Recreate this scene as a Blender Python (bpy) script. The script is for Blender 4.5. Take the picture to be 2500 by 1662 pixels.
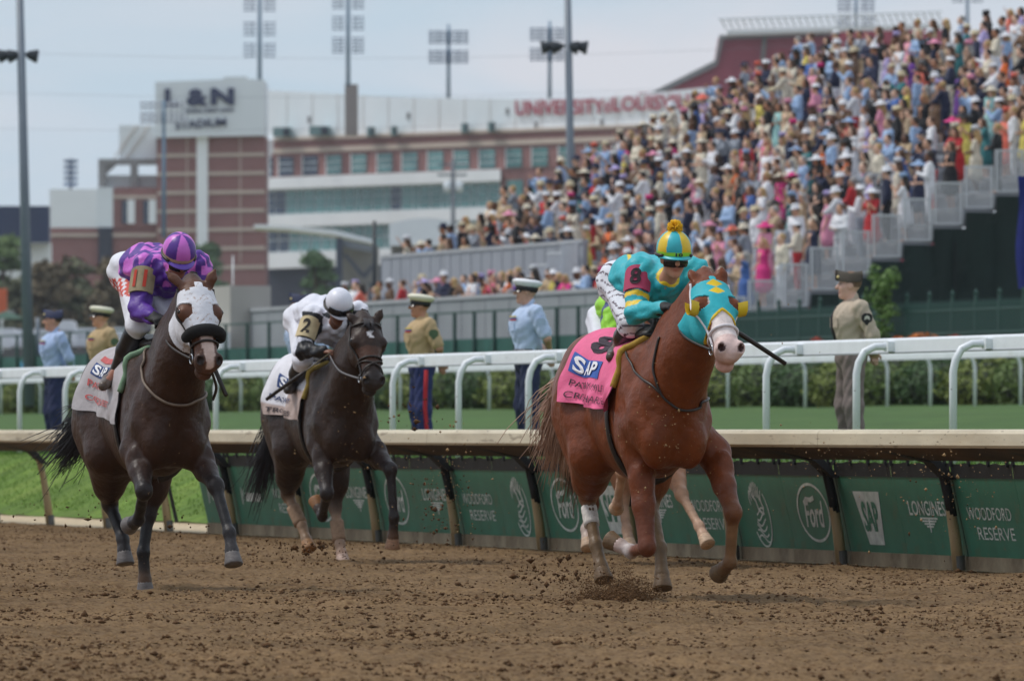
import bpy, bmesh, math, random
import numpy as np
from mathutils import Vector, Matrix, Euler

for o in list(bpy.data.objects):
    bpy.data.objects.remove(o, do_unlink=True)
scene = bpy.context.scene
COL = scene.collection
R = math.radians
random.seed(7)
rng = np.random.default_rng(11)

# ------------------------------------------------------------------ camera
# a 200 mm lens on a 23.6 mm wide sensor, held level 1.07 m above the track
F, CU, HZ, CAMZ = 21186.0, 1250.0, 1052.0, 1.07
cam_d = bpy.data.cameras.new("camera")
cam = bpy.data.objects.new("camera", cam_d)
COL.objects.link(cam)
cam.location = (0, 0, CAMZ)
cam.rotation_euler = (R(90), 0, 0)
cam_d.sensor_fit = 'HORIZONTAL'
cam_d.sensor_width = 23.6
cam_d.lens = 23.6 * F / 2500.0
cam_d.shift_y = (HZ - 831.0) / 2500.0
cam_d.clip_start = 1.0
cam_d.clip_end = 9000.0
cam_d.dof.use_dof = True
cam_d.dof.focus_distance = 54.5
cam_d.dof.aperture_fstop = 5.3
scene.camera = cam

# ------------------------------------------------------------------ sky, sun, exposure
SUN_EL, SUN_AZ = 58.0, 282.0          # high, veiled sun on the left, a little beyond the horses
world = bpy.data.worlds.new("World")
scene.world = world
world.use_nodes = True
nt = world.node_tree
for n in list(nt.nodes):
    nt.nodes.remove(n)
w_out = nt.nodes.new('ShaderNodeOutputWorld')
w_bg = nt.nodes.new('ShaderNodeBackground')
w_sky = nt.nodes.new('ShaderNodeTexSky')
w_sky.sky_type = 'NISHITA'
w_sky.sun_disc = False
w_sky.sun_elevation = R(SUN_EL)
w_sky.sun_rotation = R(SUN_AZ)
w_sky.air_density = 1.0
w_sky.dust_density = 2.0
w_tc = nt.nodes.new('ShaderNodeTexCoord')
w_map = nt.nodes.new('ShaderNodeMapping')
w_map.inputs['Scale'].default_value = (6.0, 6.0, 26.0)
w_n = nt.nodes.new('ShaderNodeTexNoise')
w_n.inputs['Scale'].default_value = 2.2
w_n.inputs['Detail'].default_value = 7.0
w_n.inputs['Roughness'].default_value = 0.5
w_n.inputs['Distortion'].default_value = 0.6
w_r = nt.nodes.new('ShaderNodeValToRGB')
w_r.color_ramp.elements[0].position = 0.36
w_r.color_ramp.elements[0].color = (5.0, 6.2, 7.3, 1)      # thin blue-grey cloud
w_r.color_ramp.elements[1].position = 0.64
w_r.color_ramp.elements[1].color = (6.6, 6.75, 7.4, 1)     # brighter cloud
w_mix = nt.nodes.new('ShaderNodeMix')
w_mix.data_type = 'RGBA'
w_mix.inputs[0].default_value = 0.9                         # nearly closed cloud cover
nt.links.new(w_tc.outputs['Generated'], w_map.inputs['Vector'])
nt.links.new(w_map.outputs['Vector'], w_n.inputs['Vector'])
nt.links.new(w_n.outputs['Fac'], w_r.inputs['Fac'])
nt.links.new(w_sky.outputs['Color'], w_mix.inputs[6])
nt.links.new(w_r.outputs['Color'], w_mix.inputs[7])
nt.links.new(w_mix.outputs[2], w_bg.inputs['Color'])
w_bg.inputs['Strength'].default_value = 0.112
nt.links.new(w_bg.outputs['Background'], w_out.inputs['Surface'])

sun_d = bpy.data.lights.new("sun", 'SUN')
sun_d.energy = 1.9
sun_d.angle = R(12)
sun_d.color = (1.0, 0.96, 0.9)
sun = bpy.data.objects.new("sun", sun_d)
COL.objects.link(sun)
# direction towards the sun: azimuth measured like the sky node (0 = +Y, clockwise seen from above)
_sd = Vector((math.sin(R(SUN_AZ)) * math.cos(R(SUN_EL)), math.cos(R(SUN_AZ)) * math.cos(R(SUN_EL)), math.sin(R(SUN_EL))))
sun.rotation_euler = _sd.to_track_quat('Z', 'Y').to_euler()
sun.location = (0, 0, 60)

scene.view_settings.view_transform = 'Standard'
scene.view_settings.look = 'None'
scene.view_settings.gamma = 1.0
scene.view_settings.use_curve_mapping = False
scene.view_settings.exposure = 0.0
scene.render.engine = 'CYCLES'
scene.cycles.use_denoising = True
scene.cycles.max_bounces = 6
scene.cycles.caustics_reflective = False
scene.cycles.caustics_refractive = False

# ------------------------------------------------------------------ frames of reference
# the track runs to the far left; 'a' points along it away from the camera, 'e' across it to the infield
_t = (CU + 4490.0) / F
_c = 1.0 / math.sqrt(1 + _t * _t)
A2 = np.array([-_t * _c, _c])
E2 = np.array([_c, _t * _c])
D0 = 20.34                                     # camera to the inner rail of the main track
TM = Matrix(((E2[0], A2[0], 0, E2[0] * D0), (E2[1], A2[1], 0, E2[1] * D0), (0, 0, 1, 0), (0, 0, 0, 1)))

def P(U, V, y):
    """a point seen at photograph pixel (U, V), y metres away"""
    return Vector(((U - CU) / F * y, y, CAMZ + (HZ - V) / F * y))

def s_at(U, n):
    """distance along the track at which a line n metres inside the rail crosses column U"""
    r = (U - CU) / F
    d = n + D0
    return d * (r * E2[1] - E2[0]) / (A2[0] - r * A2[1])

def TP(n, s, z=0.0):
    return TM @ Vector((n, s, z))

def depth(n, s):
    return (s * A2[1] + (n + D0) * E2[1])

def tm_at(n, s, z=0.0, rz=0.0):
    return TM @ Matrix.Translation((n, s, z)) @ Matrix.Rotation(rz, 4, 'Z')

def lin(r, g=None, b=None):
    """sRGB 0..255 to linear"""
    if g is None:
        h = r.lstrip('#')
        r, g, b = (int(h[i:i + 2], 16) for i in (0, 2, 4))
    f = lambda c: c / 255 / 12.92 if c / 255 <= 0.04045 else ((c / 255 + 0.055) / 1.055) ** 2.4
    return (f(r), f(g), f(b))

# ------------------------------------------------------------------ materials
MATS = {}
def mat(name, color=(0.5, 0.5, 0.5), rough=0.7, var=0.15, scale=8.0, bump=0.0, bscale=40.0, metal=0.0,
        mode='plain', color2=None, spec=0.5, stretch=(1, 1, 1), sheen=0.0, emit=None, c2pos=(0.4, 0.65), rotz=0.0, speck=None, macro=None):
    """procedural principled material; mode plain / object (object colour) / attr (vertex colour 'Col')"""
    if name in MATS:
        return MATS[name]
    m = bpy.data.materials.new(name)
    m.use_nodes = True
    t = m.node_tree
    b = t.nodes['Principled BSDF']
    L = t.links.new
    tc = t.nodes.new('ShaderNodeTexCoord')
    mp = t.nodes.new('ShaderNodeMapping')
    mp.inputs['Scale'].default_value = stretch
    mp.inputs['Rotation'].default_value = (0, 0, rotz)
    L(tc.outputs['Object'], mp.inputs['Vector'])
    nz = t.nodes.new('ShaderNodeTexNoise')
    nz.inputs['Scale'].default_value = scale
    nz.inputs['Detail'].default_value = 6
    nz.inputs['Roughness'].default_value = 0.6
    L(mp.outputs['Vector'], nz.inputs['Vector'])
    if mode == 'object':
        src = t.nodes.new('ShaderNodeObjectInfo').outputs['Color']
    elif mode == 'attr':
        at = t.nodes.new('ShaderNodeAttribute')
        at.attribute_name = 'Col'
        src = at.outputs['Color']
    else:
        rg = t.nodes.new('ShaderNodeRGB')
        rg.outputs[0].default_value = (*color, 1)
        src = rg.outputs[0]
    if color2 is not None:
        rp = t.nodes.new('ShaderNodeValToRGB')
        rp.color_ramp.elements[0].position = c2pos[0]
        rp.color_ramp.elements[1].position = c2pos[1]
        n2 = t.nodes.new('ShaderNodeTexNoise')
        n2.inputs['Scale'].default_value = scale * 0.37
        n2.inputs['Detail'].default_value = 8
        n2.inputs['Roughness'].default_value = 0.65
        L(mp.outputs['Vector'], n2.inputs['Vector'])
        L(n2.outputs['Fac'], rp.inputs['Fac'])
        mx = t.nodes.new('ShaderNodeMix')
        mx.data_type = 'RGBA'
        L(rp.outputs['Color'], mx.inputs[0])
        L(src, mx.inputs[6])
        mx.inputs[7].default_value = (*color2, 1)
        src = mx.outputs[2]
    if var > 0:
        mr = t.nodes.new('ShaderNodeMapRange')
        mr.inputs['From Min'].default_value = 0.3
        mr.inputs['From Max'].default_value = 0.7
        mr.inputs['To Min'].default_value = 1 - var
        mr.inputs['To Max'].default_value = 1 + var
        L(nz.outputs['Fac'], mr.inputs['Value'])
        ml = t.nodes.new('ShaderNodeMix')
        ml.data_type = 'RGBA'
        ml.blend_type = 'MULTIPLY'
        ml.inputs[0].default_value = 1.0
        L(src, ml.inputs[6])
        L(mr.outputs['Result'], ml.inputs[7])
        src = ml.outputs[2]
    def noise_fac(sc_, lo, hi, det=3):
        q = t.nodes.new('ShaderNodeTexNoise')
        q.inputs['Scale'].default_value = sc_
        q.inputs['Detail'].default_value = det
        L(mp.outputs['Vector'], q.inputs['Vector'])
        g = t.nodes.new('ShaderNodeMapRange')
        g.inputs['From Min'].default_value = lo
        g.inputs['From Max'].default_value = hi
        L(q.outputs['Fac'], g.inputs['Value'])
        return g
    if macro is not None:                       # broad uneven patches
        g = noise_fac(macro[0], .3, .7, 4)
        g.inputs['To Min'].default_value = 1 - macro[1]
        g.inputs['To Max'].default_value = 1 + macro[1]
        ml = t.nodes.new('ShaderNodeMix')
        ml.data_type = 'RGBA'
        ml.blend_type = 'MULTIPLY'
        ml.inputs[0].default_value = 1.0
        L(src, ml.inputs[6])
        L(g.outputs['Result'], ml.inputs[7])
        src = ml.outputs[2]
    for spk in (speck or []):                   # spatters of mud: (colour, scale, threshold, strength)
        g = noise_fac(spk[1], spk[2], spk[2] + .05, 2)
        g.inputs['To Max'].default_value = spk[3]
        mx = t.nodes.new('ShaderNodeMix')
        mx.data_type = 'RGBA'
        L(g.outputs['Result'], mx.inputs[0])
        L(src, mx.inputs[6])
        mx.inputs[7].default_value = (*spk[0], 1)
        src = mx.outputs[2]
    L(src, b.inputs['Base Color'])
    b.inputs['Roughness'].default_value = rough
    b.inputs['Metallic'].default_value = metal
    b.inputs['Specular IOR Level'].default_value = spec
    if sheen:
        b.inputs['Sheen Weight'].default_value = sheen
    if emit:
        b.inputs['Emission Color'].default_value = (*emit[0], 1)
        b.inputs['Emission Strength'].default_value = emit[1]
    if bump > 0:
        nb = t.nodes.new('ShaderNodeTexNoise')
        nb.inputs['Scale'].default_value = bscale
        nb.inputs['Detail'].default_value = 5
        L(mp.outputs['Vector'], nb.inputs['Vector'])
        bp = t.nodes.new('ShaderNodeBump')
        bp.inputs['Strength'].default_value = min(1.0, bump * 10)
        bp.inputs['Distance'].default_value = bump
        L(nb.outputs['Fac'], bp.inputs['Height'])
        L(bp.outputs['Normal'], b.inputs['Normal'])
    MATS[name] = m
    return m

# ------------------------------------------------------------------ objects
def np_mesh(name, V, Fq, smooth=True, col=None):
    """mesh from numpy arrays; Fq is one array of equal-sized faces or a list of faces"""
    me = bpy.data.meshes.new(name)
    V = np.asarray(V, dtype=np.float32)
    if isinstance(Fq, np.ndarray):
        n, k = Fq.shape
        me.vertices.add(len(V))
        me.vertices.foreach_set('co', V.ravel())
        me.loops.add(n * k)
        me.loops.foreach_set('vertex_index', Fq.astype(np.int32).ravel())
        me.polygons.add(n)
        me.polygons.foreach_set('loop_start', np.arange(0, n * k, k, dtype=np.int32))
        me.polygons.foreach_set('loop_total', np.full(n, k, dtype=np.int32))
        me.update(calc_edges=True)
    else:
        me.from_pydata([tuple(v) for v in V.tolist()], [], Fq)
    if smooth:
        me.polygons.foreach_set('use_smooth', np.ones(len(me.polygons), dtype=bool))
    if col is not None:
        ca = me.color_attributes.new('Col', 'FLOAT_COLOR', 'POINT')
        c = np.ones((len(V), 4), dtype=np.float32)
        c[:, :3] = col
        ca.data.foreach_set('color', c.ravel())
    me.update()
    return me

def new(name, me, m=None, parent=None, color=None, M=None, **props):
    o = bpy.data.objects.new(name, me)
    COL.objects.link(o)
    if m is not None and me is not None:
        if len(me.materials) == 0:
            me.materials.append(m)
        elif me.materials[0] is not m:
            o.material_slots[0].link = 'OBJECT'
            o.material_slots[0].material = m
    if parent is not None:
        o.parent = parent
    if M is not None:
        o.matrix_basis = M
    if color is not None:
        o.color = (*color, 1)
    for k, v in props.items():
        if v is not None:
            o[k] = v
    return o

def thing(name, label, category, M=None, group=None):
    return new(name, None, M=M or Matrix.Identity(4), label=label, category=category, group=group)

def copy_tree(o, parent=None, color=None):
    c = o.copy()
    COL.objects.link(c)
    c.parent = parent
    for ch in o.children:
        copy_tree(ch, c)
    return c

class G:
    """collects simple shapes into ONE mesh"""
    def __init__(self):
        self.v, self.f, self.sm = [], [], []
    def add(self, V, Fs, smooth=False):
        b = len(self.v)
        self.v += [tuple(p) for p in V]
        self.f += [tuple(i + b for i in f) for f in Fs]
        self.sm += [smooth] * len(Fs)
        return self
    def box(self, lo, hi, M=None):
        x0, y0, z0 = lo
        x1, y1, z1 = hi
        V = [(x0, y0, z0), (x1, y0, z0), (x1, y1, z0), (x0, y1, z0), (x0, y0, z1), (x1, y0, z1), (x1, y1, z1), (x0, y1, z1)]
        if M is not None:
            V = [M @ Vector(p) for p in V]
        return self.add(V, [(0, 3, 2, 1), (4, 5, 6, 7), (0, 1, 5, 4), (1, 2, 6, 5), (2, 3, 7, 6), (3, 0, 4, 7)])
    def tube(self, pts, rad, n=8, caps=True, smooth=True, flat=None):
        """flat=(up vector, factor): squash the section along that vector (straps)"""
        pts = [Vector(p) for p in pts]
        k = len(pts)
        if not hasattr(rad, '__len__'):
            rad = [rad] * k
        V, Fs = [], []
        prev = None
        for i, p in enumerate(pts):
            d = (pts[min(i + 1, k - 1)] - pts[max(i - 1, 0)])
            if d.length < 1e-9:
                d = Vector((0, 0, 1))
            d.normalize()
            if prev is None:
                u = d.cross(Vector((0, 0, 1)))
                if u.length < 1e-3:
                    u = d.cross(Vector((1, 0, 0)))
            else:
                u = prev - d * prev.dot(d)
                if u.length < 1e-6:
                    u = d.cross(Vector((0, 0, 1)))
            u.normalize()
            prev = u
            w = d.cross(u)
            for j in range(n):
                t = 2 * math.pi * j / n
                q = u * math.cos(t) * rad[i] + w * math.sin(t) * rad[i]
                if flat is not None:
                    fu = Vector(flat[0]).normalized()
                    q -= fu * q.dot(fu) * (1 - flat[1])
                V.append(p + q)
        for i in range(k - 1):
            for j in range(n):
                a, b = i * n + j, i * n + (j + 1) % n
                Fs.append((a, b, b + n, a + n))
        if caps:
            Fs.append(tuple(range(n - 1, -1, -1)))
            Fs.append(tuple(range((k - 1) * n, k * n)))
        return self.add(V, Fs, smooth)
    def lathe(self, prof, n=16, M=None, smooth=True, sx=1.0, sy=1.0):
        V, Fs = [], []
        for (r, z) in prof:
            for j in range(n):
                t = 2 * math.pi * j / n
                p = Vector((r * math.cos(t) * sx, r * math.sin(t) * sy, z))
                V.append(M @ p if M is not None else p)
        for i in range(len(prof) - 1):
            for j in range(n):
                a, b = i * n + j, i * n + (j + 1) % n
                Fs.append((a, b, b + n, a + n))
        if prof[0][0] > 1e-6:
            Fs.append(tuple(range(n - 1, -1, -1)))
        if prof[-1][0] > 1e-6:
            Fs.append(tuple(range((len(prof) - 1) * n, len(prof) * n)))
        return self.add(V, Fs, smooth)
    def prism(self, poly, d0, d1, M=None):
        """polygon in local x,z extruded along y"""
        n = len(poly)
        V = [(x, d0, z) for x, z in poly] + [(x, d1, z) for x, z in poly]
        if M is not None:
            V = [M @ Vector(p) for p in V]
        Fs = [tuple(range(n)), tuple(range(2 * n - 1, n - 1, -1))]
        for i in range(n):
            j = (i + 1) % n
            Fs.append((j, i, i + n, j + n))
        return self.add(V, Fs)
    def mesh(self, name='mesh'):
        me = bpy.data.meshes.new(name)
        me.from_pydata(self.v, [], self.f)
        me.polygons.foreach_set('use_smooth', self.sm)
        me.update()
        return me
    def obj(self, name, m, parent=None, M=None, **props):
        return new(name, self.mesh(name), m, parent, M=M, **props)

def text_mesh(txt, size=1.0, bold=0.0, shear=0.0, align='CENTER', ext=0.0, spacing=1.0):
    """flat lettering in the x,y plane, centred, as numpy verts + faces"""
    key = (txt, float(bold), float(shear))
    if key in _TXT:
        return _TXT[key]
    cu = bpy.data.curves.new('lettering', 'FONT')
    cu.body = txt
    cu.size = size
    cu.align_x = align
    cu.align_y = 'CENTER'
    cu.offset = bold
    cu.shear = shear
    cu.space_character = spacing
    cu.extrude = ext
    cu.resolution_u = 3
    o = bpy.data.objects.new('lettering', cu)
    COL.objects.link(o)
    dg = bpy.context.evaluated_depsgraph_get()
    me = o.evaluated_get(dg).to_mesh()
    V = np.array([v.co[:] for v in me.vertices], dtype=np.float64).reshape(-1, 3)
    Fs = [tuple(p.vertices) for p in me.polygons]
    o.evaluated_get(dg).to_mesh_clear()
    bpy.data.objects.remove(o, do_unlink=True)
    bpy.data.curves.remove(cu)
    _TXT[key] = (V, Fs)
    return V, Fs
_TXT = {}
for _a in (('WOODFORD', 0, 0), ('RESERVE', 0, 0), ('LONGINES', .01, 0), ('Ford', .02, .25), ('SAP', .045, 0), ('L', .055, 0), ('&', .05, 0), ('N', .055, 0), ('FEDERAL CREDIT UNION', .02, 0), ('STADIUM', .02, 0),
           ('UNIVERSITY', .018, 0), ('of', .012, 0), ('LOUISVILLE', .018, 0), ('8', .04, 0), ('SAP', .03, 0), ('PAT DAY MILE', 0, 0), ('CREOLE CHARLIE', 0, 0), ('PAT DAY', .02, 0), ('CONQUEST', .02, 0), ('TROYMILES', .02, 0),
           ('S', .03, 0), ('A', .03, 0), ('P', .03, 0), ('8', .03, 0), ('11', .03, 0), ('2', .03, 0), ('10', .03, 0)):
    text_mesh(_a[0], 1.0, float(_a[1]), float(_a[2]))          # set all lettering while the scene is still empty

# ------------------------------------------------------------------ smooth solids from blended primitives
class Sdf:
    def __init__(self):
        self.p = []
    def cone(self, a, b, ra, rb, k=0.05, col=None, flat=None, op=1, tag=None):
        self.p.append(dict(t='c', a=np.array(a, float), b=np.array(b, float), ra=ra, rb=rb, k=k, col=col, flat=flat, op=op, tag=tag))
        return self
    def chain(self, pts, rad, k=0.04, col=None, flat=None, tag=None):
        for i in range(len(pts) - 1):
            self.cone(pts[i], pts[i + 1], rad[i], rad[i + 1], k, col, flat, tag=tag)
        return self
    def ell(self, c, r, Rm=None, k=0.05, col=None, op=1, tag=None):
        self.p.append(dict(t='e', c=np.array(c, float), r=np.array(r, float), R=None if Rm is None else np.array(Rm, float), k=k, col=col, op=op, tag=tag))
        return self
    @staticmethod
    def dist(q, X):
        if q['t'] == 'c':
            ab = q['b'] - q['a']
            l2 = float(ab @ ab) + 1e-12
            Y = X - q['a']
            t = np.clip((Y @ ab) / l2, 0, 1)
            Y = Y - t[:, None] * ab
            r = q['ra'] + (q['rb'] - q['ra']) * t
            if q['flat'] is not None:
                u = np.array(q['flat'][0], float)
                u /= np.linalg.norm(u)
                f = q['flat'][1]
                Y = Y + ((1 / f - 1) * (Y @ u))[:, None] * u
                return (np.sqrt((Y * Y).sum(1)) - r) * min(1.0, 0.5 + 0.5 * f)
            return np.sqrt((Y * Y).sum(1)) - r
        Y = X - q['c']
        if q['R'] is not None:
            Y = Y @ q['R'].T
        k0 = np.sqrt(((Y / q['r']) ** 2).sum(1)) + 1e-9
        k1 = np.sqrt(((Y / (q['r'] ** 2)) ** 2).sum(1)) + 1e-9
        return k0 * (k0 - 1) / k1
    @staticmethod
    def bbox(q):
        if q['t'] == 'c':
            m = max(q['ra'], q['rb'])
            if q['flat'] is not None:
                m *= max(1.0, q['flat'][1])
            return np.minimum(q['a'], q['b']) - m, np.maximum(q['a'], q['b']) + m
        m = np.max(q['r']) if q['R'] is not None else q['r']
        return q['c'] - m, q['c'] + m
    def eval(self, X):
        X = np.asarray(X, float).reshape(-1, 3)
        D = np.full(len(X), 10.0)
        for q in self.p:
            d = self.dist(q, X)
            D = self._comb(D, d, q)
        return D
    @staticmethod
    def _comb(D, d, q):
        k = q['k']
        if q['op'] > 0:
            h = np.maximum(k - np.abs(D - d), 0) / k
            return np.minimum(D, d) - h * h * k * 0.25
        h = np.maximum(k - np.abs(-D - d), 0) / k       # smooth subtraction
        return -(np.minimum(-D, d) - h * h * k * 0.25)
    def grad(self, X):
        e = 2e-3
        X = np.asarray(X, float).reshape(-1, 3)
        g = np.stack([self.eval(X + e * np.eye(3)[i]) - self.eval(X - e * np.eye(3)[i]) for i in range(3)], 1)
        return g / (np.linalg.norm(g, axis=1, keepdims=True) + 1e-9)
    def project(self, X, off=0.0, it=4):
        X = np.asarray(X, float).reshape(-1, 3).copy()
        for _ in range(it):
            X -= self.grad(X) * (self.eval(X) - off)[:, None] * 0.9
        return X
    def mesh(self, h=0.012):
        pos = [q for q in self.p if q['op'] > 0]
        los, his = zip(*[self.bbox(q) for q in pos])
        lo = np.min(los, 0) - 4 * h
        hi = np.max(his, 0) + 4 * h
        n = np.ceil((hi - lo) / h).astype(int) + 1
        D = np.full(n, 1.0, dtype=np.float32)
        ax = [lo[i] + h * np.arange(n[i]) for i in range(3)]
        for q in self.p:
            a, b = self.bbox(q)
            m = q['k'] + 3 * h
            i0 = np.clip(np.floor((a - m - lo) / h).astype(int), 0, n - 1)
            i1 = np.clip(np.ceil((b + m - lo) / h).astype(int) + 1, 1, n)
            sl = tuple(slice(i0[i], i1[i]) for i in range(3))
            gx, gy, gz = np.meshgrid(*[ax[i][sl[i]] for i in range(3)], indexing='ij')
            X = np.stack([gx.ravel(), gy.ravel(), gz.ravel()], 1)
            d = self.dist(q, X).reshape(gx.shape)
            D[sl] = self._comb(D[sl], d, q)
        S = D < 0
        c = np.zeros(n - 1, dtype=np.int8)
        for o in np.ndindex(2, 2, 2):
            c += S[o[0]:n[0] - 1 + o[0], o[1]:n[1] - 1 + o[1], o[2]:n[2] - 1 + o[2]]
        act = (c > 0) & (c < 8)
        idx = np.full(act.shape, -1, dtype=np.int64)
        cells = np.argwhere(act)
        idx[act] = np.arange(len(cells))
        acc = np.zeros((len(cells), 3))
        cnt = np.zeros(len(cells))
        cs = [np.array(o) for o in np.ndindex(2, 2, 2)]
        for a in cs:
            for axis in range(3):
                if a[axis] == 0:
                    b = a.copy()
                    b[axis] = 1
                    d1 = D[tuple((cells + a).T)]
                    d2 = D[tuple((cells + b).T)]
                    mm = (d1 < 0) != (d2 < 0)
                    t = np.where(mm, d1 / np.where(mm, d1 - d2, 1), 0)
                    p = a + t[:, None] * (b - a)
                    acc[mm] += p[mm]
                    cnt[mm] += 1
        V = lo + h * (cells + acc / np.maximum(cnt, 1)[:, None])
        faces = []
        for axis in range(3):
            o1, o2 = [(1, 2), (2, 0), (0, 1)][axis]
            s1 = [slice(None)] * 3
            s2 = [slice(None)] * 3
            s1[axis] = slice(0, -1)
            s2[axis] = slice(1, None)
            ch = S[tuple(s1)] != S[tuple(s2)]
            e = np.argwhere(ch)
            ok = (e[:, o1] > 0) & (e[:, o2] > 0) & (e[:, o1] < n[o1] - 1) & (e[:, o2] < n[o2] - 1)
            e = e[ok]
            ins = S[tuple(e.T)]
            def cell(d1, d2):
                q = e.copy()
                q[:, o1] += d1
                q[:, o2] += d2
                return idx[tuple(q.T)]
            quad = np.stack([cell(-1, -1), cell(0, -1), cell(0, 0), cell(-1, 0)], 1)
            quad = np.where(ins[:, None], quad, quad[:, ::-1])
            faces.append(quad)
        Fq = np.concatenate(faces)
        Fq = Fq[(Fq >= 0).all(1)]
        return V, Fq
    def colors(self, V, soft=0.012, default=(0.5, 0.5, 0.5)):
        best = np.full(len(V), 1e9)
        ds = []
        pos = [q for q in self.p if q['op'] > 0]
        for q in pos:
            d = self.dist(q, V)
            ds.append(d)
            best = np.minimum(best, d)
        W = np.zeros(len(V))
        C = np.zeros((len(V), 3))
        for q, d in zip(pos, ds):
            w = np.exp(-np.clip((d - best) / soft, 0, 40))
            W += w
            C += w[:, None] * np.array(q['col'] if q['col'] is not None else default)
        return C / W[:, None]
    def nearest(self, V):
        ds = np.stack([self.dist(q, V) if q['op'] > 0 else np.full(len(V), 9.0) for q in self.p], 1)
        return ds.argmin(1)

def relax(V, Fq, it=1, lam=0.5):
    for _ in range(it):
        acc = np.zeros_like(V)
        cnt = np.zeros(len(V))
        for a, b in ((0, 1), (1, 2), (2, 3), (3, 0)):
            np.add.at(acc, Fq[:, a], V[Fq[:, b]])
            np.add.at(acc, Fq[:, b], V[Fq[:, a]])
            np.add.at(cnt, Fq[:, a], 1)
            np.add.at(cnt, Fq[:, b], 1)
        V = V + lam * (acc / np.maximum(cnt, 1)[:, None] - V)
    return V

def vnormals(V, Fq):
    n = np.cross(V[Fq[:, 2]] - V[Fq[:, 0]], V[Fq[:, 3]] - V[Fq[:, 1]])
    N = np.zeros_like(V)
    for j in range(4):
        np.add.at(N, Fq[:, j], n)
    return N / (np.linalg.norm(N, axis=1, keepdims=True) + 1e-12)

def shell(V, Fq, mask, off):
    """a layer lying on the faces whose four corners satisfy mask, off metres proud, with a rim going down to the skin"""
    N = vnormals(V, Fq)
    fs = Fq[mask[Fq].all(1)]
    used, inv = np.unique(fs, return_inverse=True)
    fs = inv.reshape(fs.shape)
    Vo = V[used] + N[used] * off
    Vi = V[used] - N[used] * 0.004
    e = np.concatenate([fs[:, [0, 1]], fs[:, [1, 2]], fs[:, [2, 3]], fs[:, [3, 0]]])
    key = np.sort(e, 1)
    _, first, cnt = np.unique(key, axis=0, return_index=True, return_counts=True)
    be = e[first[cnt == 1]]
    m = len(used)
    rim = np.stack([be[:, 1], be[:, 0], be[:, 0] + m, be[:, 1] + m], 1)
    return np.concatenate([Vo, Vi]), np.concatenate([fs, rim]), used
# ================================================================== THE SETTING
def blur_noise(shape, sx, sy, seed):
    """smooth random field, unit variance, feature sizes in cells"""
    g = np.random.default_rng(seed).standard_normal(shape)
    fx = np.fft.fftfreq(shape[0])[:, None]
    fy = np.fft.fftfreq(shape[1])[None, :]
    H = np.exp(-2 * (math.pi ** 2) * ((fx * sx) ** 2 + (fy * sy) ** 2))
    z = np.fft.ifft2(np.fft.fft2(g) * H).real
    return z / z.std()

def grid_mesh(name, ns, ss, zfun, smooth=True, jit=None):
    """sheet in track coordinates; ns, ss arrays; zfun an array [len(ns), len(ss)]"""
    N, S = np.meshgrid(ns, ss, indexing='ij')
    if jit is not None:
        N = N + jit[0]
        S = S + jit[1]
    X = E2[0] * (N + D0) + A2[0] * S
    Y = E2[1] * (N + D0) + A2[1] * S
    V = np.stack([X.ravel(), Y.ravel(), zfun.ravel()], 1)
    i, j = np.meshgrid(np.arange(len(ns) - 1), np.arange(len(ss) - 1), indexing='ij')
    a = (i * len(ss) + j).ravel()
    Fq = np.stack([a, a + len(ss), a + len(ss) + 1, a + 1], 1)
    return np_mesh(name, V, Fq, smooth)

M_DIRT = mat('track_dirt', lin(119, 96, 69), 0.95, 0.3, 60.0, 0.012, 90.0, color2=lin(80, 58, 38), c2pos=(0.47, 0.66), spec=0.1, macro=(.55, .2))
M_GROUND = mat('ground_earth', lin(120, 118, 92), 0.95, 0.2, 0.3, spec=0.2)
M_TURF = mat('turf_grass', lin(62, 92, 42), 0.85, 0.25, 2.0, 0.03, 30.0, macro=(.25, .15), color2=lin(80, 104, 50), c2pos=(0.35, 0.7), spec=0.2)
M_BANK = mat('bank_grass', lin(88, 114, 40), 0.85, 0.25, 3.0, 0.02, 30.0, macro=(.8, .2), color2=lin(112, 130, 56), c2pos=(0.45, 0.75), spec=0.2)
M_SAND = mat('pale_sand', lin(190, 172, 144), 0.95, 0.18, 12.0, 0.01, 60.0, spec=0.15)
M_BLADE = mat('grass_blade', lin(88, 120, 40), 0.8, 0.3, 1.2, spec=0.2)

def prof(n):
    """ground height across the course: track, bank, turf course rising to the infield"""
    return np.interp(n, [-400, 0.55, 0.95, 2.45, 2.9, 33.5, 36.0, 60, 400, 6000],
                     [0.0, 0.0, 0.03, 0.70, 0.76, 1.57, 1.6, 1.7, 2.4, 3.0])

# one ground sheet to the horizon, a few centimetres under the finished surfaces
_ns = np.array([-400, -60, -16, 0.3, 0.9, 1.6, 2.4, 2.9, 8, 16, 25, 33, 36, 45, 60, 120, 400, 1500, 5000.0])
_ss = np.array([-600, -100, 0, 60, 120, 200, 320, 600, 1200, 2500, 6000.0])
_z = np.repeat(prof(_ns)[:, None], len(_ss), 1) - 0.045
new('ground', grid_mesh('ground', _ns, _ss, _z), M_GROUND, kind='structure')

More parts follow.
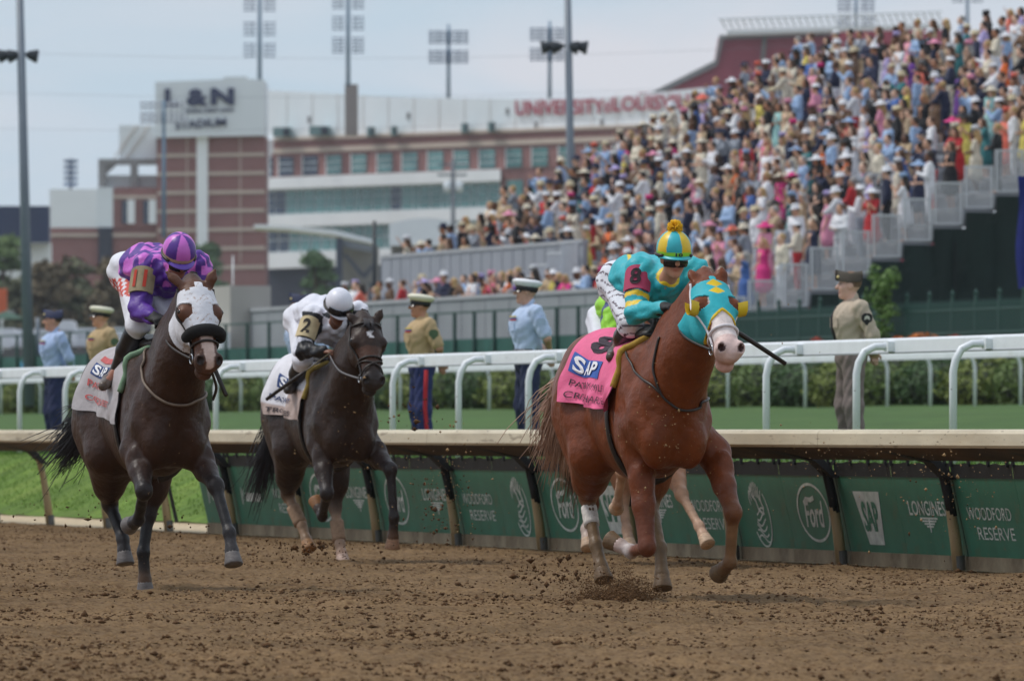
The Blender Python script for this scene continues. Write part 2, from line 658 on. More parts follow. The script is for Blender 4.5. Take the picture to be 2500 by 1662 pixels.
# the dirt course: one wide sheet, and over it the harrowed surface with real relief where the race passes
_z2 = np.zeros((4, 4)) - 0.02
new('dirt_course', grid_mesh('dirt_course', np.array([-60, -30, -10, 0.30]), np.array([-80, 0, 120, 420.0]), _z2), M_DIRT, kind='structure')
_us = np.linspace(-1.0, 1.0, 340)
_ss = np.arange(31.0, 112.0, 0.043)
sh = (len(_us), len(_ss))
_z = (0.0045 * np.random.default_rng(8).standard_normal(sh) + 0.007 * blur_noise(sh, 1.0, 1.0, 1) + 0.008 * blur_noise(sh, 3.0, 2.6, 2) + 0.007 * blur_noise(sh, 10, 8, 3)
      + 0.008 * blur_noise(sh, 60, 90, 4))
NB = np.minimum(0.271 * _ss[None, :] - D0 + _us[:, None] * (0.066 * _ss[None, :] + 2.0), 0.27)
_z = _z * (0.25 + 0.75 * np.clip((0.27 - NB) / 0.6, 0, 1)) + 0.006
Xw = E2[0] * (NB + D0) + A2[0] * _ss[None, :]
Yw = E2[1] * (NB + D0) + A2[1] * _ss[None, :]
_i, _j = np.meshgrid(np.arange(sh[0] - 1), np.arange(sh[1] - 1), indexing='ij')
_a = (_i * sh[1] + _j).ravel()
_f = np.stack([_a, _a + sh[1], _a + sh[1] + 1, _a + 1], 1)
_f = _f[(NB.ravel()[_f] < 0.2699).any(1)]
new('harrowed_dirt', np_mesh('harrowed_dirt', np.stack([Xw.ravel(), Yw.ravel(), _z.ravel()], 1), _f, True), M_DIRT, kind='structure')
DZ = _z

def dirt_h(n, s):
    n, s = np.asarray(n), np.asarray(s)
    u = (n - (0.271 * s - D0)) / (0.066 * s + 2.0)
    i = np.clip(((u + 1.0) / 2 * 339).astype(int), 0, DZ.shape[0] - 1)
    j = np.clip(((s - 31.0) / 0.043).astype(int), 0, DZ.shape[1] - 1)
    return DZ[i, j]

def clod_mesh(name, pos, size, seed=3, flat=0.7):
    """many small lumps of earth in one mesh (deformed 8-face lumps)"""
    r = np.random.default_rng(seed)
    ico = np.array([(1, 0, 0), (-1, 0, 0), (0, 1, 0), (0, -1, 0), (0, 0, 1), (0, 0, -1.0)])
    fc = np.array([(0, 2, 4), (2, 1, 4), (1, 3, 4), (3, 0, 4), (2, 0, 5), (1, 2, 5), (3, 1, 5), (0, 3, 5)])
    k = len(pos)
    V = ico[None] * (1 + 0.35 * r.standard_normal((k, 6, 1))) * size[:, None, None]
    a = r.uniform(0, 6.28, k)
    ca, sa = np.cos(a), np.sin(a)
    st = r.uniform(0.7, 1.5, (k, 1))
    X = V[:, :, 0] * st
    Y = V[:, :, 1]
    V = np.stack([X * ca[:, None] - Y * sa[:, None], X * sa[:, None] + Y * ca[:, None], V[:, :, 2] * flat], 2) + pos[:, None, :]
    Fq = (fc[None] + 6 * np.arange(k)[:, None, None]).reshape(-1, 3)
    return np_mesh(name, V.reshape(-1, 3), Fq, smooth=False)

M_CLOD = mat('damp_clod', lin(84, 61, 41), 0.95, 0.4, 5.0, spec=0.1)
def scatter(k, mu, sg, hi, seed):
    r = np.random.default_rng(seed)
    m = int(k * 2.6)
    csv = 32 + 76 * r.uniform(0, 1, m) ** 1.15
    cn = 0.271 * csv - D0 + r.uniform(-.98, .98, m) * (0.066 * csv + 2.0)
    pt = blur_noise((300, 1600), 9, 16, 21)
    den = pt[np.clip(((cn + 17) / .06).astype(int), 0, 299), np.clip(((csv - 30) / .06).astype(int), 0, 1599)]
    ok = (cn < 0.1) & (r.uniform(0, 1, m) < 0.4 + 0.36 * np.clip(den, -1, 1.6))
    cn, csv = cn[ok][:k], csv[ok][:k]
    sz = np.clip(r.lognormal(mu, sg, len(cn)), 0.003, hi)
    return np.stack([E2[0] * (cn + D0) + A2[0] * csv, E2[1] * (cn + D0) + A2[1] * csv, dirt_h(cn, csv) + sz * 0.3], 1), sz
new('dirt_clods', clod_mesh('dirt_clods', *scatter(76000, -4.95, 0.42, 0.024, 5)), M_CLOD, kind='stuff', label='loose dark clods of earth scattered over the harrowed track', category='clods')
new('dirt_crumbs', clod_mesh('dirt_crumbs', *scatter(50000, -5.1, 0.4, 0.02, 6)), mat('dry_crumb', lin(138, 112, 82), .95, .3, 5, spec=.1), kind='stuff', label='dry pale crumbs of earth scattered over the harrowed track', category='crumbs')

# pale sand strip at the foot of the bank, the bank and the turf course
def strip(name, n0, n1, dn, s0, s1, ds, m, lift, amp, seed, **props):
    ns = np.arange(n0, n1 + 1e-6, dn)
    ss = np.arange(s0, s1 + 1e-6, ds)
    z = np.repeat(prof(ns)[:, None], len(ss), 1) + lift + amp * blur_noise((len(ns), len(ss)), 1.5, 1.5, seed)
    return new(name, grid_mesh(name, ns, ss, z), m, kind='structure', **props)
strip('sand_strip', 0.25, 1.12, 0.087, 20, 180, 0.2, M_SAND, 0.008, 0.002, 31)
strip('grass_bank', 1.0, 3.0, 0.08, 20, 190, 0.16, M_BANK, 0.022, 0.005, 32)
strip('turf_course', 2.9, 33.6, 0.5, 10, 330, 1.0, M_TURF, 0.02, 0.01, 33)

def blades(name, n0, n1, s0, s1, k, hmin, hmax, wid, m, seed, label):
    r = np.random.default_rng(seed)
    n_ = r.uniform(n0, n1, k)
    s_ = r.uniform(s0, s1, k)
    h = r.uniform(hmin, hmax, k)
    a = r.uniform(0, 6.28, k)
    lean = r.normal(0, 0.35, (k, 2)) * h[:, None]
    bx = E2[0] * (n_ + D0) + A2[0] * s_
    by = E2[1] * (n_ + D0) + A2[1] * s_
    bz = prof(n_) + 0.01
    dx, dy = np.cos(a) * wid, np.sin(a) * wid
    V = np.stack([np.stack([bx - dx, by - dy, bz], 1), np.stack([bx + dx, by + dy, bz], 1),
                  np.stack([bx + lean[:, 0], by + lean[:, 1], bz + h], 1)], 1).reshape(-1, 3)
    return new(name, np_mesh(name, V, np.arange(3 * k).reshape(k, 3), False), m, kind='stuff', label=label, category='grass')
blades('bank_grass_blades', 1.15, 3.1, 60, 125, 42000, 0.02, 0.055, 0.006, M_BLADE, 41, 'short bright grass growing on the bank beside the dirt track')
blades('turf_grass_blades', 2.95, 7.0, 62, 130, 26000, 0.02, 0.06, 0.008, mat('turf_blade', lin(66, 98, 48), 0.7, 0.3, 3.0), 42, 'mown turf grass of the inner course behind the white rail')

# ------------------------------------------------------------------ inner rail of the dirt track
M_CREAM = mat('cream_rail', lin(206, 194, 168), 0.55, 0.12, 3.0, color2=lin(172, 154, 124), c2pos=(0.5, 0.8), stretch=(1, 0.4, 3), speck=[(lin(96, 78, 58), 16, .68, .8), (lin(110, 90, 66), 5, .66, .5)])
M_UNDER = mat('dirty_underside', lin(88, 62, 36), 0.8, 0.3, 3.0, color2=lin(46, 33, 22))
M_POST = mat('tan_post', lin(168, 146, 108), 0.55, 0.2, 5.0, color2=lin(120, 92, 58), c2pos=(0.4, 0.7), stretch=(1, 1, 0.3))
M_BLACK = mat('black_rubber', lin(17, 16, 16), 0.7, 0.25, 8.0)  # also the colour of the shaded board gaps and darkened post tops
M_STEEL = mat('grey_steel_foot', lin(86, 82, 76), 0.5, 0.2, 8.0)
S_POST0 = s_at(2058, 0.28)
RAIL_S = [S_POST0 + 3.0 * i for i in range(-5, 22)]
rail = thing('track_rail', 'long cream safety rail with tan posts along the dirt track', 'rail', TM.copy())
cap = [(-0.47, 0.945), (-0.49, 0.965), (-0.49, 1.05), (-0.472, 1.074), (-0.40, 1.083), (-0.06, 1.06), (-0.01, 1.03), (-0.02, 0.90), (-0.41, 0.95)]
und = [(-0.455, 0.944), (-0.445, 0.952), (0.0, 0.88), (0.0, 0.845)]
def sect(poly, s0, s1):
    g = G()
    n = len(poly)
    V = [(x, s0, z) for x, z in poly] + [(x, s1, z) for x, z in poly]
    Fs = [tuple(range(n)), tuple(range(2 * n - 1, n - 1, -1))] + [((i + 1) % n, i, i + n, (i + 1) % n + n) for i in range(n)]
    return g.add(V, Fs)
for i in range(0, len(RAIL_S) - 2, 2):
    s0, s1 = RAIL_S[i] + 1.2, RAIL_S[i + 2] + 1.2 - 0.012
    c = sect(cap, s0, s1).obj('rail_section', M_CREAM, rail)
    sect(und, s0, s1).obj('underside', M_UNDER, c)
post_me = foot_me = brk_me = None
gap_shade_me = G().add([(.352, -.05, .1), (.352, .07, .1), (.205, .07, .75), (.205, -.05, .75), (.366, -.05, .1), (.366, .07, .1), (.219, .07, .75), (.219, -.05, .75)],
                   [(0, 1, 2, 3), (4, 7, 6, 5), (0, 4, 5, 1), (1, 5, 6, 2), (2, 6, 7, 3), (3, 7, 4, 0)]).mesh('gap_strip')  # black strip standing in for the shade in the gap between boards
post_shade_me = G().tube([(0.215, .0, 0.42), (0.19, 0, 0.55), (0.14, 0, 0.76), (0.06, 0, 0.86)], [.04, .04, .04, .044], 10).mesh('black_sleeve')  # dirt and shadow of the upper post, put into a black tube
for i, s in enumerate(RAIL_S):
    if post_me is None:
        post_me = G().tube([(0.28, 0, -0.1), (0.24, 0, 0.25), (0.19, 0, 0.55), (0.14, 0, 0.76), (0.06, 0, 0.86), (-0.08, 0, 0.93)], [0.045, 0.044, 0.036, 0.036, 0.038, 0.036], 10).mesh('post')
        foot_me = G().tube([(0.284, 0, -0.1), (0.264, 0, 0.12)], 0.049, 10).mesh('post_foot')
        brk_me = G().prism([(-0.36, 0.925), (0.02, 0.83), (0.16, 0.70), (0.22, 0.70), (0.04, 0.90)], -0.11, 0.11).mesh('bracket')
    p = new('post', post_me, M_POST, rail, M=Matrix.Translation((0, s, 0)))
    new('post_foot', foot_me, M_STEEL, p)
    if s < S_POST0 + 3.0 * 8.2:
        new('black_sleeve', post_shade_me, M_BLACK, p)
        new('gap_strip', gap_shade_me, M_BLACK, p)
    new('bracket', brk_me, M_BLACK, p)

# advertising boards below the rail, two to a bay; they lean in towards the infield at the foot
M_BOARD = mat('green_board', lin(56, 122, 100), 0.45, 0.18, 2.5, color2=lin(40, 106, 82), c2pos=(0.4, 0.75), speck=[(lin(120, 104, 78), 30, .66, .7), (lin(96, 100, 72), 4, .62, .35)])
M_KICK = mat('tan_kickboard', lin(150, 134, 108), 0.8, 0.2, 6.0, 0.004, 60, color2=lin(112, 94, 70))
M_PRINT = mat('faded_white_print', lin(206, 210, 204), 0.6, 0.25, 9.0, color2=lin(150, 166, 152), c2pos=(0.5, 0.8))
M_PRINTG = mat('green_print', lin(50, 122, 96), 0.5, 0.1, 4.0)
def board_pt(u, v, off=0.0):
    """u metres along the board (0 = its left edge in the picture), v height fraction 0..1"""
    n = 0.345 - 0.135 * v
    return (n - off, -u, 0.115 + 0.6 * v)
def on_board(name, V, Fs, parent, off, m=None):
    g = G().add([board_pt(x, y, off) for x, y in V], Fs)
    return g.obj(name, m or M_PRINT, parent)
def ring2(cx, cy, rx, ry, w, n=28, t0=0, t1=2 * math.pi):
    V, Fs = [], []
    for i in range(n + 1):
        t = t0 + (t1 - t0) * i / n
        V += [(cx + rx * math.cos(t), cy + ry * math.sin(t)), (cx + (rx - w) * math.cos(t), cy + (ry - w * 1.25) * math.sin(t))]
    for i in range(n):
        Fs.append((2 * i, 2 * i + 2, 2 * i + 3, 2 * i + 1))
    return V, Fs
def line2(pts, w):
    V, Fs = [], []
    for i, (x, y) in enumerate(pts):
        a = pts[max(0, i - 1)]
        b = pts[min(len(pts) - 1, i + 1)]
        dx, dy = b[0] - a[0], (b[1] - a[1]) * 0.62
        l = math.hypot(dx, dy) or 1
        V += [(x - dy / l * w, y + dx / l * w / 0.62), (x + dy / l * w, y - dx / l * w / 0.62)]
        if i:
            Fs.append((2 * i - 2, 2 * i - 1, 2 * i + 1, 2 * i))
    return V, Fs
_txt = {}
def board_text(txt, parent, cx, cy, w, h, off=0.004, bold=0.0, shear=0.0, m=None, name='lettering'):
    key = (txt, bold, shear)
    if key not in _txt:
        V, Fs = text_mesh(txt, 1.0, bold, shear)
        lo, hi = V.min(0), V.max(0)
        _txt[key] = ((V - (lo + hi) / 2) / (hi - lo + 1e-9), Fs)
    V, Fs = _txt[key]
    on_board(name, [(cx + x * w, cy + y * h) for x, y, _ in V], Fs, parent, off, m)
def logo(kind, b):
    if kind == 'woodford':
        board_text('WOODFORD', b, 0.72, 0.55, 1.05, 0.16)
        board_text('RESERVE', b, 0.80, 0.30, 0.88, 0.16)
    elif kind == 'longines':
        board_text('LONGINES', b, 0.72, 0.60, 0.92, 0.19, bold=0.01)
        for j in range(4):
            y = 0.47 - 0.035 * j
            w = 0.22 - 0.045 * j
            on_board('wing_stripe', *line2([(0.72 - w, y), (0.72 + w, y)], 0.007), b, 0.004)
        on_board('wing_stem', *line2([(0.72, 0.48), (0.72, 0.29)], 0.014), b, 0.0045)
    elif kind == 'ford':
        on_board('oval_ring', *ring2(0.72, 0.5, 0.43, 0.40, 0.03), b, 0.004)
        board_text('Ford', b, 0.73, 0.48, 0.52, 0.36, bold=0.02, shear=0.25)
        on_board('swash', *line2([(0.50, 0.62), (0.58, 0.68), (0.70, 0.67), (0.80, 0.70)], 0.02), b, 0.0045)
    elif kind == 'sap':
        on_board('logo_plate', [(0.38, 0.80), (1.06, 0.80), (0.94, 0.10), (0.56, 0.10)], [(0, 3, 2, 1)], b, 0.004)
        board_text('SAP', b, 0.735, 0.47, 0.40, 0.40, off=0.008, bold=0.03, m=M_PRINTG)
    elif kind == 'swirl':
        on_board('oval_arc', *ring2(0.72, 0.42, 0.26, 0.42, 0.022, 20, -2.6, 0.9), b, 0.004)
        for j in range(6):
            pts = [(0.52 + 0.04 * j + 0.07 * math.sin(t * 4 + j), 0.16 + 0.08 * j + 0.06 * t + 0.03 * math.sin(7 * t)) for t in np.linspace(0, 1, 8)]
            pts = [(0.54 + 0.05 * j * 0.3 + 0.34 * t, 0.12 + 0.075 * j + 0.05 * math.sin(6 * t + j)) for t in np.linspace(0, 0.9 - 0.05 * j, 9)]
            on_board('wave', *line2(pts, 0.008), b, 0.004)
        for j in range(8):
            x = 0.50 + 0.045 * j
            y = 0.62 + 0.22 * math.sin(math.pi * (j + 1.5) / 10)
            on_board('mane_tuft', *line2([(x, y - 0.14), (x - 0.02, y - 0.05), (x + 0.015, y + 0.06)], 0.011), b, 0.004)
        on_board('horse_head', *line2([(0.58, 0.72), (0.66, 0.64), (0.70, 0.52), (0.80, 0.46), (0.84, 0.54), (0.78, 0.66), (0.74, 0.78)], 0.014), b, 0.0045)
    elif kind == 'wordmark':
        on_board('mark', *line2([(0.30, 0.34), (0.34, 0.62), (0.37, 0.40), (0.40, 0.60)], 0.02), b, 0.004)
        on_board('wordmark_line', *line2([(0.48, 0.47), (1.15, 0.47)], 0.045), b, 0.004)
# bay k lies between posts; listed from the right edge of the picture to the left
bays = {0: ('woodford', 'swirl'), 1: ('sap', 'longines'), 2: ('swirl', 'ford'), 3: ('longines', 'woodford'), 4: ('ford', 'sap'),
        5: ('woodford', 'swirl'), 6: ('ford', 'longines'), 7: ('ford', 'longines'), 8: ('wordmark', 'woodford'), 9: (None, 'wordmark')}
where = {0: 'at the right edge of the picture', 1: 'below the soldier in tan uniform', 2: 'right of the chestnut horse',
         3: 'behind the chestnut horse\'s chest', 4: 'behind the chestnut horse\'s hind legs', 5: 'between the dark bay and chestnut horses',
         6: 'behind the dark bay horse\'s raised foreleg', 7: 'behind the dark bay\'s folded foreleg', 8: 'behind the dark bay horse\'s tail',
         9: 'at the left end of the boards'}
nice = {'woodford': 'two lines of capitals', 'longines': 'one word over wings', 'ford': 'script in an oval ring', 'sap': 'green letters on a white wedge', 'swirl': 'a pale horse-head swirl', 'wordmark': 'a small faded wordmark'}
board_me = G().add([board_pt(0.0, 0, 0), board_pt(1.487, 0, 0), board_pt(1.487, 1, 0), board_pt(0, 1, 0), board_pt(0, 0, -0.02), board_pt(1.487, 0, -0.02), board_pt(1.487, 1, -0.02), board_pt(0, 1, -0.02)],
                   [(0, 1, 2, 3), (4, 7, 6, 5), (0, 4, 5, 1), (1, 5, 6, 2), (2, 6, 7, 3), (3, 7, 4, 0)]).mesh('board_face')
kick_me = G().box((0.335, -1.486, -0.08), (0.36, 0.0, 0.114)).mesh('kickboard')
hood_g = G()
hp = []
for i in range(13):
    u = 1.487 * i / 12
    sag = 0.012 * math.sin(u * 2 * math.pi / 0.73) ** 2
    hp += [(0.205, -u, 0.712), (0.19, -u, 0.828 - sag)]
hood_g.add(hp, [(2 * i, 2 * i + 2, 2 * i + 3, 2 * i + 1) for i in range(12)])
for u in (0.05, 0.48, 0.95, 1.40):
    hood_g.box((0.172, -u - 0.014, 0.80), (0.194, -u + 0.014, 0.87))
hood_me = hood_g.mesh('hanging_flap')
for b, pair in bays.items():
    s_left = S_POST0 + 3.0 * (b - 1) - 0.02
    for j, kind in enumerate(pair):
        if kind is None:
            continue
        s = s_left + 0.005 - (1.492 * j)
        label = f'green board with {nice[kind]}, {where[b]}'
        t = thing('advertising_board', label, 'board', tm_at(0, s, 0), 'green boards hung under the track rail')
        face = new('board_face', board_me, M_BOARD, t)
        new('kickboard', kick_me, M_KICK, t)
        new('hanging_flap', hood_me, M_BLACK, t)
        logo(kind, face)

# ------------------------------------------------------------------ white turf rails
M_WHITE = mat('white_paint', lin(230, 234, 238), 0.35, 0.06, 3.0, color2=lin(208, 208, 202), c2pos=(0.55, 0.8), speck=[(lin(72, 58, 46), 22, .72, .9)])
M_SPECK = mat('mud_speck', lin(70, 56, 44), 0.9, 0.3, 5)
def turf_rail(n_post, side, S, s0, count, h, label, speck):
    """gooseneck posts; the rail overhangs by 0.35 m on the given side"""
    t = thing('turf_rail', label, 'rail', TM.copy())
    z0 = float(prof(n_post)) - 0.05
    o = 0.35 * side
    pm = G().tube([(0, 0, 0), (0, 0, h - 0.30), (o * 0.06, 0, h - 0.20), (o * 0.22, 0, h - 0.10), (o * 0.5, 0, h - 0.055), (o * 0.9, 0, h - 0.05)],
                  0.034, 10).mesh('gooseneck_post')
    bm = G().box((o - 0.05 * side - 0.03, -0.09, h - 0.10), (o - 0.05 * side + 0.03, 0.09, h - 0.01)).mesh('bracket')
    for i in range(count):
        p = new('gooseneck_post', pm, M_WHITE, t, M=Matrix.Translation((n_post, s0 + S * i, z0)))
        new('bracket', bm, M_WHITE, p)
    a = o
    poly = [(a - 0.02, h - 0.115), (a + 0.045, h - 0.115), (a + 0.05, h + 0.0), (a + 0.03, h + 0.022), (a - 0.005, h + 0.022), (a - 0.02, h + 0.0)]
    poly = [(n_post + x, z0 + z) for x, z in poly]
    for i in range(-1, count, 2):
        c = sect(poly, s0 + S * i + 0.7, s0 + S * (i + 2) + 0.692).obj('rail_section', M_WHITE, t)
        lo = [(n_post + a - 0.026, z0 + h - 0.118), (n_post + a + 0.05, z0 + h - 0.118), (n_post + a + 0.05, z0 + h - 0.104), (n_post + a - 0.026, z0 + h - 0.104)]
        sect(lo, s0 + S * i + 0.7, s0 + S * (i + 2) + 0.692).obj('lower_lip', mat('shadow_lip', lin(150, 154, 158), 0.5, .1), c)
    return t
S_T0 = s_at(2327, 3.06) - 2.8 * 3
turf_rail(3.06, 1, 2.8, S_T0, 22, 1.17, 'white gooseneck rail along the near edge of the turf course', True)
S_T1 = s_at(2492, 32.4) - 2.8 * 2
turf_rail(32.4, -1, 2.8, S_T1, 46, 1.10, 'white gooseneck rail along the far edge of the turf course', False)

# ------------------------------------------------------------------ hedge of clipped shrubs behind the far rail
def leaf_cloud(center_fn, k, size, seed, up=0.3):
    """k leaf-sized quads; center_fn(rng, k) gives centres and outward normals"""
    r = np.random.default_rng(seed)
    C, N = center_fn(r, k)
    N = N + 0.7 * r.standard_normal((k, 3)) + np.array([0, 0, up])
    N /= np.linalg.norm(N, axis=1, keepdims=True) + 1e-9
    T = np.cross(N, r.standard_normal((k, 3)))
    T /= np.linalg.norm(T, axis=1, keepdims=True) + 1e-9
    B = np.cross(N, T)
    l = size * r.uniform(0.6, 1.4, (k, 1))
    w = l * 0.5
    V = np.stack([C - T * l, C + B * w, C + T * l, C - B * w], 1).reshape(-1, 3)
    return V, np.arange(4 * k).reshape(k, 4)
def ell_cloud(radii, off=(0, 0, 0), inner=0.55, lump=0.25):
    def fn(r, k):
        d = r.standard_normal((k, 3))
        d /= np.linalg.norm(d, axis=1, keepdims=True)
        rr = r.uniform(inner, 1.0, (k, 1)) ** 0.5
        l = 1 + lump * np.sin(5 * d[:, :1] + 3 * d[:, 1:2] * 2 + 1.3) * np.cos(4 * d[:, 2:3] + 2.1 * d[:, :1])
        C = d * rr * l * np.array(radii) + np.array(off)
        C[:, 2] = np.maximum(C[:, 2], 0.03)
        return C, d
    return fn
M_LEAF = [mat('hedge_leaf', lin(88, 108, 52), 0.6, 0.35, 6.0, spec=0.3), mat('hedge_leaf_pale', lin(116, 128, 62), 0.6, 0.35, 6.0, spec=0.3), mat('hedge_leaf_dark', lin(64, 90, 50), 0.6, 0.35, 6.0, spec=0.3)]
M_WOOD = mat('shrub_wood', lin(74, 60, 46), 0.9, 0.3, 8.0)
shrub_me = []
for v in range(3):
    V, Fq = leaf_cloud(ell_cloud((0.85, 1.75, 0.62), (0, 0, 0.46), lump=0.22), 3000, 0.06, 60 + v)
    shrub_me.append(np_mesh('leaves', V, Fq, False))
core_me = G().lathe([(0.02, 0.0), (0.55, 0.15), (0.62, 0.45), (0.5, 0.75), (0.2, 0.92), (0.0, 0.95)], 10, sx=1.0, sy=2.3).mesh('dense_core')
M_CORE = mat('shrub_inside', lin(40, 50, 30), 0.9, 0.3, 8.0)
ordn = ['first', 'second', 'third', 'fourth', 'fifth', 'sixth', 'seventh', 'eighth', 'ninth', 'tenth', 'eleventh', 'twelfth', 'thirteenth', 'fourteenth', 'fifteenth',
        'sixteenth', 'seventeenth', 'eighteenth', 'nineteenth', 'twentieth', 'twenty-first', 'twenty-second', 'twenty-third', 'twenty-fourth', 'twenty-fifth',
        'twenty-sixth', 'twenty-seventh', 'twenty-eighth', 'twenty-ninth', 'thirtieth', 'thirty-first', 'thirty-second', 'thirty-third', 'thirty-fourth', 'thirty-fifth',
        'thirty-sixth', 'thirty-seventh', 'thirty-eighth', 'thirty-ninth', 'fortieth', 'forty-first', 'forty-second', 'forty-third', 'forty-fourth', 'forty-fifth', 'forty-sixth', 'forty-seventh', 'forty-eighth', 'forty-ninth', 'fiftieth']
s = s_at(2530, 34.4)
i = 0
while s < s_at(-60, 34.4):
    U = CU + F * ((TP(34.4, s).x) / TP(34.4, s).y)
    gap = 1135 < U < 1180 or 300 < U < 330
    sc = random.uniform(0.9, 1.12)
    if not gap:
        M = tm_at(34.4, s, float(prof(34.4)), random.uniform(-.12, .12)) @ Matrix.Diagonal((1, random.uniform(.9, 1.1), sc, 1))
        t = thing('hedge_shrub', f'clipped green hedge shrub behind the far white rail, {ordn[i]} from the right', 'shrub', M, 'hedge shrubs behind the far turf rail')
        new('leaves', shrub_me[i % 3], M_LEAF[0], t).data = shrub_me[i % 3]
        o = t.children[0]
        o.material_slots[0].link = 'OBJECT'
        o.material_slots[0].material = M_LEAF[(i * 7) % 3]
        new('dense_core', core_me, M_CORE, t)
        i += 1
    s += 3.0

# orange and yellow bedding flowers above the hedge at the right
M_FLOW = {'orange': mat('orange_petal', lin(214, 120, 50), 0.7, 0.3, 20), 'yellow': mat('yellow_petal', lin(220, 190, 50), 0.7, 0.3, 20), 'red': mat('red_petal', lin(190, 80, 60), 0.7, 0.3, 20)}
for j, (U, V0, c, w) in enumerate([(1995, 828, 'red', .16), (2195, 826, 'orange', .16), (2252, 816, 'orange', .32), (2332, 822, 'red', .26), (2438, 862, 'yellow', .1)]):
    s = s_at(U, 35.6)
    p = TP(35.6, s)
    zt = CAMZ + (HZ - V0) / F * p.y
    V, Fq = leaf_cloud(ell_cloud((w, w, 0.14), (0, 0, zt - 1.6 - .1), lump=.2), 160, 0.045, 90 + j)
    lab = ['low red flower bed behind the soldier in the tan uniform', 'small orange flower bed just right of the vine', 'wide orange flower bed above the hedge', 'red flower bed between the orange bed and the right edge', 'single yellow bloom on a green stem near the right edge'][j]
    t = thing('flower_bed', lab, 'flowers', tm_at(35.6, s, 1.6), 'bedding flowers along the fence')
    new('blossoms', np_mesh('blossoms', V, Fq, False), M_FLOW[c], t)
    G().tube([(0, 0, 0), (0.02, 0, (zt - 1.6) * .5), (0, 0, zt - 1.72)], [w * .4, w * .5, w * .5], 8).obj('stems', M_LEAF[2], t)

# ------------------------------------------------------------------ green picket fence
M_FENCE = mat('dark_green_fence', lin(34, 72, 64), 0.5, 0.15, 6.0)
M_SCREEN = mat('green_windscreen', lin(34, 82, 72), 0.85, 0.2, 3.0, color2=lin(40, 94, 84))
NF = 36.0
sR, sM, sL = s_at(2560, NF), s_at(1420, NF), s_at(-80, NF)
z0 = 1.5
fence = thing('picket_fence', 'dark green iron picket fence in front of the bleacher screen', 'fence', TM.copy())
pk = G().box((-0.015, -0.015, 0), (0.015, 0.015, 2.25))
pk.add([(-0.011, -0.011, 2.25), (0.011, -0.011, 2.25), (0.011, 0.011, 2.25), (-0.011, 0.011, 2.25), (0, 0, 2.33)], [(0, 1, 4), (1, 2, 4), (2, 3, 4), (3, 0, 4)])
pk = pk.mesh('picket')
po = G().box((-0.032, -0.032, 0), (0.032, 0.032, 2.4)).lathe([(0.0, 2.4), (0.05, 2.41), (0.05, 2.45), (0.02, 2.49), (0.0, 2.55)][::-1][::-1], 8).mesh('post')
s = sR
k = 0
while s < s_at(1690, NF):
    if k % 12 == 0:
        new('post', po, M_FENCE, fence, M=Matrix.Translation((NF, s, z0)))
    elif k < 300:
        new('picket', pk, M_FENCE, fence, M=Matrix.Translation((NF, s, z0)))
    k += 1
    s += 0.13
sE = s
for zz in (0.25, 1.6, 2.08):
    G().box((NF - 0.02, sR, z0 + zz), (NF + 0.02, sE, z0 + zz + 0.04)).obj('fence_rail', M_FENCE, fence)
scr = thing('windscreen_fence', 'green fence with cloth windscreen in front of the grey spectator wall', 'fence', TM.copy())
po2 = G().box((-0.04, -0.04, 0), (0.04, 0.04, 2.6)).mesh('post')
s = sE
while s < sL:
    new('post', po2, M_FENCE, scr, M=Matrix.Translation((NF, s, z0)))
    s += 1.95 if s < s_at(900, NF) else 2.6
G().box((NF - 0.02, sE, z0 + 2.55), (NF + 0.02, sL, z0 + 2.6)).obj('fence_rail', M_FENCE, scr)
G().box((NF + 0.045, sE, z0), (NF + 0.06, sL, z0 + 1.9)).obj('windscreen', M_SCREEN, scr)
t = thing('banner', 'light blue rectangular banner on the green fence at far left', 'banner', tm_at(NF - 0.06, s_at(68, NF), z0))
G().box((-0.01, -0.75, 0.5), (0.01, 0.75, 1.75)).obj('cloth', mat('blue_banner', lin(70, 150, 190), 0.7, 0.12, 4), t)
G().box((-0.014, -0.5, 0.7), (-0.0102, 0.5, 1.15)).obj('pale_print', mat('pale_print', lin(190, 205, 220), 0.7, 0.12, 4), t)
# ================================================================== FAR BUILDINGS, LIGHT TOWERS, TREES
M_STW = mat('pale_cladding', lin(234, 240, 244), 0.6, 0.05, 0.1)
M_STW2 = mat('white_cladding', lin(244, 247, 249), 0.6, 0.05, 0.1)
M_BRICK = mat('stadium_brick', lin(146, 104, 100), 0.9, 0.08, 0.5)
M_BAND = mat('beige_band', lin(200, 184, 170), 0.8, 0.06, 0.4)
M_GLASS = mat('green_glass', lin(96, 140, 140), 0.15, 0.25, 0.12, spec=0.6)
M_GLASSD = mat('dark_glass', lin(44, 62, 84), 0.15, 0.2, 0.12, spec=0.6)
M_MULL = mat('window_frame_white', lin(226, 234, 236), 0.6, 0.05, 0.5)
M_NAVY = mat('navy_letter', lin(30, 42, 84), 0.5, 0.05, 0.5)
M_REDL = mat('red_letter', lin(168, 50, 74), 0.5, 0.05, 0.5)
M_SEAT = mat('red_seating', lin(176, 66, 88), 0.7, 0.12, 0.4)
M_GREYC = mat('grey_concrete', lin(140, 138, 138), 0.9, 0.1, 0.4)
M_DARK = mat('dark_recess', lin(48, 52, 66), 0.8, 0.1, 0.4)
M_ROOFU = mat('rooftop_unit', lin(120, 150, 150), 0.5, 0.1, 0.4)

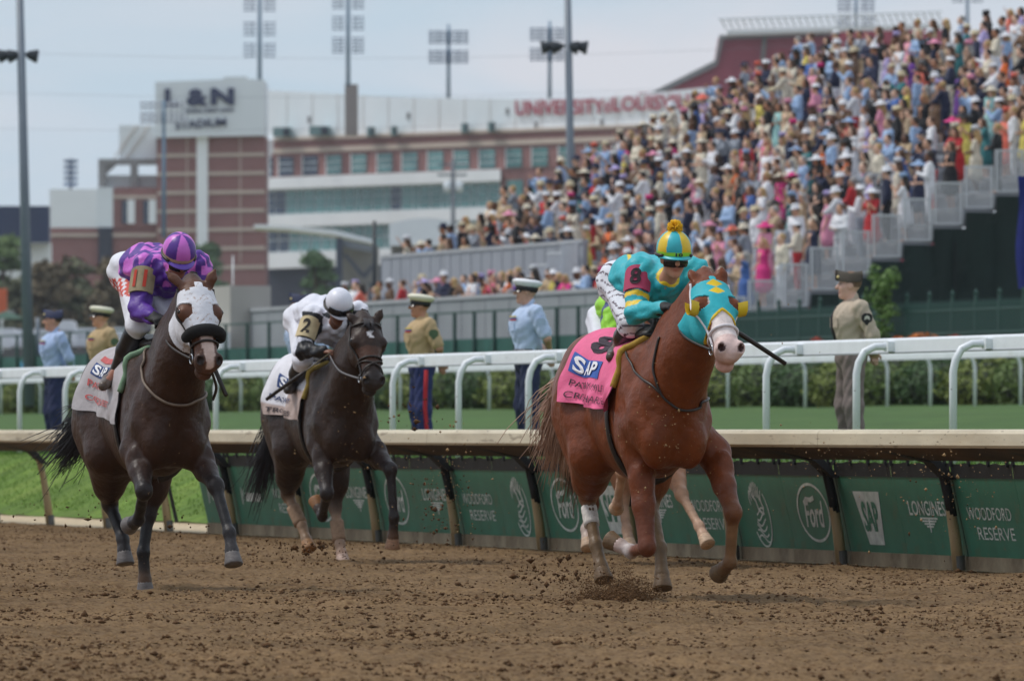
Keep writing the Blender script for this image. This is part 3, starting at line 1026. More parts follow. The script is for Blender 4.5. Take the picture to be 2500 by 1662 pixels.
def yfac(U):
    """the long facade comes nearer towards the right"""
    return 1.0 / (1 / 1250.0 + (U - 650.0) / 1050.0 * (1 / 1185.0 - 1 / 1250.0))
def ypoly(name, pts, m, parent, y=None, thick=6.0, **props):
    """polygon of (U, V) corners standing at its distance y and thick metres deep"""
    f = [P(u, v, (y if y is not None else yfac(u))) for u, v in pts]
    b = [p + Vector((0, thick, 0)) for p in f]
    n = len(f)
    g = G().add(f + b, [tuple(range(n - 1, -1, -1)), tuple(range(n, 2 * n))] + [(i, (i + 1) % n, (i + 1) % n + n, i + n) for i in range(n)])
    return g.obj(name, m, parent, **props)
def rect(name, U0, V0, U1, V1, m, parent, y=None, thick=6.0, dv=0.0):
    return ypoly(name, [(U0, V0), (U1, V0 - dv), (U1, V1 - dv), (U0, V1)], m, parent, y, thick)
def facade_text(txt, parent, U, V, w, h, m, y, bold=0.0, name='lettering', slope=0.0, spacing=1.0):
    Vx, Fs = text_mesh(txt, 1.0, bold, spacing=spacing)
    lo, hi = Vx.min(0), Vx.max(0)
    N = (Vx - (lo + hi) / 2) / (hi - lo + 1e-9)
    V3 = [P(U + q[0] * w, V - q[1] * h - slope * q[0] * w, y if y > 0 else yfac(U + q[0] * w) + y) for q in N]
    b = len(V3)
    V3 = V3 + [p + Vector((0, 0.35, 0)) for p in V3]
    return G().add(V3, Fs + [tuple(reversed([i + b for i in f])) for f in Fs]).obj(name, m, parent)

st = thing('stadium', 'brick and white stadium building with dark letters on its tower', 'stadium')
YT = 1200.0
# sign tower
tw = ypoly('sign_tower', [(379, 201), (545, 194), (546, 188), (603, 187), (604, 193), (646, 196), (646, 331), (379, 336)], M_STW, st, YT - 2, 16)
facade_text('L', st, 419, 238, 34, 42, M_NAVY, YT - 2.5, 0.055, 'letter')
facade_text('&', st, 482, 238, 54, 42, M_NAVY, YT - 2.5, 0.05, 'letter')
facade_text('N', st, 543, 236, 58, 42, M_NAVY, YT - 2.5, 0.055, 'letter')
facade_text('FEDERAL CREDIT UNION', st, 512, 270, 118, 9, M_NAVY, YT - 2.5, 0.02, 'small_lettering', 0.03)
facade_text('STADIUM', st, 490, 302, 124, 21, M_NAVY, YT - 2.5, 0.02, 'lettering', 0.06)
bt = rect('brick_tower', 383, 336, 648, 1030, M_BRICK, st, YT, 14, dv=3)
rect('white_stripe', 480, 330, 507, 625, M_STW2, bt, YT - 0.8, 1.0)
for v in (378, 423, 469, 514, 560, 606, 652):
    rect('stone_band', 384, v - 1.5, 479, v + 7, M_BAND, bt, YT - 0.3, 0.4, 1.5)
    rect('stone_band', 508, v - 3, 647, v + 5.5, M_BAND, bt, YT - 0.3, 0.4, 2)
for u in (455, 585):
    rect('expansion_joint', u, 336, u + 3, 640, M_BAND, bt, YT - 0.15, 0.2)
# stepped wing at the left of the tower
rect('upper_wing', 291, 306, 382, 388, M_STW, st, YT + 4, 10)
for u in (300, 330):
    ypoly('cable_stay', [(u + 34, 306), (u + 36, 306), (u - 20, 386), (u - 23, 386)], M_BAND, st, YT + 3.6, 0.3)
rect('beam', 240, 388, 383, 402, M_GREYC, st, YT + 2, 3)
rect('column', 240, 402, 257, 458, M_GREYC, st, YT + 2, 3)
rect('column', 318, 402, 335, 458, M_GREYC, st, YT + 2, 3)
ypoly('knee_brace', [(257, 402), (285, 402), (257, 428)], M_GREYC, st, YT + 2.4, 1.0)
rect('terrace_wall', 258, 428, 382, 460, M_STW2, st, YT + 5, 3)
lw = rect('low_white_block', 121, 462, 236, 556, M_STW2, st, YT + 1, 12)
rect('low_grey_block', 236, 458, 276, 556, M_STW, st, YT + 0.5, 12)
rect('low_brick_wing', 123, 556, 385, 1030, M_BRICK, st, YT + 1, 12)
bw = rect('brick_wing', 276, 458, 384, 556, M_BRICK, st, YT + 0.6, 12)
for u in (298, 350):
    w = rect('window', u, 490, u + 12, 546, M_GLASSD, bw, YT + 0.1, 0.6)
    rect('white_pilaster', u + 13, 488, u + 31, 546, M_STW2, w, YT - 0.1, 0.6)
rect('stone_band', 277, 477, 383, 485, M_BAND, bw, YT + 0.3, 0.4)
rect('stone_band', 124, 570, 384, 578, M_BAND, lw, YT + 0.5, 0.4)
rect('dark_louvre', 240, 555, 274, 665, M_DARK, st, YT + 0.3, 0.8)
# long wing
wl = ypoly('white_wall', [(646, 220), (760, 226), (1000, 239), (1250, 242), (1480, 238), (1735, 213), (1735, 1030), (1640, 1030), (1640, 330), (1480, 330), (646, 345)], M_STW, st, None, 8)
for u in range(700, 1720, 62):
    top = 226 + (u - 650) * 0.03 if u < 1250 else 242 - (u - 1250) * 0.05
    rect('panel_joint', u, top, u + 1.2, 330, M_BAND, wl, yfac(u) - 0.12, 0.2)
for u, v in ((756, 292), (998, 283), (1240, 272), (1310, 305), (1470, 300)):
    rect('vent', u - 5, v - 8, u + 5, v + 8, M_GREYC, wl, yfac(u) - 0.2, 0.3)
sl = -35.0 / 940.0                      # pixels per pixel: rows climb to the right
def V_at(v_left, U):
    return v_left + sl * (U - 660)
def frow(name, v0, v1, U0, U1, m, parent, dy=0.0, thick=3.0):
    f = [P(U0, V_at(v0, U0), yfac(U0) - dy), P(U1, V_at(v0, U1), yfac(U1) - dy), P(U1, V_at(v1, U1), yfac(U1) - dy), P(U0, V_at(v1, U0), yfac(U0) - dy)]
    b = [p + Vector((0, thick, 0)) for p in f]
    return G().add(f + b, [(3, 2, 1, 0), (4, 5, 6, 7)] + [(i, (i + 1) % 4, (i + 1) % 4 + 4, i + 4) for i in range(4)]).obj(name, m, parent)
frow('cornice', 337, 345, 668, 1640, M_BAND, st, 1.8, 5)
bp = frow('brick_parapet', 345, 364, 668, 1640, M_BRICK, st, 1.2, 5)
frow('stone_band', 364, 376, 668, 1640, M_BAND, st, 1.4, 5)
bf = frow('brick_wall', 376, 434, 653, 1640, M_BRICK, st, 1.0, 6)
rect('white_pier', 650, 340, 668, 432, M_STW2, st, yfac(655) - 1.5, 3)
for i, x in enumerate((110, 175, 300, 425, 555, 690, 820, 955, 1090, 1225, 1365, 1500, 1640, 1785, 1925, 2065)):
    U0 = 600 + x / 2.1445
    U1 = U0 + (14 if i == 0 else 34 + 0.3 * i)
    w = frow('window', 385, 431, U0, U1, M_GLASSD if i < 3 else M_GLASS, bf, 1.25, 0.5)
    for q in (0.33, 0.66):
        frow('glazing_bar', 385 + 46 * q, 386.6 + 46 * q, U0, U1, M_MULL, w, 1.4, 0.3)
    frow('window_jamb', 383, 432, U0 - 3, U0 - 0.4, M_MULL, w, 1.5, 0.5)
frow('white_band', 434, 462, 651, 1222, M_STW2, st, 3.0, 6)
cw = frow('curtain_wall', 462, 526, 653, 1222, M_MULL, st, 1.0, 5)
u = 656.0
i = 0
while u < 1212:
    w = 24 if i % 3 else 13
    for (va, vb) in ((468, 486), (488, 505), (507, 523)):
        frow('pane', va, vb, u, min(u + w, 1218), M_GLASSD if i < 2 or (i * 5) % 13 == 0 else M_GLASS, cw, 1.25, 0.2)
    u += w + 3.2
    i += 1
frow('white_band', 526, 556, 651, 1222, M_STW2, st, 2.5, 6)
cw2 = frow('lower_curtain_wall', 556, 618, 653, 1222, M_MULL, st, 1.0, 5)
u, i = 656.0, 0
while u < 1190:
    for (va, vb) in ((560, 585), (589, 615)):
        frow('pane', va, vb, u, u + 22, M_GLASSD if i < 2 else M_GLASS, cw2, 1.25, 0.2)
    u += 26
    i += 1
frow('white_band', 618, 656, 651, 1222, M_STW2, st, 2.5, 6)
frow('dark_base', 656, 1030, 651, 1222, M_DARK, st, 0.5, 6)
frow('brick_wall', 434, 1030, 1222, 1740, M_BRICK, st, 0.8, 6)
for x in (1365, 1500):
    frow('window', 462, 505, 600 + x / 2.1445, 640 + x / 2.1445, M_GLASS, st, 1.0, 0.5)
facade_text('UNIVERSITY', st, 1366, 262, 218, 36, M_REDL, -0.8, 0.018, 'lettering', 0.02)
facade_text('of', st, 1484, 258, 20, 36, M_REDL, -0.8, 0.012, 'lettering')
facade_text('LOUISVILLE', st, 1606, 250, 220, 36, M_REDL, -0.8, 0.018, 'lettering', 0.045)
for u, v, w in ((688, 323, 44), (780, 320, 50), (905, 322, 20), (962, 320, 16), (1135, 313, 18), (1200, 310, 18)):
    b = rect('rooftop_unit', u - w / 2, v - 12, u + w / 2, v + 10, M_ROOFU, st, yfac(u) - 5, 4)
    rect('unit_grille', u + w * 0.08, v - 9, u + w * 0.42, v + 8, M_DARK, b, yfac(u) - 5.2, 0.3)
# upper seating deck and its white roof
dk = ypoly('seating_deck', [(1757, 88), (2300, 72), (2300, 1030), (1560, 1030), (1560, 226), (1600, 226), (1745, 158)], M_SEAT, st, 1290, 10)
for j in range(11):
    v = 100 + 11 * j
    ypoly('seat_row', [(max(1600, 1752 - max(0, (v - 150)) * 2.0), v), (2030, v - 5), (2030, v - 1), (max(1600, 1752 - max(0, (v - 150)) * 2.0), v + 4)], mat('red_seat_light', lin(196, 100, 118), .7, .1, .4), dk, 1289.4, 0.5)
ypoly('deck_edge', [(1590, 226), (1746, 148), (1757, 86), (2030, 78), (2030, 86), (1766, 96), (1752, 160), (1618, 226)], M_GREYC, st, 1288.5, 3)
ypoly('stair', [(1862, 92), (1872, 92), (1866, 160), (1856, 160)], M_GREYC, dk, 1289, 0.5)
rf = ypoly('roof_beam', [(1775, 74), (2300, 58), (2300, 68), (1775, 86)], M_STW2, st, 1284, 4)
for j in range(32):
    u = 1758 + 17 * j
    v = 47 - 0.03 * (u - 1758)
    ypoly('roof_rib', [(u, v), (u + 5, v), (u + 17, v + 24), (u + 12, v + 24)], M_STW2, rf, 1282, 0.8)
ypoly('roof_edge', [(1755, 46), (2300, 28), (2300, 31), (1755, 50)], M_STW2, rf, 1281, 0.8)
# entrance canopy, tent roof and steel frame right of the glazed wing
M_TENT = mat('white_tent_cloth', lin(240, 244, 248), 0.7, 0.05, 0.4)
M_STEELD = mat('dark_steel', lin(58, 66, 84), 0.5, 0.1, 1.0)
cn_ = thing('entrance_canopy', 'flat white canopy on dark steel frame in front of the glazed wing', 'canopy')
ypoly('roof', [(620, 548), (700, 550), (820, 562), (912, 586), (912, 594), (820, 574), (700, 560), (620, 556)], M_STW2, cn_, 900, 14)
rect('column', 820, 580, 836, 1025, M_STEELD, cn_, 898, 1)
ypoly('brace', [(836, 620), (846, 620), (892, 672), (884, 678)], M_STEELD, cn_, 898.5, 1)
ypoly('brace', [(912, 640), (912, 652), (892, 680), (884, 672)], M_STEELD, cn_, 898.2, 1)
ypoly('truss', [(836, 584), (912, 600), (912, 616), (836, 604)], mat('truss_grey', lin(120, 126, 134), .6, .1, .5), cn_, 899, 1)
rect('back_wall', 836, 600, 925, 1025, M_GREYC, cn_, 912, 1)
tn = thing('event_tent', 'rounded white tent roof beyond the grey spectator wall', 'tent')
pts = [(950, 600)] + [(950 + 190 * t, 560 - 28 * math.sin(math.pi * (0.15 + 0.75 * t))) for t in np.linspace(0, 1, 12)] + [(1140, 600)]
ypoly('roof', pts, M_TENT, tn, 700, 12)
rect('side_wall', 955, 600, 1135, 1020, M_GREYC, tn, 702, 8)
sb = thing('scoreboard', 'dark blue back of a scoreboard behind the left light pole', 'scoreboard')
rect('panel', -60, 503, 119, 592, mat('dark_blue_panel', lin(38, 52, 86), 0.6, 0.1, 0.3), sb, 950, 3)
rect('white_skirt', -30, 594, 124, 1025, M_STW2, sb, 953, 2)
sv = thing('service_tower', 'small steel tower standing on the low white block', 'tower')
rect('mast', 169, 388, 176, 462, M_STEELD, sv, YT + 6, 0.6)
for v in (390, 404, 418, 432, 446):
    ypoly('cross_arm', [(155, v), (190, v), (188, v + 8), (157, v + 8)], mat('tower_lamps', lin(96, 112, 138), .6, .3, 1.5), sv, YT + 5.6, 1.0)

# ------------------------------------------------------------------ stadium light towers
M_MAST = mat('blue_grey_mast', lin(120, 146, 168), 0.5, 0.06, 0.5)
M_LAMPD = mat('lamp_back', lin(120, 136, 160), 0.5, 0.15, 0.5)
M_LAMPW = mat('lamp_face', lin(240, 242, 248), 0.4, 0.15, 0.5)
def light_tower(label, U, Vbase, y, banks, half, Vtop, mastw, bright=False, base=None, cols=8):
    t = thing('light_tower', label, 'light tower', Matrix.Translation(P(U, HZ + 30, y) * 1.0), 'stadium light towers')
    o = t.matrix_basis.translation
    def L(u, v, dy=0.0):
        return P(u, v, y + dy) - o
    k = y / F
    G().tube([L(U, Vbase), L(U, Vtop)], [mastw * k, mastw * k * 0.7], 8).obj('mast', M_MAST, t)
    if base:
        G().box(L(base[0], base[3]), L(base[2], base[1]) + Vector((0, 4, 0))).obj('concrete_pier', mat('tan_pier', lin(150, 140, 136), .9, .05, .3), t)
    for (v0, v1) in banks:
        rows = max(2, int(round((v1 - v0) / 9)))
        fr = G()
        for r_ in range(rows):
            v = v0 + (v1 - v0) * (r_ + 0.5) / rows
            fr.box(L(U - half, v + (2.0 if bright else 0.5)), L(U + half, v - (2.0 if bright else 0.5)) + Vector((0, 0.2, 0)))
        for c in range(0, cols + 1, 2):
            u = U - half + 2 * half * c / cols
            fr.box(L(u - .5, v1, .25), L(u + .5, v0, .45))
        b = fr.obj('lamp_rack', M_LAMPD if not bright else mat('rack_steel', lin(84, 100, 120), .5, .1, .5), t, kind='stuff')
        lm = G()
        for r_ in range(rows):
            v = v0 + (v1 - v0) * (r_ + 0.5) / rows
            for c in range(cols):
                u = U - half + 2 * half * (c + 0.5) / cols
                w = half / cols * 0.68
                if abs(u - U) < mastw * 1.2:
                    continue
                lm.lathe([(0.3 * w * k, 0), (w * k, 0.25), (w * k, 0.5), (0, .45)], 7, Matrix.Translation(L(u, v, -0.25)) @ Matrix.Rotation(R(96), 4, 'X'))
        lm.obj('lamps', M_LAMPW if bright else M_LAMPD, b, kind='stuff')
    return t
light_tower('tall light tower rising behind the white sign tower', 634, 200, 1260, [(-15, 30), (52, 90), (104, 142)], 38, -60, 5.5)
light_tower('tall light tower on a tan pier over the white wall', 850, 210, 1215, [(-20, 24), (38, 76), (90, 132)], 38, -60, 5.5, base=(842, 206, 873, 330))
light_tower('light tower with two lamp racks left of the middle pole', 1095, 246, 1290, [(74, 108), (122, 156)], 48, 60, 5)
light_tower('light tower with two lamp racks just behind the middle pole', 1342, 246, 1290, [(67, 101), (116, 150)], 48, 52, 5)
light_tower('light tower standing above the red seating deck', 2090, 130, 1330, [(-6, 30), (38, 66)], 44, -40, 5)
light_tower('light tower top peeking over the top row of spectators', 2362, 120, 1330, [(-20, 8)], 36, -40, 5)
light_tower('nearer slim light mast with three rows of white lamps', 400, 580, 640, [(246, 268), (272, 302)], 57, 246, 5.5, True, cols=9)

# two tall grey floodlight poles inside the course
M_POLE = mat('galvanised_pole', lin(116, 126, 138), 0.45, 0.12, 0.8)
M_FLOOD = mat('floodlight_black', lin(44, 50, 56), 0.5, 0.15, 2.0)
def flood_pole(label, pts, y, w, arm_v, lamps):
    o = P(pts[0][0], pts[0][1], y)
    t = thing('floodlight_pole', label, 'pole', Matrix.Translation(o), 'tall floodlight poles in the infield')
    k = y / F
    G().tube([P(u, v, y) - o for u, v in pts], [w[0] * k, w[1] * k], 14).obj('pole', M_POLE, t)
    u_arm = np.interp(arm_v, [pts[1][1], pts[0][1]], [pts[1][0], pts[0][0]])
    G().tube([P(min(lamps) + u_arm, arm_v, y) - o, P(max(lamps) + u_arm, arm_v, y) - o], 4 * k, 8).obj('cross_arm', M_FLOOD, t)
    for d in lamps:
        c = P(u_arm + d, arm_v + 3, y) - o
        s_ = 1 if d > 0 else -1
        b = G().lathe([(4 * k, -14 * k), (9 * k, -10 * k), (17 * k, 12 * k), (16 * k, 15 * k), (0, 15 * k)], 12, Matrix.Translation(c) @ Matrix.Rotation(R(100 * s_), 4, 'Y'))
        f = b.obj('floodlight', M_FLOOD, t)
        G().lathe([(14 * k, 15.5 * k), (0, 15.6 * k)], 12, Matrix.Translation(c) @ Matrix.Rotation(R(100 * s_), 4, 'Y')).obj('lens', M_LAMPD, f)
        G().tube([c, c + Vector((0, 0, 12 * k))], 2.4 * k, 6).obj('yoke', M_FLOOD, f)
flood_pole('tall grey floodlight pole at the left edge', [(72, 990), (47, -70)], 255, (15, 9), 133, (-62, -40, -18, 26))
flood_pole('tall grey floodlight pole in front of the red wall lettering', [(1403, 995), (1385, -60)], 262, (12, 8.5), 112, (-52, -28, 10, 32))
t = thing('short_post', 'short grey post beside the left floodlight pole', 'post', Matrix.Translation(P(92, 870, 268)))
G().tube([(0, 0, 0), (0, 0, 95 * 268 / F)], 5 * 268 / F, 8).obj('shaft', M_POLE, t)
# wooden power pole in front of the glazed wing
o = P(1106, 1005, 640)
t = thing('utility_pole', 'slim utility pole with cross-arms in front of the glazed wing', 'pole', Matrix.Translation(o))
k = 640 / F
G().tube([(0, 0, 0), (0, 0, 615 * k)], [7 * k, 5 * k], 8).obj('shaft', mat('weathered_wood', lin(120, 124, 130), .9, .15, 1.0), t)
for v in (600, 575):
    G().box((-38 * k, -2 * k, v * k), (34 * k, 2 * k, (v + 5) * k)).obj('cross_arm', MATS['weathered_wood'], t)
for j in (-1, 1):
    G().lathe([(0, 535 * k), (9 * k, 537 * k), (10 * k, 560 * k), (0, 563 * k)], 8, Matrix.Translation((j * 14 * k, 0, 0))).obj('transformer', M_STW, t)
# faint overhead wires across the sky
for j, (va, vb) in enumerate([(128, 118), (228, 206), (318, 268)]):
    t = thing('overhead_wire', ['uppermost', 'middle', 'lowest'][j] + ' thin overhead wire crossing the cloudy sky', 'wire')
    pts = []
    for q in np.linspace(0, 1, 24):
        pts.append(P(-150 + 2100 * q, va + (vb - va) * q + 26 * (q - .5) ** 2 * 4 * -1 + 20, 520))
    G().tube(pts, 0.008, 5).obj('cable', mat('wire_grey', lin(120, 128, 138), .6, .05), t)

# ------------------------------------------------------------------ trees
M_BARK = mat('tree_bark', lin(86, 74, 62), 0.9, 0.25, 3.0)
def tree(label, U, Vbase, Vtop, wpx, y, m, seed, k=2600, leaf=0.28, clumps=9, name='tree', low=0.3):
    r = np.random.default_rng(seed)
    o = P(U, Vbase, y)
    H = (Vbase - Vtop) * y / F
    W = wpx * y / F / 2
    t = thing(name, label, 'tree', Matrix.Translation(o), 'trees beyond the course')
    tr = G().tube([(0, 0, -1), (0.05 * H * r.normal(), 0, H * .35), (0.04 * H * r.normal(), 0, H * .8)], [H * .035, H * .025, H * .008], 8)
    tips = []
    for i in range(clumps):
        a = r.uniform(0, 6.28)
        h = H * r.uniform(low, 0.93)
        rr = W * (1.0 - 0.6 * max(0, (h / H - low) / (1 - low))) * r.uniform(0.35, 0.95)
        e = Vector((math.cos(a) * rr, math.sin(a) * rr * .8, h))
        tr.tube([(0, 0, h * .6), (e.x * .5, e.y * .5, h * .8), e], [H * .014, H * .01, H * .004], 5)
        tips.append(e)
    tr.obj('trunk', M_BARK, t)
    Vs, Fs, b = [], [], 0
    for i, e in enumerate(tips):
        q = W * r.uniform(0.36, 0.58)
        V, Fq = leaf_cloud(ell_cloud((q, q * .9, q * r.uniform(.6, .9)), lump=.35), k // clumps, leaf, seed * 31 + i)
        V = V + np.array(e)
        Vs.append(V)
        Fs.append(Fq + b)
        b += len(V)
    new('crown', np_mesh('crown', np.concatenate(Vs), np.concatenate(Fs), False), m, t)
    return t
L_BR = mat('brownish_leaf', lin(108, 96, 72), 0.8, 0.3, 0.6)
L_DK = mat('dark_olive_leaf', lin(94, 96, 70), 0.8, 0.3, 0.6)
L_GR = mat('fresh_leaf', lin(112, 132, 84), 0.8, 0.3, 0.6)
L_GR2 = mat('mid_leaf', lin(96, 120, 84), 0.8, 0.3, 0.6)
tree('pale green tree at the left edge behind the pole', 2, 860, 575, 120, 760, L_GR, 5, 2600, .4)
tree('dark brownish tree just right of the left pole', 122, 860, 640, 130, 690, L_BR, 6, 5200, .36, 22, low=.04)
tree('olive bushy tree left of the purple jockey', 205, 860, 632, 150, 700, L_DK, 7, 5200, .36, 22, low=.04)
tree('brown bushy tree half hidden by the purple jockey', 275, 860, 648, 130, 680, L_BR, 8, 5200, .36, 22, low=.04)
tree('dark low tree behind the left light pole', 45, 860, 655, 120, 700, L_DK, 9, 4600, .36, 22, low=.04)
tree('low olive tree behind the purple jockey', 345, 860, 665, 120, 720, L_DK, 10, 4600, .36, 22, low=.04)
tree('light green tree between the purple jockey and the brick tower', 500, 1020, 560, 100, 980, L_GR2, 11, 3000, .45, 12, low=.62)
tree('small green tree in front of the dark building base', 778, 1000, 602, 100, 640, L_GR2, 12, 3600, .26, 14, low=.62)
tree('thin green sapling left of the black mast', 850, 1000, 690, 60, 600, L_GR2, 13, 900, .2, low=.6)
# leafy vine on the fence beside the soldier
r_ = np.random.default_rng(70)
s = s_at(2155, 35.7)
o = TP(35.7, s, 1.6)
t = thing('fence_vine', 'tall drooping green vine on the fence right of the tan soldier', 'vine', tm_at(35.7, s, 1.6))
stem = G().tube([(0, 0, 0), (.03, .02, 1.2), (-.02, 0, 2.4)], [.03, .025, .012], 6)
Vs, Fs, b = [], [], 0
for i in range(46):
    h = r_.uniform(.3, 2.75)
    w = .14 + .26 * math.sin(min(1, h / 2.4) * 2.2)
    c = Vector((r_.normal(0, .05), r_.normal(-.05, w), h))
    stem.tube([(0, 0, max(0, h - .3)), c], [.012, .006], 4)
    V, Fq = leaf_cloud(ell_cloud((.14, .18, .30), lump=.3), 90, .05, 400 + i, up=-.2)
    V = V + np.array(c)
    Vs.append(V); Fs.append(Fq + b); b += len(V)
stem.obj('stem', M_WOOD, t)
new('leaves', np_mesh('leaves', np.concatenate(Vs), np.concatenate(Fs), False), mat('vine_leaf', lin(92, 124, 50), .6, .3, 6), t)

# ------------------------------------------------------------------ far car park, tent and barrels at the left
new('parking_terrace', G().box((-60, 560, -1), (-20, 790, 6.4)).mesh('parking_terrace'), mat('asphalt', lin(96, 96, 98), .9, .15, .5), kind='structure')
M_CARW = mat('white_car_paint', lin(228, 230, 234), 0.3, 0.03, 1.0)
M_TYRE = mat('tyre', lin(24, 24, 26), .8, .2, 6)
def car(label, U, y, w, h, c):
    x = P(U, HZ, y).x
    t = thing('parked_car', label, 'car', Matrix.Translation((x, y, 6.4)), 'white cars on the raised car park')
    body = G().prism([(-w / 2, .35), (w / 2, .35), (w / 2 + .02, .75), (w / 2 - .08, h * .62), (w / 2 - .22, h * .95), (w / 2 - .4, h), (-w / 2 + .4, h), (-w / 2 + .22, h * .95), (-w / 2 + .08, h * .62), (-w / 2 - .02, .75)], 0, 4.3)
    body.obj('body', c, t)
    G().add([(-w / 2 + .16, -.012, h * .64), (w / 2 - .16, -.012, h * .64), (w / 2 - .3, .1, h * .93), (-w / 2 + .3, .1, h * .93)], [(0, 1, 2, 3)]).obj('windscreen', M_GLASSD, t)
    for s_ in (-1, 1):
        G().lathe([(.12, -.02), (.12, .05), (0, .05)], 8, Matrix.Translation((s_ * (w / 2 - .25), -.04, .68)) @ Matrix.Rotation(R(90), 4, 'X')).obj('headlight', M_LAMPW, t)
        G().box((s_ * (w / 2 - .12) - .11, .4, 0), (s_ * (w / 2 - .12) + .11, 1.0, .6)).obj('wheel', M_TYRE, t)
for j, (U, y, w, h) in enumerate([(10, 585, 1.9, 1.6), (60, 588, 1.9, 1.55), (100, 600, 1.9, 1.7), (150, 582, 2.0, 2.1), (212, 584, 1.9, 1.6), (300, 590, 1.9, 1.7)]):
    car(f'white parked car beyond the fence, {ordn[j]} from the left edge', U, y, w, h, M_CARW)
t = thing('canopy_tent', 'dark green peaked canopy tent at the left edge', 'tent', Matrix.Translation(P(18, 800, 520)))
k = 520 / F
g = G()
g.add([(-52 * k, -1, 22 * k), (44 * k, -1, 22 * k), (44 * k, 1.6, 22 * k), (-52 * k, 1.6, 22 * k), (-4 * k, .3, 42 * k)], [(0, 1, 4), (1, 2, 4), (2, 3, 4), (3, 0, 4), (3, 2, 1, 0)])
g.obj('roof', mat('green_tent', lin(62, 92, 78), .8, .1, 1), t)
for a, b in ((-50, -.9), (42, -.9), (42, 1.5), (-50, 1.5)):
    G().box((a * k - .03, b - .03, -2), (a * k + .03, b + .03, 22 * k)).obj('leg', M_STW, t)
t = thing('orange_sign', 'orange board standing at the left edge', 'sign', Matrix.Translation(P(4, 800, 530)))
k = 530 / F
G().box((-22 * k, -.05, 35 * k), (13 * k, .05, 96 * k)).obj('board', mat('orange_board', lin(206, 104, 70), .7, .1, 1), t)
G().box((-2 * k, -.04, -60 * k), (2 * k, .04, 36 * k)).obj('leg', M_STW, t)

# ------------------------------------------------------------------ the air between the track and the stadium
hz_m = bpy.data.materials.new('thin_haze')
hz_m.use_nodes = True
_t = hz_m.node_tree
_t.nodes.remove(_t.nodes['Principled BSDF'])
_v = _t.nodes.new('ShaderNodeVolumePrincipled')
_v.inputs['Color'].default_value = (.86, .92, 1.0, 1)
_v.inputs['Density'].default_value = 0.00008
_v.inputs['Anisotropy'].default_value = 0.2
_t.links.new(_v.outputs['Volume'], [n for n in _t.nodes if n.type == 'OUTPUT_MATERIAL'][0].inputs['Volume'])
new('haze', G().box((-420, -60, -1.6), (420, 1520, 92)).mesh('haze'), hz_m, kind='stuff', label='thin bluish haze in the air over the course', category='haze')
# ================================================================== PEOPLE
def nrm(v):
    v = np.array(v, float)
    return v / (np.linalg.norm(v) + 1e-12)

def head_prims(S, c, f, u, skin, k=1.0, face=True, lips=None, eyes=True):
    """head centred at c, facing f, crown towards u"""
    c = np.array(c, float)
    f = nrm(f)
    l = nrm(np.cross(u, f))
    u = np.cross(f, l)
    Rm = np.stack([f, l, u])
    q = lambda a, b, d: c + k * (a * f + b * l + d * u)
    S.ell(q(-0.012, 0, 0.025), np.array([.1, .078, .098]) * k, Rm, .03, skin)
    S.ell(q(.025, 0, -.04), np.array([.07, .06, .085]) * k, Rm, .03, skin)
    S.cone(q(.03, 0, -.075), q(.066, 0, -.105), .045 * k, .03 * k, .03, skin)
    if face:
        S.cone(q(.086, 0, .012), q(.115, 0, -.03), .012 * k, .018 * k, .008, skin)
        S.cone(q(.076, -.034, .03), q(.076, .034, .03), .014 * k, .014 * k, .02, tuple(np.array(skin) * .9))
        for s in (-1, 1):
            S.ell(q(-.008, s * .078, -.012), np.array([.026, .011, .034]) * k, Rm, .012, skin)
            S.ell(q(.055, s * .04, -.03), np.array([.03, .022, .022]) * k, Rm, .03, skin)
            if eyes:
                S.ell(q(.08, s * .031, .008), np.array([.010, .015, .008]) * k, Rm, .006, (.03, .025, .02))
        S.ell(q(.088, 0, -.068), np.array([.015, .028, .011]) * k, Rm, .006, lips or (skin[0] * .62, skin[1] * .4, skin[2] * .38))
    return Rm

def hand_prims(S, w, d, palm, skin, k=1.0, curl=0.5, side=1):
    """wrist w, pointing d, palm normal; five fingers of different lengths, bent by curl"""
    w = np.array(w, float)
    d = nrm(d)
    p = nrm(np.array(palm, float) - np.dot(palm, d) * d)
    a = np.cross(p, d) * side
    S.ell(w + d * .05 * k, np.array([.055, .042, .02]) * k, np.stack([d, a, p]), .015, skin)
    ln = [.072, .08, .075, .06]
    for i in range(4):
        b = w + k * (d * .09 + a * (.03 - .02 * i))
        d1 = nrm(d * math.cos(curl * .8) + p * math.sin(curl * .8))
        m = b + d1 * ln[i] * .5 * k
        d2 = nrm(d * math.cos(curl * 2.0) + p * math.sin(curl * 2.0))
        S.chain([b, m, m + d2 * ln[i] * .5 * k], [.0105 * k, .0095 * k, .008 * k], .006, skin)
    t0 = w + k * (d * .03 + a * .035)
    t1 = t0 + k * (d * .03 + a * .025 + p * .012)
    S.chain([t0, t1, t1 + k * (d * .03 + a * .004 + p * .012)], [.014 * k, .012 * k, .009 * k], .008, skin)

def std_joints(h=1.75):
    k = h / 1.75
    J = dict(pelvis=(0, 0, .95), waist=(0, 0, 1.10), chest=(.01, 0, 1.30), neck=(-.015, 0, 1.475), head=(.02, 0, 1.625))
    for s, n in ((1, 'l'), (-1, 'r')):
        J['sh' + n] = (-.01, .185 * s, 1.42)
        J['el' + n] = (-.03, .235 * s, 1.13)
        J['wr' + n] = (.06, .225 * s, .89)
        J['hip' + n] = (0, .09 * s, .92)
        J['kn' + n] = (.03, .1 * s, .5)
        J['an' + n] = (-.02, .1 * s, .085)
        J['to' + n] = (.15, .12 * s, .035)
    return {a: np.array(b, float) * k for a, b in J.items()}

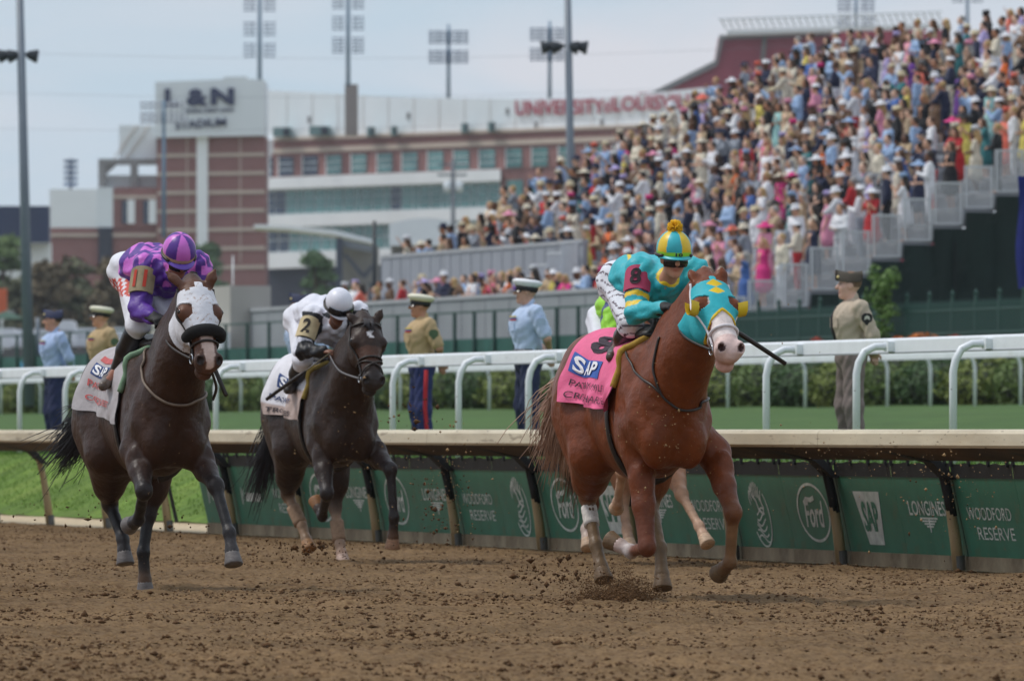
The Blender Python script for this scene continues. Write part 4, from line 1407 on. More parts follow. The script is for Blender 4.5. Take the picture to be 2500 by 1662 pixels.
def body_prims(J, skin, k=1.0, hands=True, f=(1, 0, 0), u=(0, 0, 1), face=True, eyes=True, curl=.5, palms=None):
    S = Sdf()
    head_prims(S, J['head'], f, u, skin, k, face, eyes=eyes)
    S.cone(J['neck'], J['head'] - .05 * k * nrm(u), .056 * k, .052 * k, .03, skin)
    S.chain([J['pelvis'], J['waist'], J['chest'], J['neck']], [.12 * k, .11 * k, .125 * k, .05 * k], .05, skin)
    for n in 'lr':
        S.chain([J['sh' + n], J['el' + n], J['wr' + n]], [.048 * k, .04 * k, .026 * k], .02, skin)
        S.cone(J['chest'], J['sh' + n], .1 * k, .055 * k, .05, skin)
        S.chain([J['hip' + n], J['kn' + n], J['an' + n]], [.078 * k, .052 * k, .036 * k], .03, skin)
        S.cone(J['an' + n], J['to' + n], .036 * k, .026 * k, .02, skin)
        if hands:
            d = nrm(J['wr' + n] - J['el' + n])
            pm = (palms or {}).get(n, (0, -1 if n == 'l' else 1, 0))
            hand_prims(S, J['wr' + n], d, pm, skin, k, curl, 1 if n == 'l' else -1)
        else:
            d = nrm(J['wr' + n] - J['el' + n])
            S.cone(J['wr' + n], J['wr' + n] + d * .11 * k, .028 * k, .03 * k, .02, skin, flat=((0, 1, 0), .7))
    return S

def top_prims(J, k=1.0, sleeve=1.0, loose=1.0, hem='waist', col=None, up=(0, 0, 1)):
    """shirt or jacket; sleeve 1 long, .45 short"""
    S = Sdf()
    side = (0, 1, 0)
    S.chain([J['pelvis'] if hem != 'waist' else (J['pelvis'] * .6 + J['waist'] * .4), J['waist'], J['chest']],
            [.112 * k * loose, .108 * k * loose, .128 * k * loose], .06, col, flat=(side, 1.38))
    S.cone(J['chest'], J['neck'] * .8 + J['chest'] * .2, .12 * k, .062 * k, .05, col, flat=(side, 1.2))
    for n in 'lr':
        sh, el, wr = J['sh' + n], J['el' + n], J['wr' + n]
        S.cone(J['neck'] * .6 + J['chest'] * .4, sh, .066 * k, .064 * k, .05, col)
        if sleeve > .9:
            S.chain([sh, el, wr - nrm(wr - el) * .02], [.068 * k * loose, .055 * k * loose, .04 * k * loose], .03, col)
        else:
            m = sh + (el - sh) * .8
            S.chain([sh, m], [.07 * k * loose, .062 * k * loose], .03, col)
    return S

def leg_prims(J, k=1.0, col=None, long=True, wide=1.0):
    S = Sdf()
    S.cone(J['pelvis'] + np.array([0, -.045 * k, 0]), J['pelvis'] + np.array([0, .045 * k, 0]), .125 * k, .125 * k, .05, col)
    for n in 'lr':
        a = J['an' + n] + np.array([0, 0, .03])
        S.chain([J['hip' + n], J['kn' + n], a], [.098 * k, .072 * k * wide, .058 * k * wide], .05, col)
    return S

M_SKINO = mat('skin_object', mode='object', rough=.55, var=.08, scale=20)
M_CLOTHO = mat('cloth_object', mode='object', rough=.85, var=.12, scale=9, bump=.006, bscale=14, sheen=.1)
M_HAIRO = mat('hair_object', mode='object', rough=.6, var=.25, scale=40, stretch=(1, 1, .2))

# ------------------------------------------------------------------ spectators: a few body types, shared meshes
def spectator_types():
    T = []
    arms = {
        'down': {},
        'crossed': dict(ell=(.06, .25, 1.16), elr=(.06, -.25, 1.16), wrl=(.24, -.02, 1.16), wrr=(.24, .03, 1.12)),
        'phone': dict(ell=(.14, .24, 1.22), elr=(.12, -.24, 1.2), wrl=(.33, .08, 1.45), wrr=(.32, -.06, 1.44)),
        'point': dict(ell=(.12, .33, 1.5), wrl=(.28, .42, 1.72), elr=(.0, -.25, 1.15), wrr=(.16, -.18, 1.02)),
        'clap': dict(ell=(.05, .25, 1.14), elr=(.05, -.25, 1.14), wrl=(.3, .03, 1.24), wrr=(.3, -.03, 1.22)),
        'lean': dict(ell=(.2, .24, 1.2), elr=(.2, -.24, 1.2), wrl=(.36, .12, 1.12), wrr=(.36, -.1, 1.12), head=(.12, 0, 1.58), neck=(.06, 0, 1.44), chest=(.05, 0, 1.28), shl=(.05, .185, 1.39), shr=(.05, -.185, 1.39)),
    }
    for sex, arm in (('man', 'down'), ('man', 'crossed'), ('man', 'phone'), ('man', 'lean'), ('man', 'clap'), ('woman', 'down'), ('woman', 'crossed'), ('woman', 'point'), ('woman', 'phone'), ('woman', 'lean')):
        J = std_joints(1.75)
        for a, b in arms[arm].items():
            J[a] = np.array(b, float)
        k = 1.0
        if sex == 'woman':
            for a in J:
                J[a] = J[a] * np.array([.93, .86, .95])
            k = .9
        d = dict(sex=sex, arm=arm, J=J, k=k)
        def me(S, h, nm):
            V, Fq = S.mesh(h)
            return np_mesh(nm, relax(V, Fq, 1, .4), Fq), (V, Fq)
        B = body_prims(J, (.5, .4, .3), k, hands=False, face=True, eyes=False)
        d['body'], _ = me(B, .026, 'spectator_body')
        if sex == 'man':
            d['top'], _ = me(top_prims(J, k, 1.0, 1.08, 'hip'), .028, 'jacket')
            d['bottom'], _ = me(leg_prims(J, k), .032, 'trousers')
            # shirt front and tie seen in the open jacket
            S = Sdf().cone(J['neck'] + np.array([.055, 0, -.04]), J['waist'] + np.array([.125, 0, .06]), .02, .012, .02).cone(J['neck'] + np.array([.05, .0, -.02]), J['chest'] + np.array([.115, 0, -.02]), .045, .03, .02)
            d['shirt'], _ = me(S, .022, 'shirt')
        else:
            d['top'], _ = me(top_prims(J, k, .45, .98, 'waist'), .028, 'bodice')
            S = Sdf()
            S.chain([J['waist'], J['pelvis'], np.array([.0, 0, .55])], [.11, .15, .2], .06, flat=((0, 1, 0), 1.25))
            d['bottom'], _ = me(S, .034, 'skirt')
        # hair
        h = J['head']
        S = Sdf().ell(h + np.array([-.028, 0, .035]) * k, np.array([.1, .088, .1]) * k, None, .03)
        S.ell(h + np.array([.12, 0, -.05]) * k, np.array([.09, .075, .1]) * k, None, .03, op=-1)
        d['hair'], _ = me(S, .02, 'hair')
        S = Sdf().ell(h + np.array([-.028, 0, .035]) * k, np.array([.102, .09, .1]) * k, None, .03)
        S.chain([h + np.array([-.06, 0, .0]), h + np.array([-.085, 0, -.14]), h + np.array([-.1, 0, -.27])], [.085 * k, .085 * k, .05 * k], .05, flat=((0, 1, 0), 1.2))
        S.ell(h + np.array([.12, 0, -.06]) * k, np.array([.1, .075, .12]) * k, None, .03, op=-1)
        d['longhair'], _ = me(S, .022, 'hair')
        T.append(d)
    return T
TYPES = spectator_types()
HAT = {}
HAT['fedora'] = G().lathe([(.0, .115), (.06, .125), (.085, .11), (.098, .04), (.102, .012), (.165, -.002), (.17, .004), (.10, .02)], 14, sx=1.12).mesh('hat')
HAT['boater'] = G().lathe([(.0, .105), (.09, .105), (.1, .095), (.103, .01), (.16, .004), (.162, .012), (.1, .016)], 14, sx=1.08).mesh('hat')
HAT['wide_brim'] = G().lathe([(.0, .11), (.07, .105), (.098, .05), (.105, .01), (.18, .006), (.255, -.03), (.26, -.022), (.18, .016), (.1, .02)], 16).mesh('hat')
g = G().lathe([(.0, .105), (.06, .098), (.093, .05), (.1, .0)], 12, sx=1.1)
g.add([(.08, -.07, .012), (.08, .07, .012), (.19, .055, -.012), (.19, -.055, -.012), (.08, -.07, .0), (.08, .07, .0), (.19, .055, -.022), (.19, -.055, -.022)], [(0, 3, 2, 1), (4, 5, 6, 7), (0, 1, 5, 4), (1, 2, 6, 5), (2, 3, 7, 6), (3, 0, 4, 7)])
HAT['cap'] = g.mesh('hat')
g = G().lathe([(.0, .03), (.1, .025), (.14, .0), (.0, .01)], 12, Matrix.Translation((0, .03, .08)) @ Matrix.Rotation(.4, 4, 'X'))
_r = random.Random(5)
for i in range(11):
    a = i * 2.4
    c = Vector((math.cos(a) * .07, .04 + math.sin(a) * .07, .12 + _r.uniform(-.02, .05)))
    g.lathe([(.0, .04), (.045, .03), (.06, .0), (.03, -.02), (0, -.02)], 6, Matrix.Translation(c) @ Euler((_r.uniform(-1, 1), _r.uniform(-1, 1), 0)).to_matrix().to_4x4())
HAT['fascinator'] = g.mesh('hat')
_hatname = {'fedora': 'fedora', 'boater': 'boater hat', 'wide_brim': 'wide-brimmed hat', 'cap': 'cap', 'fascinator': 'flowered fascinator'}

PAL = {'pale blue': lin(152, 178, 212), 'navy': lin(38, 44, 70), 'white': lin(226, 226, 230), 'cream': lin(218, 208, 188), 'tan': lin(188, 164, 132), 'pink': lin(228, 150, 176),
       'hot pink': lin(220, 56, 132), 'coral': lin(232, 116, 96), 'lavender': lin(184, 170, 216), 'grey': lin(146, 152, 162), 'black': lin(30, 30, 34), 'teal': lin(52, 118, 122), 'red': lin(186, 42, 48),
       'yellow': lin(226, 206, 104), 'mint': lin(158, 206, 204), 'purple': lin(112, 64, 150), 'brown': lin(112, 86, 66), 'blue': lin(70, 104, 168), 'orange': lin(230, 112, 50), 'straw': lin(206, 192, 160)}
MEN = ['navy'] * 11 + ['black'] * 8 + ['pale blue'] * 8 + ['white'] * 7 + ['grey'] * 4 + ['tan'] * 5 + ['cream'] * 5 + ['brown'] * 2 + ['blue'] * 2 + ['lavender', 'pink', 'teal', 'brown', 'red']
WOM = ['white'] * 5 + ['black'] * 5 + ['navy'] * 3 + ['pink'] * 2 + ['hot pink'] * 1 + ['pale blue'] * 2 + ['cream'] * 5 + ['tan'] * 3 + ['brown'] * 2 + ['mint', 'lavender', 'yellow', 'coral', 'red', 'red', 'purple', 'teal', 'blue', 'orange']
HM = [None] * 10 + ['straw', 'straw', 'cream', 'white', 'navy', 'white', 'white']
HW = [None] * 12 + ['hot pink', 'pink', 'pink', 'white', 'white', 'white', 'white', 'coral', 'cream', 'cream', 'black', 'pale blue', 'lavender']
SKINS = [lin(222, 178, 152)] * 5 + [lin(206, 158, 130)] * 4 + [lin(176, 124, 94)] * 2 + [lin(112, 76, 58)] * 2
HAIRS = [('dark', lin(44, 34, 28))] * 4 + [('brown', lin(88, 62, 44))] * 3 + [('blond', lin(178, 146, 98))] * 2 + [('grey', lin(150, 146, 142))]
M_MET = mat('galvanised_barrier', lin(196, 200, 206), .45, .06, 2.0)

# ------------------------------------------------------------------ the bleachers
def zdeck(d):
    return 0.509 * d - 26.5
S0, S1 = 197.0, 239.5
RUN = 0.77
M_DECK = mat('grey_deck', lin(150, 152, 158), .7, .1, 1.0)
M_WALL = mat('grey_panel_wall', lin(152, 156, 164), .75, .1, .6, stretch=(1, 3, .2))
M_WALLC = mat('grey_concrete_wall', lin(150, 154, 158), .85, .12, .5, .004, 30)
ble = thing('bleachers', 'steep open bleacher packed with spectators behind a dark green screen', 'bleachers', TM.copy())
rows = []
for i in range(21):
    d = 57.6 + RUN * i
    n = d - D0
    far = S1 if d > 61.0 else min(S1, s_at(1452, n))
    rows.append((i, n, zdeck(d), far))
    G().box((n - .02, S0, zdeck(d) - .36), (n + RUN - .03, far, zdeck(d))).obj('tread', M_DECK, ble)
    G().box((n + .42, S0 + .1, zdeck(d) + .40), (n + .68, far - .1, zdeck(d) + .44)).obj('bench', mat('aluminium_bench', lin(178, 182, 188), .4, .08, 2), ble)
# end screen of dark cloth hung under the steps
V, Fs = [], []
rr = np.random.default_rng(3)
cols = []
for i in range(21):
    for q in (0.0, .33, .66, .999):
        d = 57.6 + RUN * (i + q)
        cols.append((d - D0, zdeck(57.6 + RUN * i) - .06))
nr = 16
for ci, (n, zt) in enumerate(cols):
    for r_ in range(nr + 1):
        f = r_ / nr
        V.append((n, S0 - .12 + .035 * math.sin(n * 3.1 + f * 5) + .03 * math.sin(n * 1.3 - f * 9) + .012 * rr.normal(), 1.45 + (zt - 1.45) * f))
for ci in range(len(cols) - 1):
    for r_ in range(nr):
        a = ci * (nr + 1) + r_
        Fs.append((a, a + nr + 1, a + nr + 2, a + 1))
scr_ = thing('screen_cloth', 'dark green cloth screen covering the near end of the bleachers', 'screen', TM.copy())
g = G()
g.add(V, Fs, True)
g.obj('cloth', mat('dark_green_cloth', lin(14, 36, 34), .85, .2, 1.2), scr_)
G().box((s_at(2290, 0) * 0 + 43.9, S0 - .17, 1.5), (43.98, S0 - .155, 5.6)).obj('seam', mat('seam_dark', lin(12, 26, 26), .9, .1), scr_)

def barrier(label, n, s, z, along='n', L=.72, H=1.08, bars=7, name='crowd_barrier'):
    """galvanised panel with vertical bars"""
    rz = 0 if along == 'n' else R(90)
    t = thing(name, label, 'barrier', tm_at(n, s, z, rz), 'galvanised barriers on the bleachers')
    fr = G()
    fr.box((0, -.02, .06), (L, .02, .1)).box((0, -.02, H - .05), (L, .02, H)).box((0, -.02, .1001), (.045, .02, H - .0501)).box((L - .045, -.02, .1001), (L, .02, H - .0501))
    fr.obj('frame', M_MET, t)
    bm = G().box((-.017, -.012, .101), (.017, .012, H - .0511)).mesh('bar')
    for j in range(bars):
        new('bar', bm, M_MET, t, M=Matrix.Translation((.045 + (L - .09) * (j + .5) / bars, 0, 0)))
    return t
for i, n, z, far in rows:
    if n + D0 > 68.0:
        break
    barrier(f'galvanised end barrier, {ordn[i]} step up the near end of the bleachers', n + .02, S0 - .03, z - .03)
# walls of the lower promenade and of the far seating block
NL, NU = 37.7, 40.75
pw = thing('promenade_wall', 'long grey concrete wall behind the green windscreen fence', 'wall', TM.copy())
sA, sB = s_at(1560, NL), s_at(612, NL)
G().box((NL, sA, 1.4), (NL + .25, sB, 4.5)).obj('wall_face', M_WALLC, pw)
G().box((NL - .04, sA - .02, 4.5), (NL + .3, sB + .02, 4.6)).obj('coping', mat('pale_coping', lin(172, 174, 178), .8, .1, 1), pw)
s = sA
while s < sB:
    G().box((NL - .012, s, 1.5), (NL - .001, s + .03, 4.49)).obj('joint', mat('joint_dark', lin(120, 124, 130), .9, .1), pw)
    s += 2.4
G().box((NL + .25, sA, 3.3), (NU, sB, 3.5)).obj('walkway', M_DECK, pw)
uw = thing('seating_wall', 'tall grey panelled wall below the far block of spectators', 'wall', TM.copy())
sC, sD = s_at(1424, NU), S1 + .2
G().box((NU, sC, 3.5), (NU + .12, sD, 5.98)).obj('wall_face', M_WALL, uw)
G().box((NU - .03, sC, 5.98), (NU + .15, sD, 6.08)).obj('coping', MATS['pale_coping'], uw)
s = sC + .4
while s < sD:
    G().box((NU - .02, s, 3.5), (NU - .001, s + .05, 5.97)).obj('rib', M_WALL, uw)
    s += 1.1
G().box((NU - .022, s_at(1030, NU), 4.7), (NU - .002, s_at(1030, NU) + .5, 5.3)).obj('notice', M_STW2, uw)
for j in range(5):
    barrier(f'stepped galvanised railing at the right end of the grey wall, {ordn[j]} panel', NU - .3 - .5 * j, s_at(1436 + 10 * j, NU), 5.0 - .32 * j, along='s', L=1.5, bars=9, H=1.05)
def row_at(U, V, up=.8):
    best = None
    for i, n, z, far in rows:
        s = s_at(U, n)
        if S0 + .5 < s < far:
            v = HZ - (z + up - CAMZ) * F / depth(n, s)
            if best is None or abs(v - V) < best[0]:
                best = (abs(v - V), n, s, z)
    return best[1:]
for j, (U, V, lab) in enumerate([(2030, 352, 'upper middle'), (1760, 380, 'left'), (2130, 450, 'right'), (2085, 480, 'lower right'), (1910, 330, 'topmost'), (1640, 350, 'far left'), (1700, 520, 'lower left')]):
    n, s, z = row_at(U, V)
    barrier(f'galvanised aisle railing among the spectators, {lab} of the block', n, s, z, along='n', L=1.5, bars=12)
# concrete stair block, rails and flag pole left of the promenade
sb_ = thing('stair_block', 'pale concrete stair block at the left end of the promenade wall', 'wall', tm_at(NL, s_at(612, NL), 0))
G().box((-.6, .02, 1.4), (.6, 2.6, 5.25)).obj('block', mat('pale_concrete', lin(178, 174, 168), .85, .08, .6), sb_)
G().box((-.9, 2.62, 1.4), (.5, 9.0, 5.0)).obj('lower_block', MATS['pale_concrete'], sb_)
G().box((-1.0, -.4, 3.1), (-.7, 2.2, 3.9)).obj('white_box', M_STW2, sb_)
t = thing('flag_pole', 'thin bare flag pole on the concrete stair block', 'pole', tm_at(NL, s_at(588, NL) + 1, 5.0))
G().tube([(0, 0, 0), (0, 0, 1.1)], .022, 8).obj('shaft', M_STW2, t)
G().lathe([(0, 1.1), (.04, 1.13), (0, 1.17)], 8).obj('finial', M_STW2, t)
t = thing('black_mast', 'black mast with a loudspeaker box at the left end of the grey wall', 'pole', tm_at(NU - .8, s_at(914, NU - .8), 3.5))
G().tube([(0, 0, 0), (0, 0, 3.5)], [.07, .05], 8).obj('shaft', M_FLOOD, t)
G().box((-.1, -.16, 1.2), (.1, .3, 1.75)).obj('loudspeaker', M_FLOOD, t)
t = thing('flag', 'dark blue flag hanging at the right edge of the picture', 'flag', Matrix.Translation(P(2506, 700, 150)))
k = 150 / F
V = []
for i in range(9):
    for j in range(5):
        V.append(((-22 + 11 * j) * k + .03 * math.sin(i * .9 + j), .06 * math.sin(j * 1.9 + i * .3), (270 - 33 * i + (j - 2) * 6 * (i / 8)) * k))
g = G().add(V, [(a * 5 + b, a * 5 + b + 1, a * 5 + b + 6, a * 5 + b + 5) for a in range(8) for b in range(4)], True)
g.obj('cloth', mat('royal_blue_cloth', lin(30, 40, 120), .8, .15, 3), t)
G().tube([(28 * k, 0, -600 * k), (28 * k, 0, 290 * k)], .03, 8).obj('flag_pole', M_MET, t)

# ------------------------------------------------------------------ where everybody stands
rp = random.Random(23)
spots = []
for i, n, z, far in rows:
    s = S0 + .45 + rp.uniform(0, .3)
    while s < far - .3:
        if rp.random() < .93 and not (abs(s - 207.6) < .75 or abs(s - 222.5) < .8):
            spots.append(('stand', i, n + .2 + rp.uniform(-.1, .12), s, z))
        s += rp.uniform(.8, 1.75)
s = s_at(1490, 39)
while s < s_at(880, 39):
    if rp.random() < .8:
        spots.append(('promenade', 0, 38.25 + rp.uniform(0, .35), s, 3.5))
    if rp.random() < .35:
        spots.append(('promenade', 1, 39.2 + rp.uniform(0, .5), s + .2, 3.5))
    s += rp.uniform(.5, .9)
# what each one shows from the front: drop the wholly hidden, keep the 300 that show most as people of their own
W_, H_ = 720, 416
cover = np.zeros((H_, W_), bool)
vis = []
for sp in sorted(spots, key=lambda q: depth(q[2], q[3])):
    kind, i, n, s, z = sp
    p = TP(n, s)
    k = F / p.y / 4
    uc, vb = (CU + p.x / p.y * F) / 4, HZ / 4 - (z - CAMZ) * k
    if kind == 'promenade':
        vb = min(vb, HZ / 4 - (4.6 - CAMZ) * k)
    u0, u1 = int(uc - .23 * k), int(uc + .23 * k) + 1
    v0, v1 = int(HZ / 4 - (z + 1.72 - CAMZ) * k), int(vb)
    u0c, u1c, v0c, v1c = max(u0, 0), min(u1, W_), max(v0, 0), min(v1, H_)
    if u1c <= u0c or v1c <= v0c:
        continue
    sub = cover[v0c:v1c, u0c:u1c]
    a = int((~sub).sum())
    sub[:] = True
    if a > 0:
        vis.append((a, sp, uc * 4))
vis.sort(key=lambda q: -q[0])
_in = [q for q in vis if q[2] < 2490]
IND = _in[:300]
REST = [q for q in _in[300:] if q[0] > 3] + [q for q in vis if q[2] >= 2490]

def outfit(r):
    T = r.choice(TYPES)
    man = T['sex'] == 'man'
    top = r.choice(MEN if man else WOM)
    bot = r.choice(['navy', 'tan', 'grey', 'black', 'cream', 'red', top, top, 'white', 'pale blue']) if man else top
    hatc = r.choice(HM if man else HW)
    hat = None
    if hatc:
        hat = r.choice(['fedora', 'fedora', 'boater', 'cap'] if man else ['wide_brim', 'wide_brim', 'fascinator', 'fascinator'])
    hn, hc = r.choice(HAIRS)
    return T, top, bot, hat, hatc, hn, hc, r.choice(SKINS), r.choice(['white', 'white', 'pink', 'pale blue'])
rp2 = random.Random(77)
byrow = {}
for q in IND:
    byrow.setdefault((q[1][0], q[1][1]), []).append(q)
hatM = {}
for key in sorted(byrow):
    members = sorted(byrow[key], key=lambda q: -q[2])
    for pos, (a, (kind, i, n, s, z), U) in enumerate(members):
        T, top, bot, hat, hatc, hn, hc, sk, sh = outfit(rp2)
        J, k = T['J'], T['k']
        yaw = R(180) + rp2.uniform(-.75, .65)
        sc = rp2.uniform(.94, 1.05)
        M = tm_at(n, s, z, yaw) @ Matrix.Diagonal((sc, sc, sc, 1))
        garment = 'jacket' if T['sex'] == 'man' else 'dress'
        hd = f'{hatc} {_hatname[hat]}' if hat else f'{hn} hair'
        place = f'{ordn[i]} row up, {ordn[pos]} from right' if kind == 'stand' else f'{"front" if i == 0 else "back"} of promenade, {ordn[pos]} from right'
        lab = f'{T["sex"]} in {top} {garment} with {hd}, {place}'
        o = new('spectator', T['body'], M_SKINO, M=M, color=sk, label=lab, category='person', group='spectators on the bleachers' if kind == 'stand' else 'spectators on the promenade')
        new('jacket' if T['sex'] == 'man' else 'bodice', T['top'], M_CLOTHO, o, PAL[top])
        new('trousers' if T['sex'] == 'man' else 'skirt', T['bottom'], M_CLOTHO, o, PAL[bot])
        if T['sex'] == 'man':
            new('shirt', T['shirt'], M_CLOTHO, o, PAL[sh])
        if not (hat and T['sex'] == 'man' and hat == 'cap' and False):
            new('hair', T['longhair'] if T['sex'] == 'woman' else T['hair'], M_HAIRO, o, hc)
        if hat:
            hm = Matrix.Translation(Vector(J['head']) + Vector((-.015, 0, .05)) * k) @ Euler((rp2.uniform(-.12, .12), rp2.uniform(-.05, .2), 0)).to_matrix().to_4x4() @ Matrix.Diagonal((k, k, k, 1))
            new('hat', HAT[hat], M_CLOTHO, o, PAL[hatc], M=hm)
# the many faces farther back, one mass
lowV, lowF, lowC, base = [], [], [], 0
low = []
for T in TYPES:
    parts = []
    for nm in ('body', 'top', 'bottom', 'hair' if T['sex'] == 'man' else 'longhair'):
        me = T[nm]
        co = np.empty(len(me.vertices) * 3)
        me.vertices.foreach_get('co', co)
        co = co.reshape(-1, 3)
        # coarsen by snapping to a 45 mm lattice
        q = np.round(co / .05).astype(int)
        uq, inv = np.unique(q, axis=0, return_inverse=True)
        cnt = np.bincount(inv.ravel())
        cc = np.stack([np.bincount(inv.ravel(), co[:, j]) / cnt for j in range(3)], 1)
        li = np.empty(len(me.loops), dtype=np.int32)
        me.loops.foreach_get('vertex_index', li)
        fq = inv.ravel()[li].reshape(-1, 4)
        tri = np.concatenate([fq[:, [0, 1, 2]], fq[:, [0, 2, 3]]])
        ok = (tri[:, 0] != tri[:, 1]) & (tri[:, 1] != tri[:, 2]) & (tri[:, 0] != tri[:, 2])
        tri = np.unique(np.sort(tri[ok], 1), axis=0) if False else tri[ok]
        parts.append((cc, tri))
    low.append(parts)
hatarr = {}
for nm, me in HAT.items():
    co = np.array([v.co[:] for v in me.vertices])
    tris = []
    for p in me.polygons:
        v = list(p.vertices)
        for j in range(1, len(v) - 1):
            tris.append((v[0], v[j], v[j + 1]))
    hatarr[nm] = (co, np.array(tris))
rp3 = random.Random(99)
for a, (kind, i, n, s, z), U in REST:
    T, top, bot, hat, hatc, hn, hc, sk, sh = outfit(rp3)
    M = np.array(tm_at(n, s, z, R(180) + rp3.uniform(-.75, .65)))
    for (cc, tri), c in zip(low[TYPES.index(T)], (sk, PAL[top], PAL[bot], hc)):
        lowV.append(cc @ M[:3, :3].T + M[:3, 3])
        lowF.append(tri + base)
        lowC.append(np.tile(np.array(c), (len(cc), 1)))
        base += len(cc)
    if hat:
        co, tri = hatarr[hat]
        c2 = co * T['k'] + T['J']['head'] + np.array([-.015, 0, .05]) * T['k']
        lowV.append(c2 @ M[:3, :3].T + M[:3, 3])
        lowF.append(tri + base)
        lowC.append(np.tile(np.array(PAL[hatc]), (len(co), 1)))
        base += len(co)
if lowV:
    new('distant_crowd', np_mesh('distant_crowd', np.concatenate(lowV), np.concatenate(lowF), True, np.concatenate(lowC)), mat('crowd_cloth', mode='attr', rough=.85, var=.1, scale=2),
        kind='stuff', label='mass of smaller spectators filling the gaps of the bleachers', category='crowd')
print('spots', len(spots), 'visible', len(vis), 'rest', len(REST), 'tri', sum(len(f) for f in lowF))
# ================================================================== HORSES AND JOCKEYS
M_COAT = mat('horse_coat', mode='attr', rough=.44, var=.24, scale=9, bump=.034, bscale=17, spec=.27, speck=[(lin(150, 122, 88), 60, .72, .8), (lin(120, 96, 70), 130, .70, .6)])
M_HOOF = mat('hoof_horn', mode='object', rough=.6, var=.3, scale=30, stretch=(1, 1, 3))
M_EYE = mat('dark_eye', (.012, .009, .007), .08, 0)
M_STRAP = mat('dark_leather', lin(42, 34, 30), .45, .2, 20)
M_STRAPW = mat('white_strap', lin(226, 222, 226), .6, .12, 20)
M_BIT = mat('steel_bit', lin(176, 178, 182), .25, .1, 10, metal=.9)
M_VC = mat('painted_cloth', mode='attr', rough=.6, var=.08, scale=14, bump=.028, bscale=16, spec=.3)
M_FLEECE = mat('black_fleece', lin(24, 23, 24), .95, .3, 60, .02, 120)

class Frame:
    """a horse's own frame: x forwards, y to its left, z up from the ground below its withers"""
    def __init__(self, U, y, head_deg=0.0):
        x = (U - CU) / F * y
        self.o = np.array([x, y])
        f = np.array([-A2[0], -A2[1]])
        c, s = math.cos(R(head_deg)), math.sin(R(head_deg))
        self.f = np.array([f[0] * c - f[1] * s, f[0] * s + f[1] * c])
        self.l = np.array([-self.f[1], self.f[0]])
        self.M = Matrix(((self.f[0], self.l[0], 0, x), (self.f[1], self.l[1], 0, y), (0, 0, 1, 0), (0, 0, 0, 1)))
    def at(self, U, V, L):
        """the point seen at (U, V) that lies L metres ahead of the withers"""
        ru, rv = (U - CU) / F, (HZ - V) / F
        y = (L + self.o @ self.f) / (ru * self.f[0] + self.f[1])
        p = np.array([ru * y, y])
        return np.array([L, (p - self.o) @ self.l, CAMZ + rv * y])

def hit(fr, S, pts):
    """where the sight lines through photograph pixels (U, V) meet a solid"""
    out = []
    Mi = np.array(fr.M.inverted())
    c = Mi[:3, :3] @ np.array([0, 0, CAMZ]) + Mi[:3, 3]
    d = np.array([nrm(Mi[:3, :3] @ np.array([(u - CU) / F, 1, (HZ - v) / F])) for u, v in pts])
    t = np.full(len(d), fr.o[1] - 2.2)
    for _ in range(40):
        t = t + np.clip(S.eval(c + d * t[:, None]), -.2, .5) * .9
    return c + d * t[:, None]

def mul(c, k):
    return tuple(np.array(c) * k)

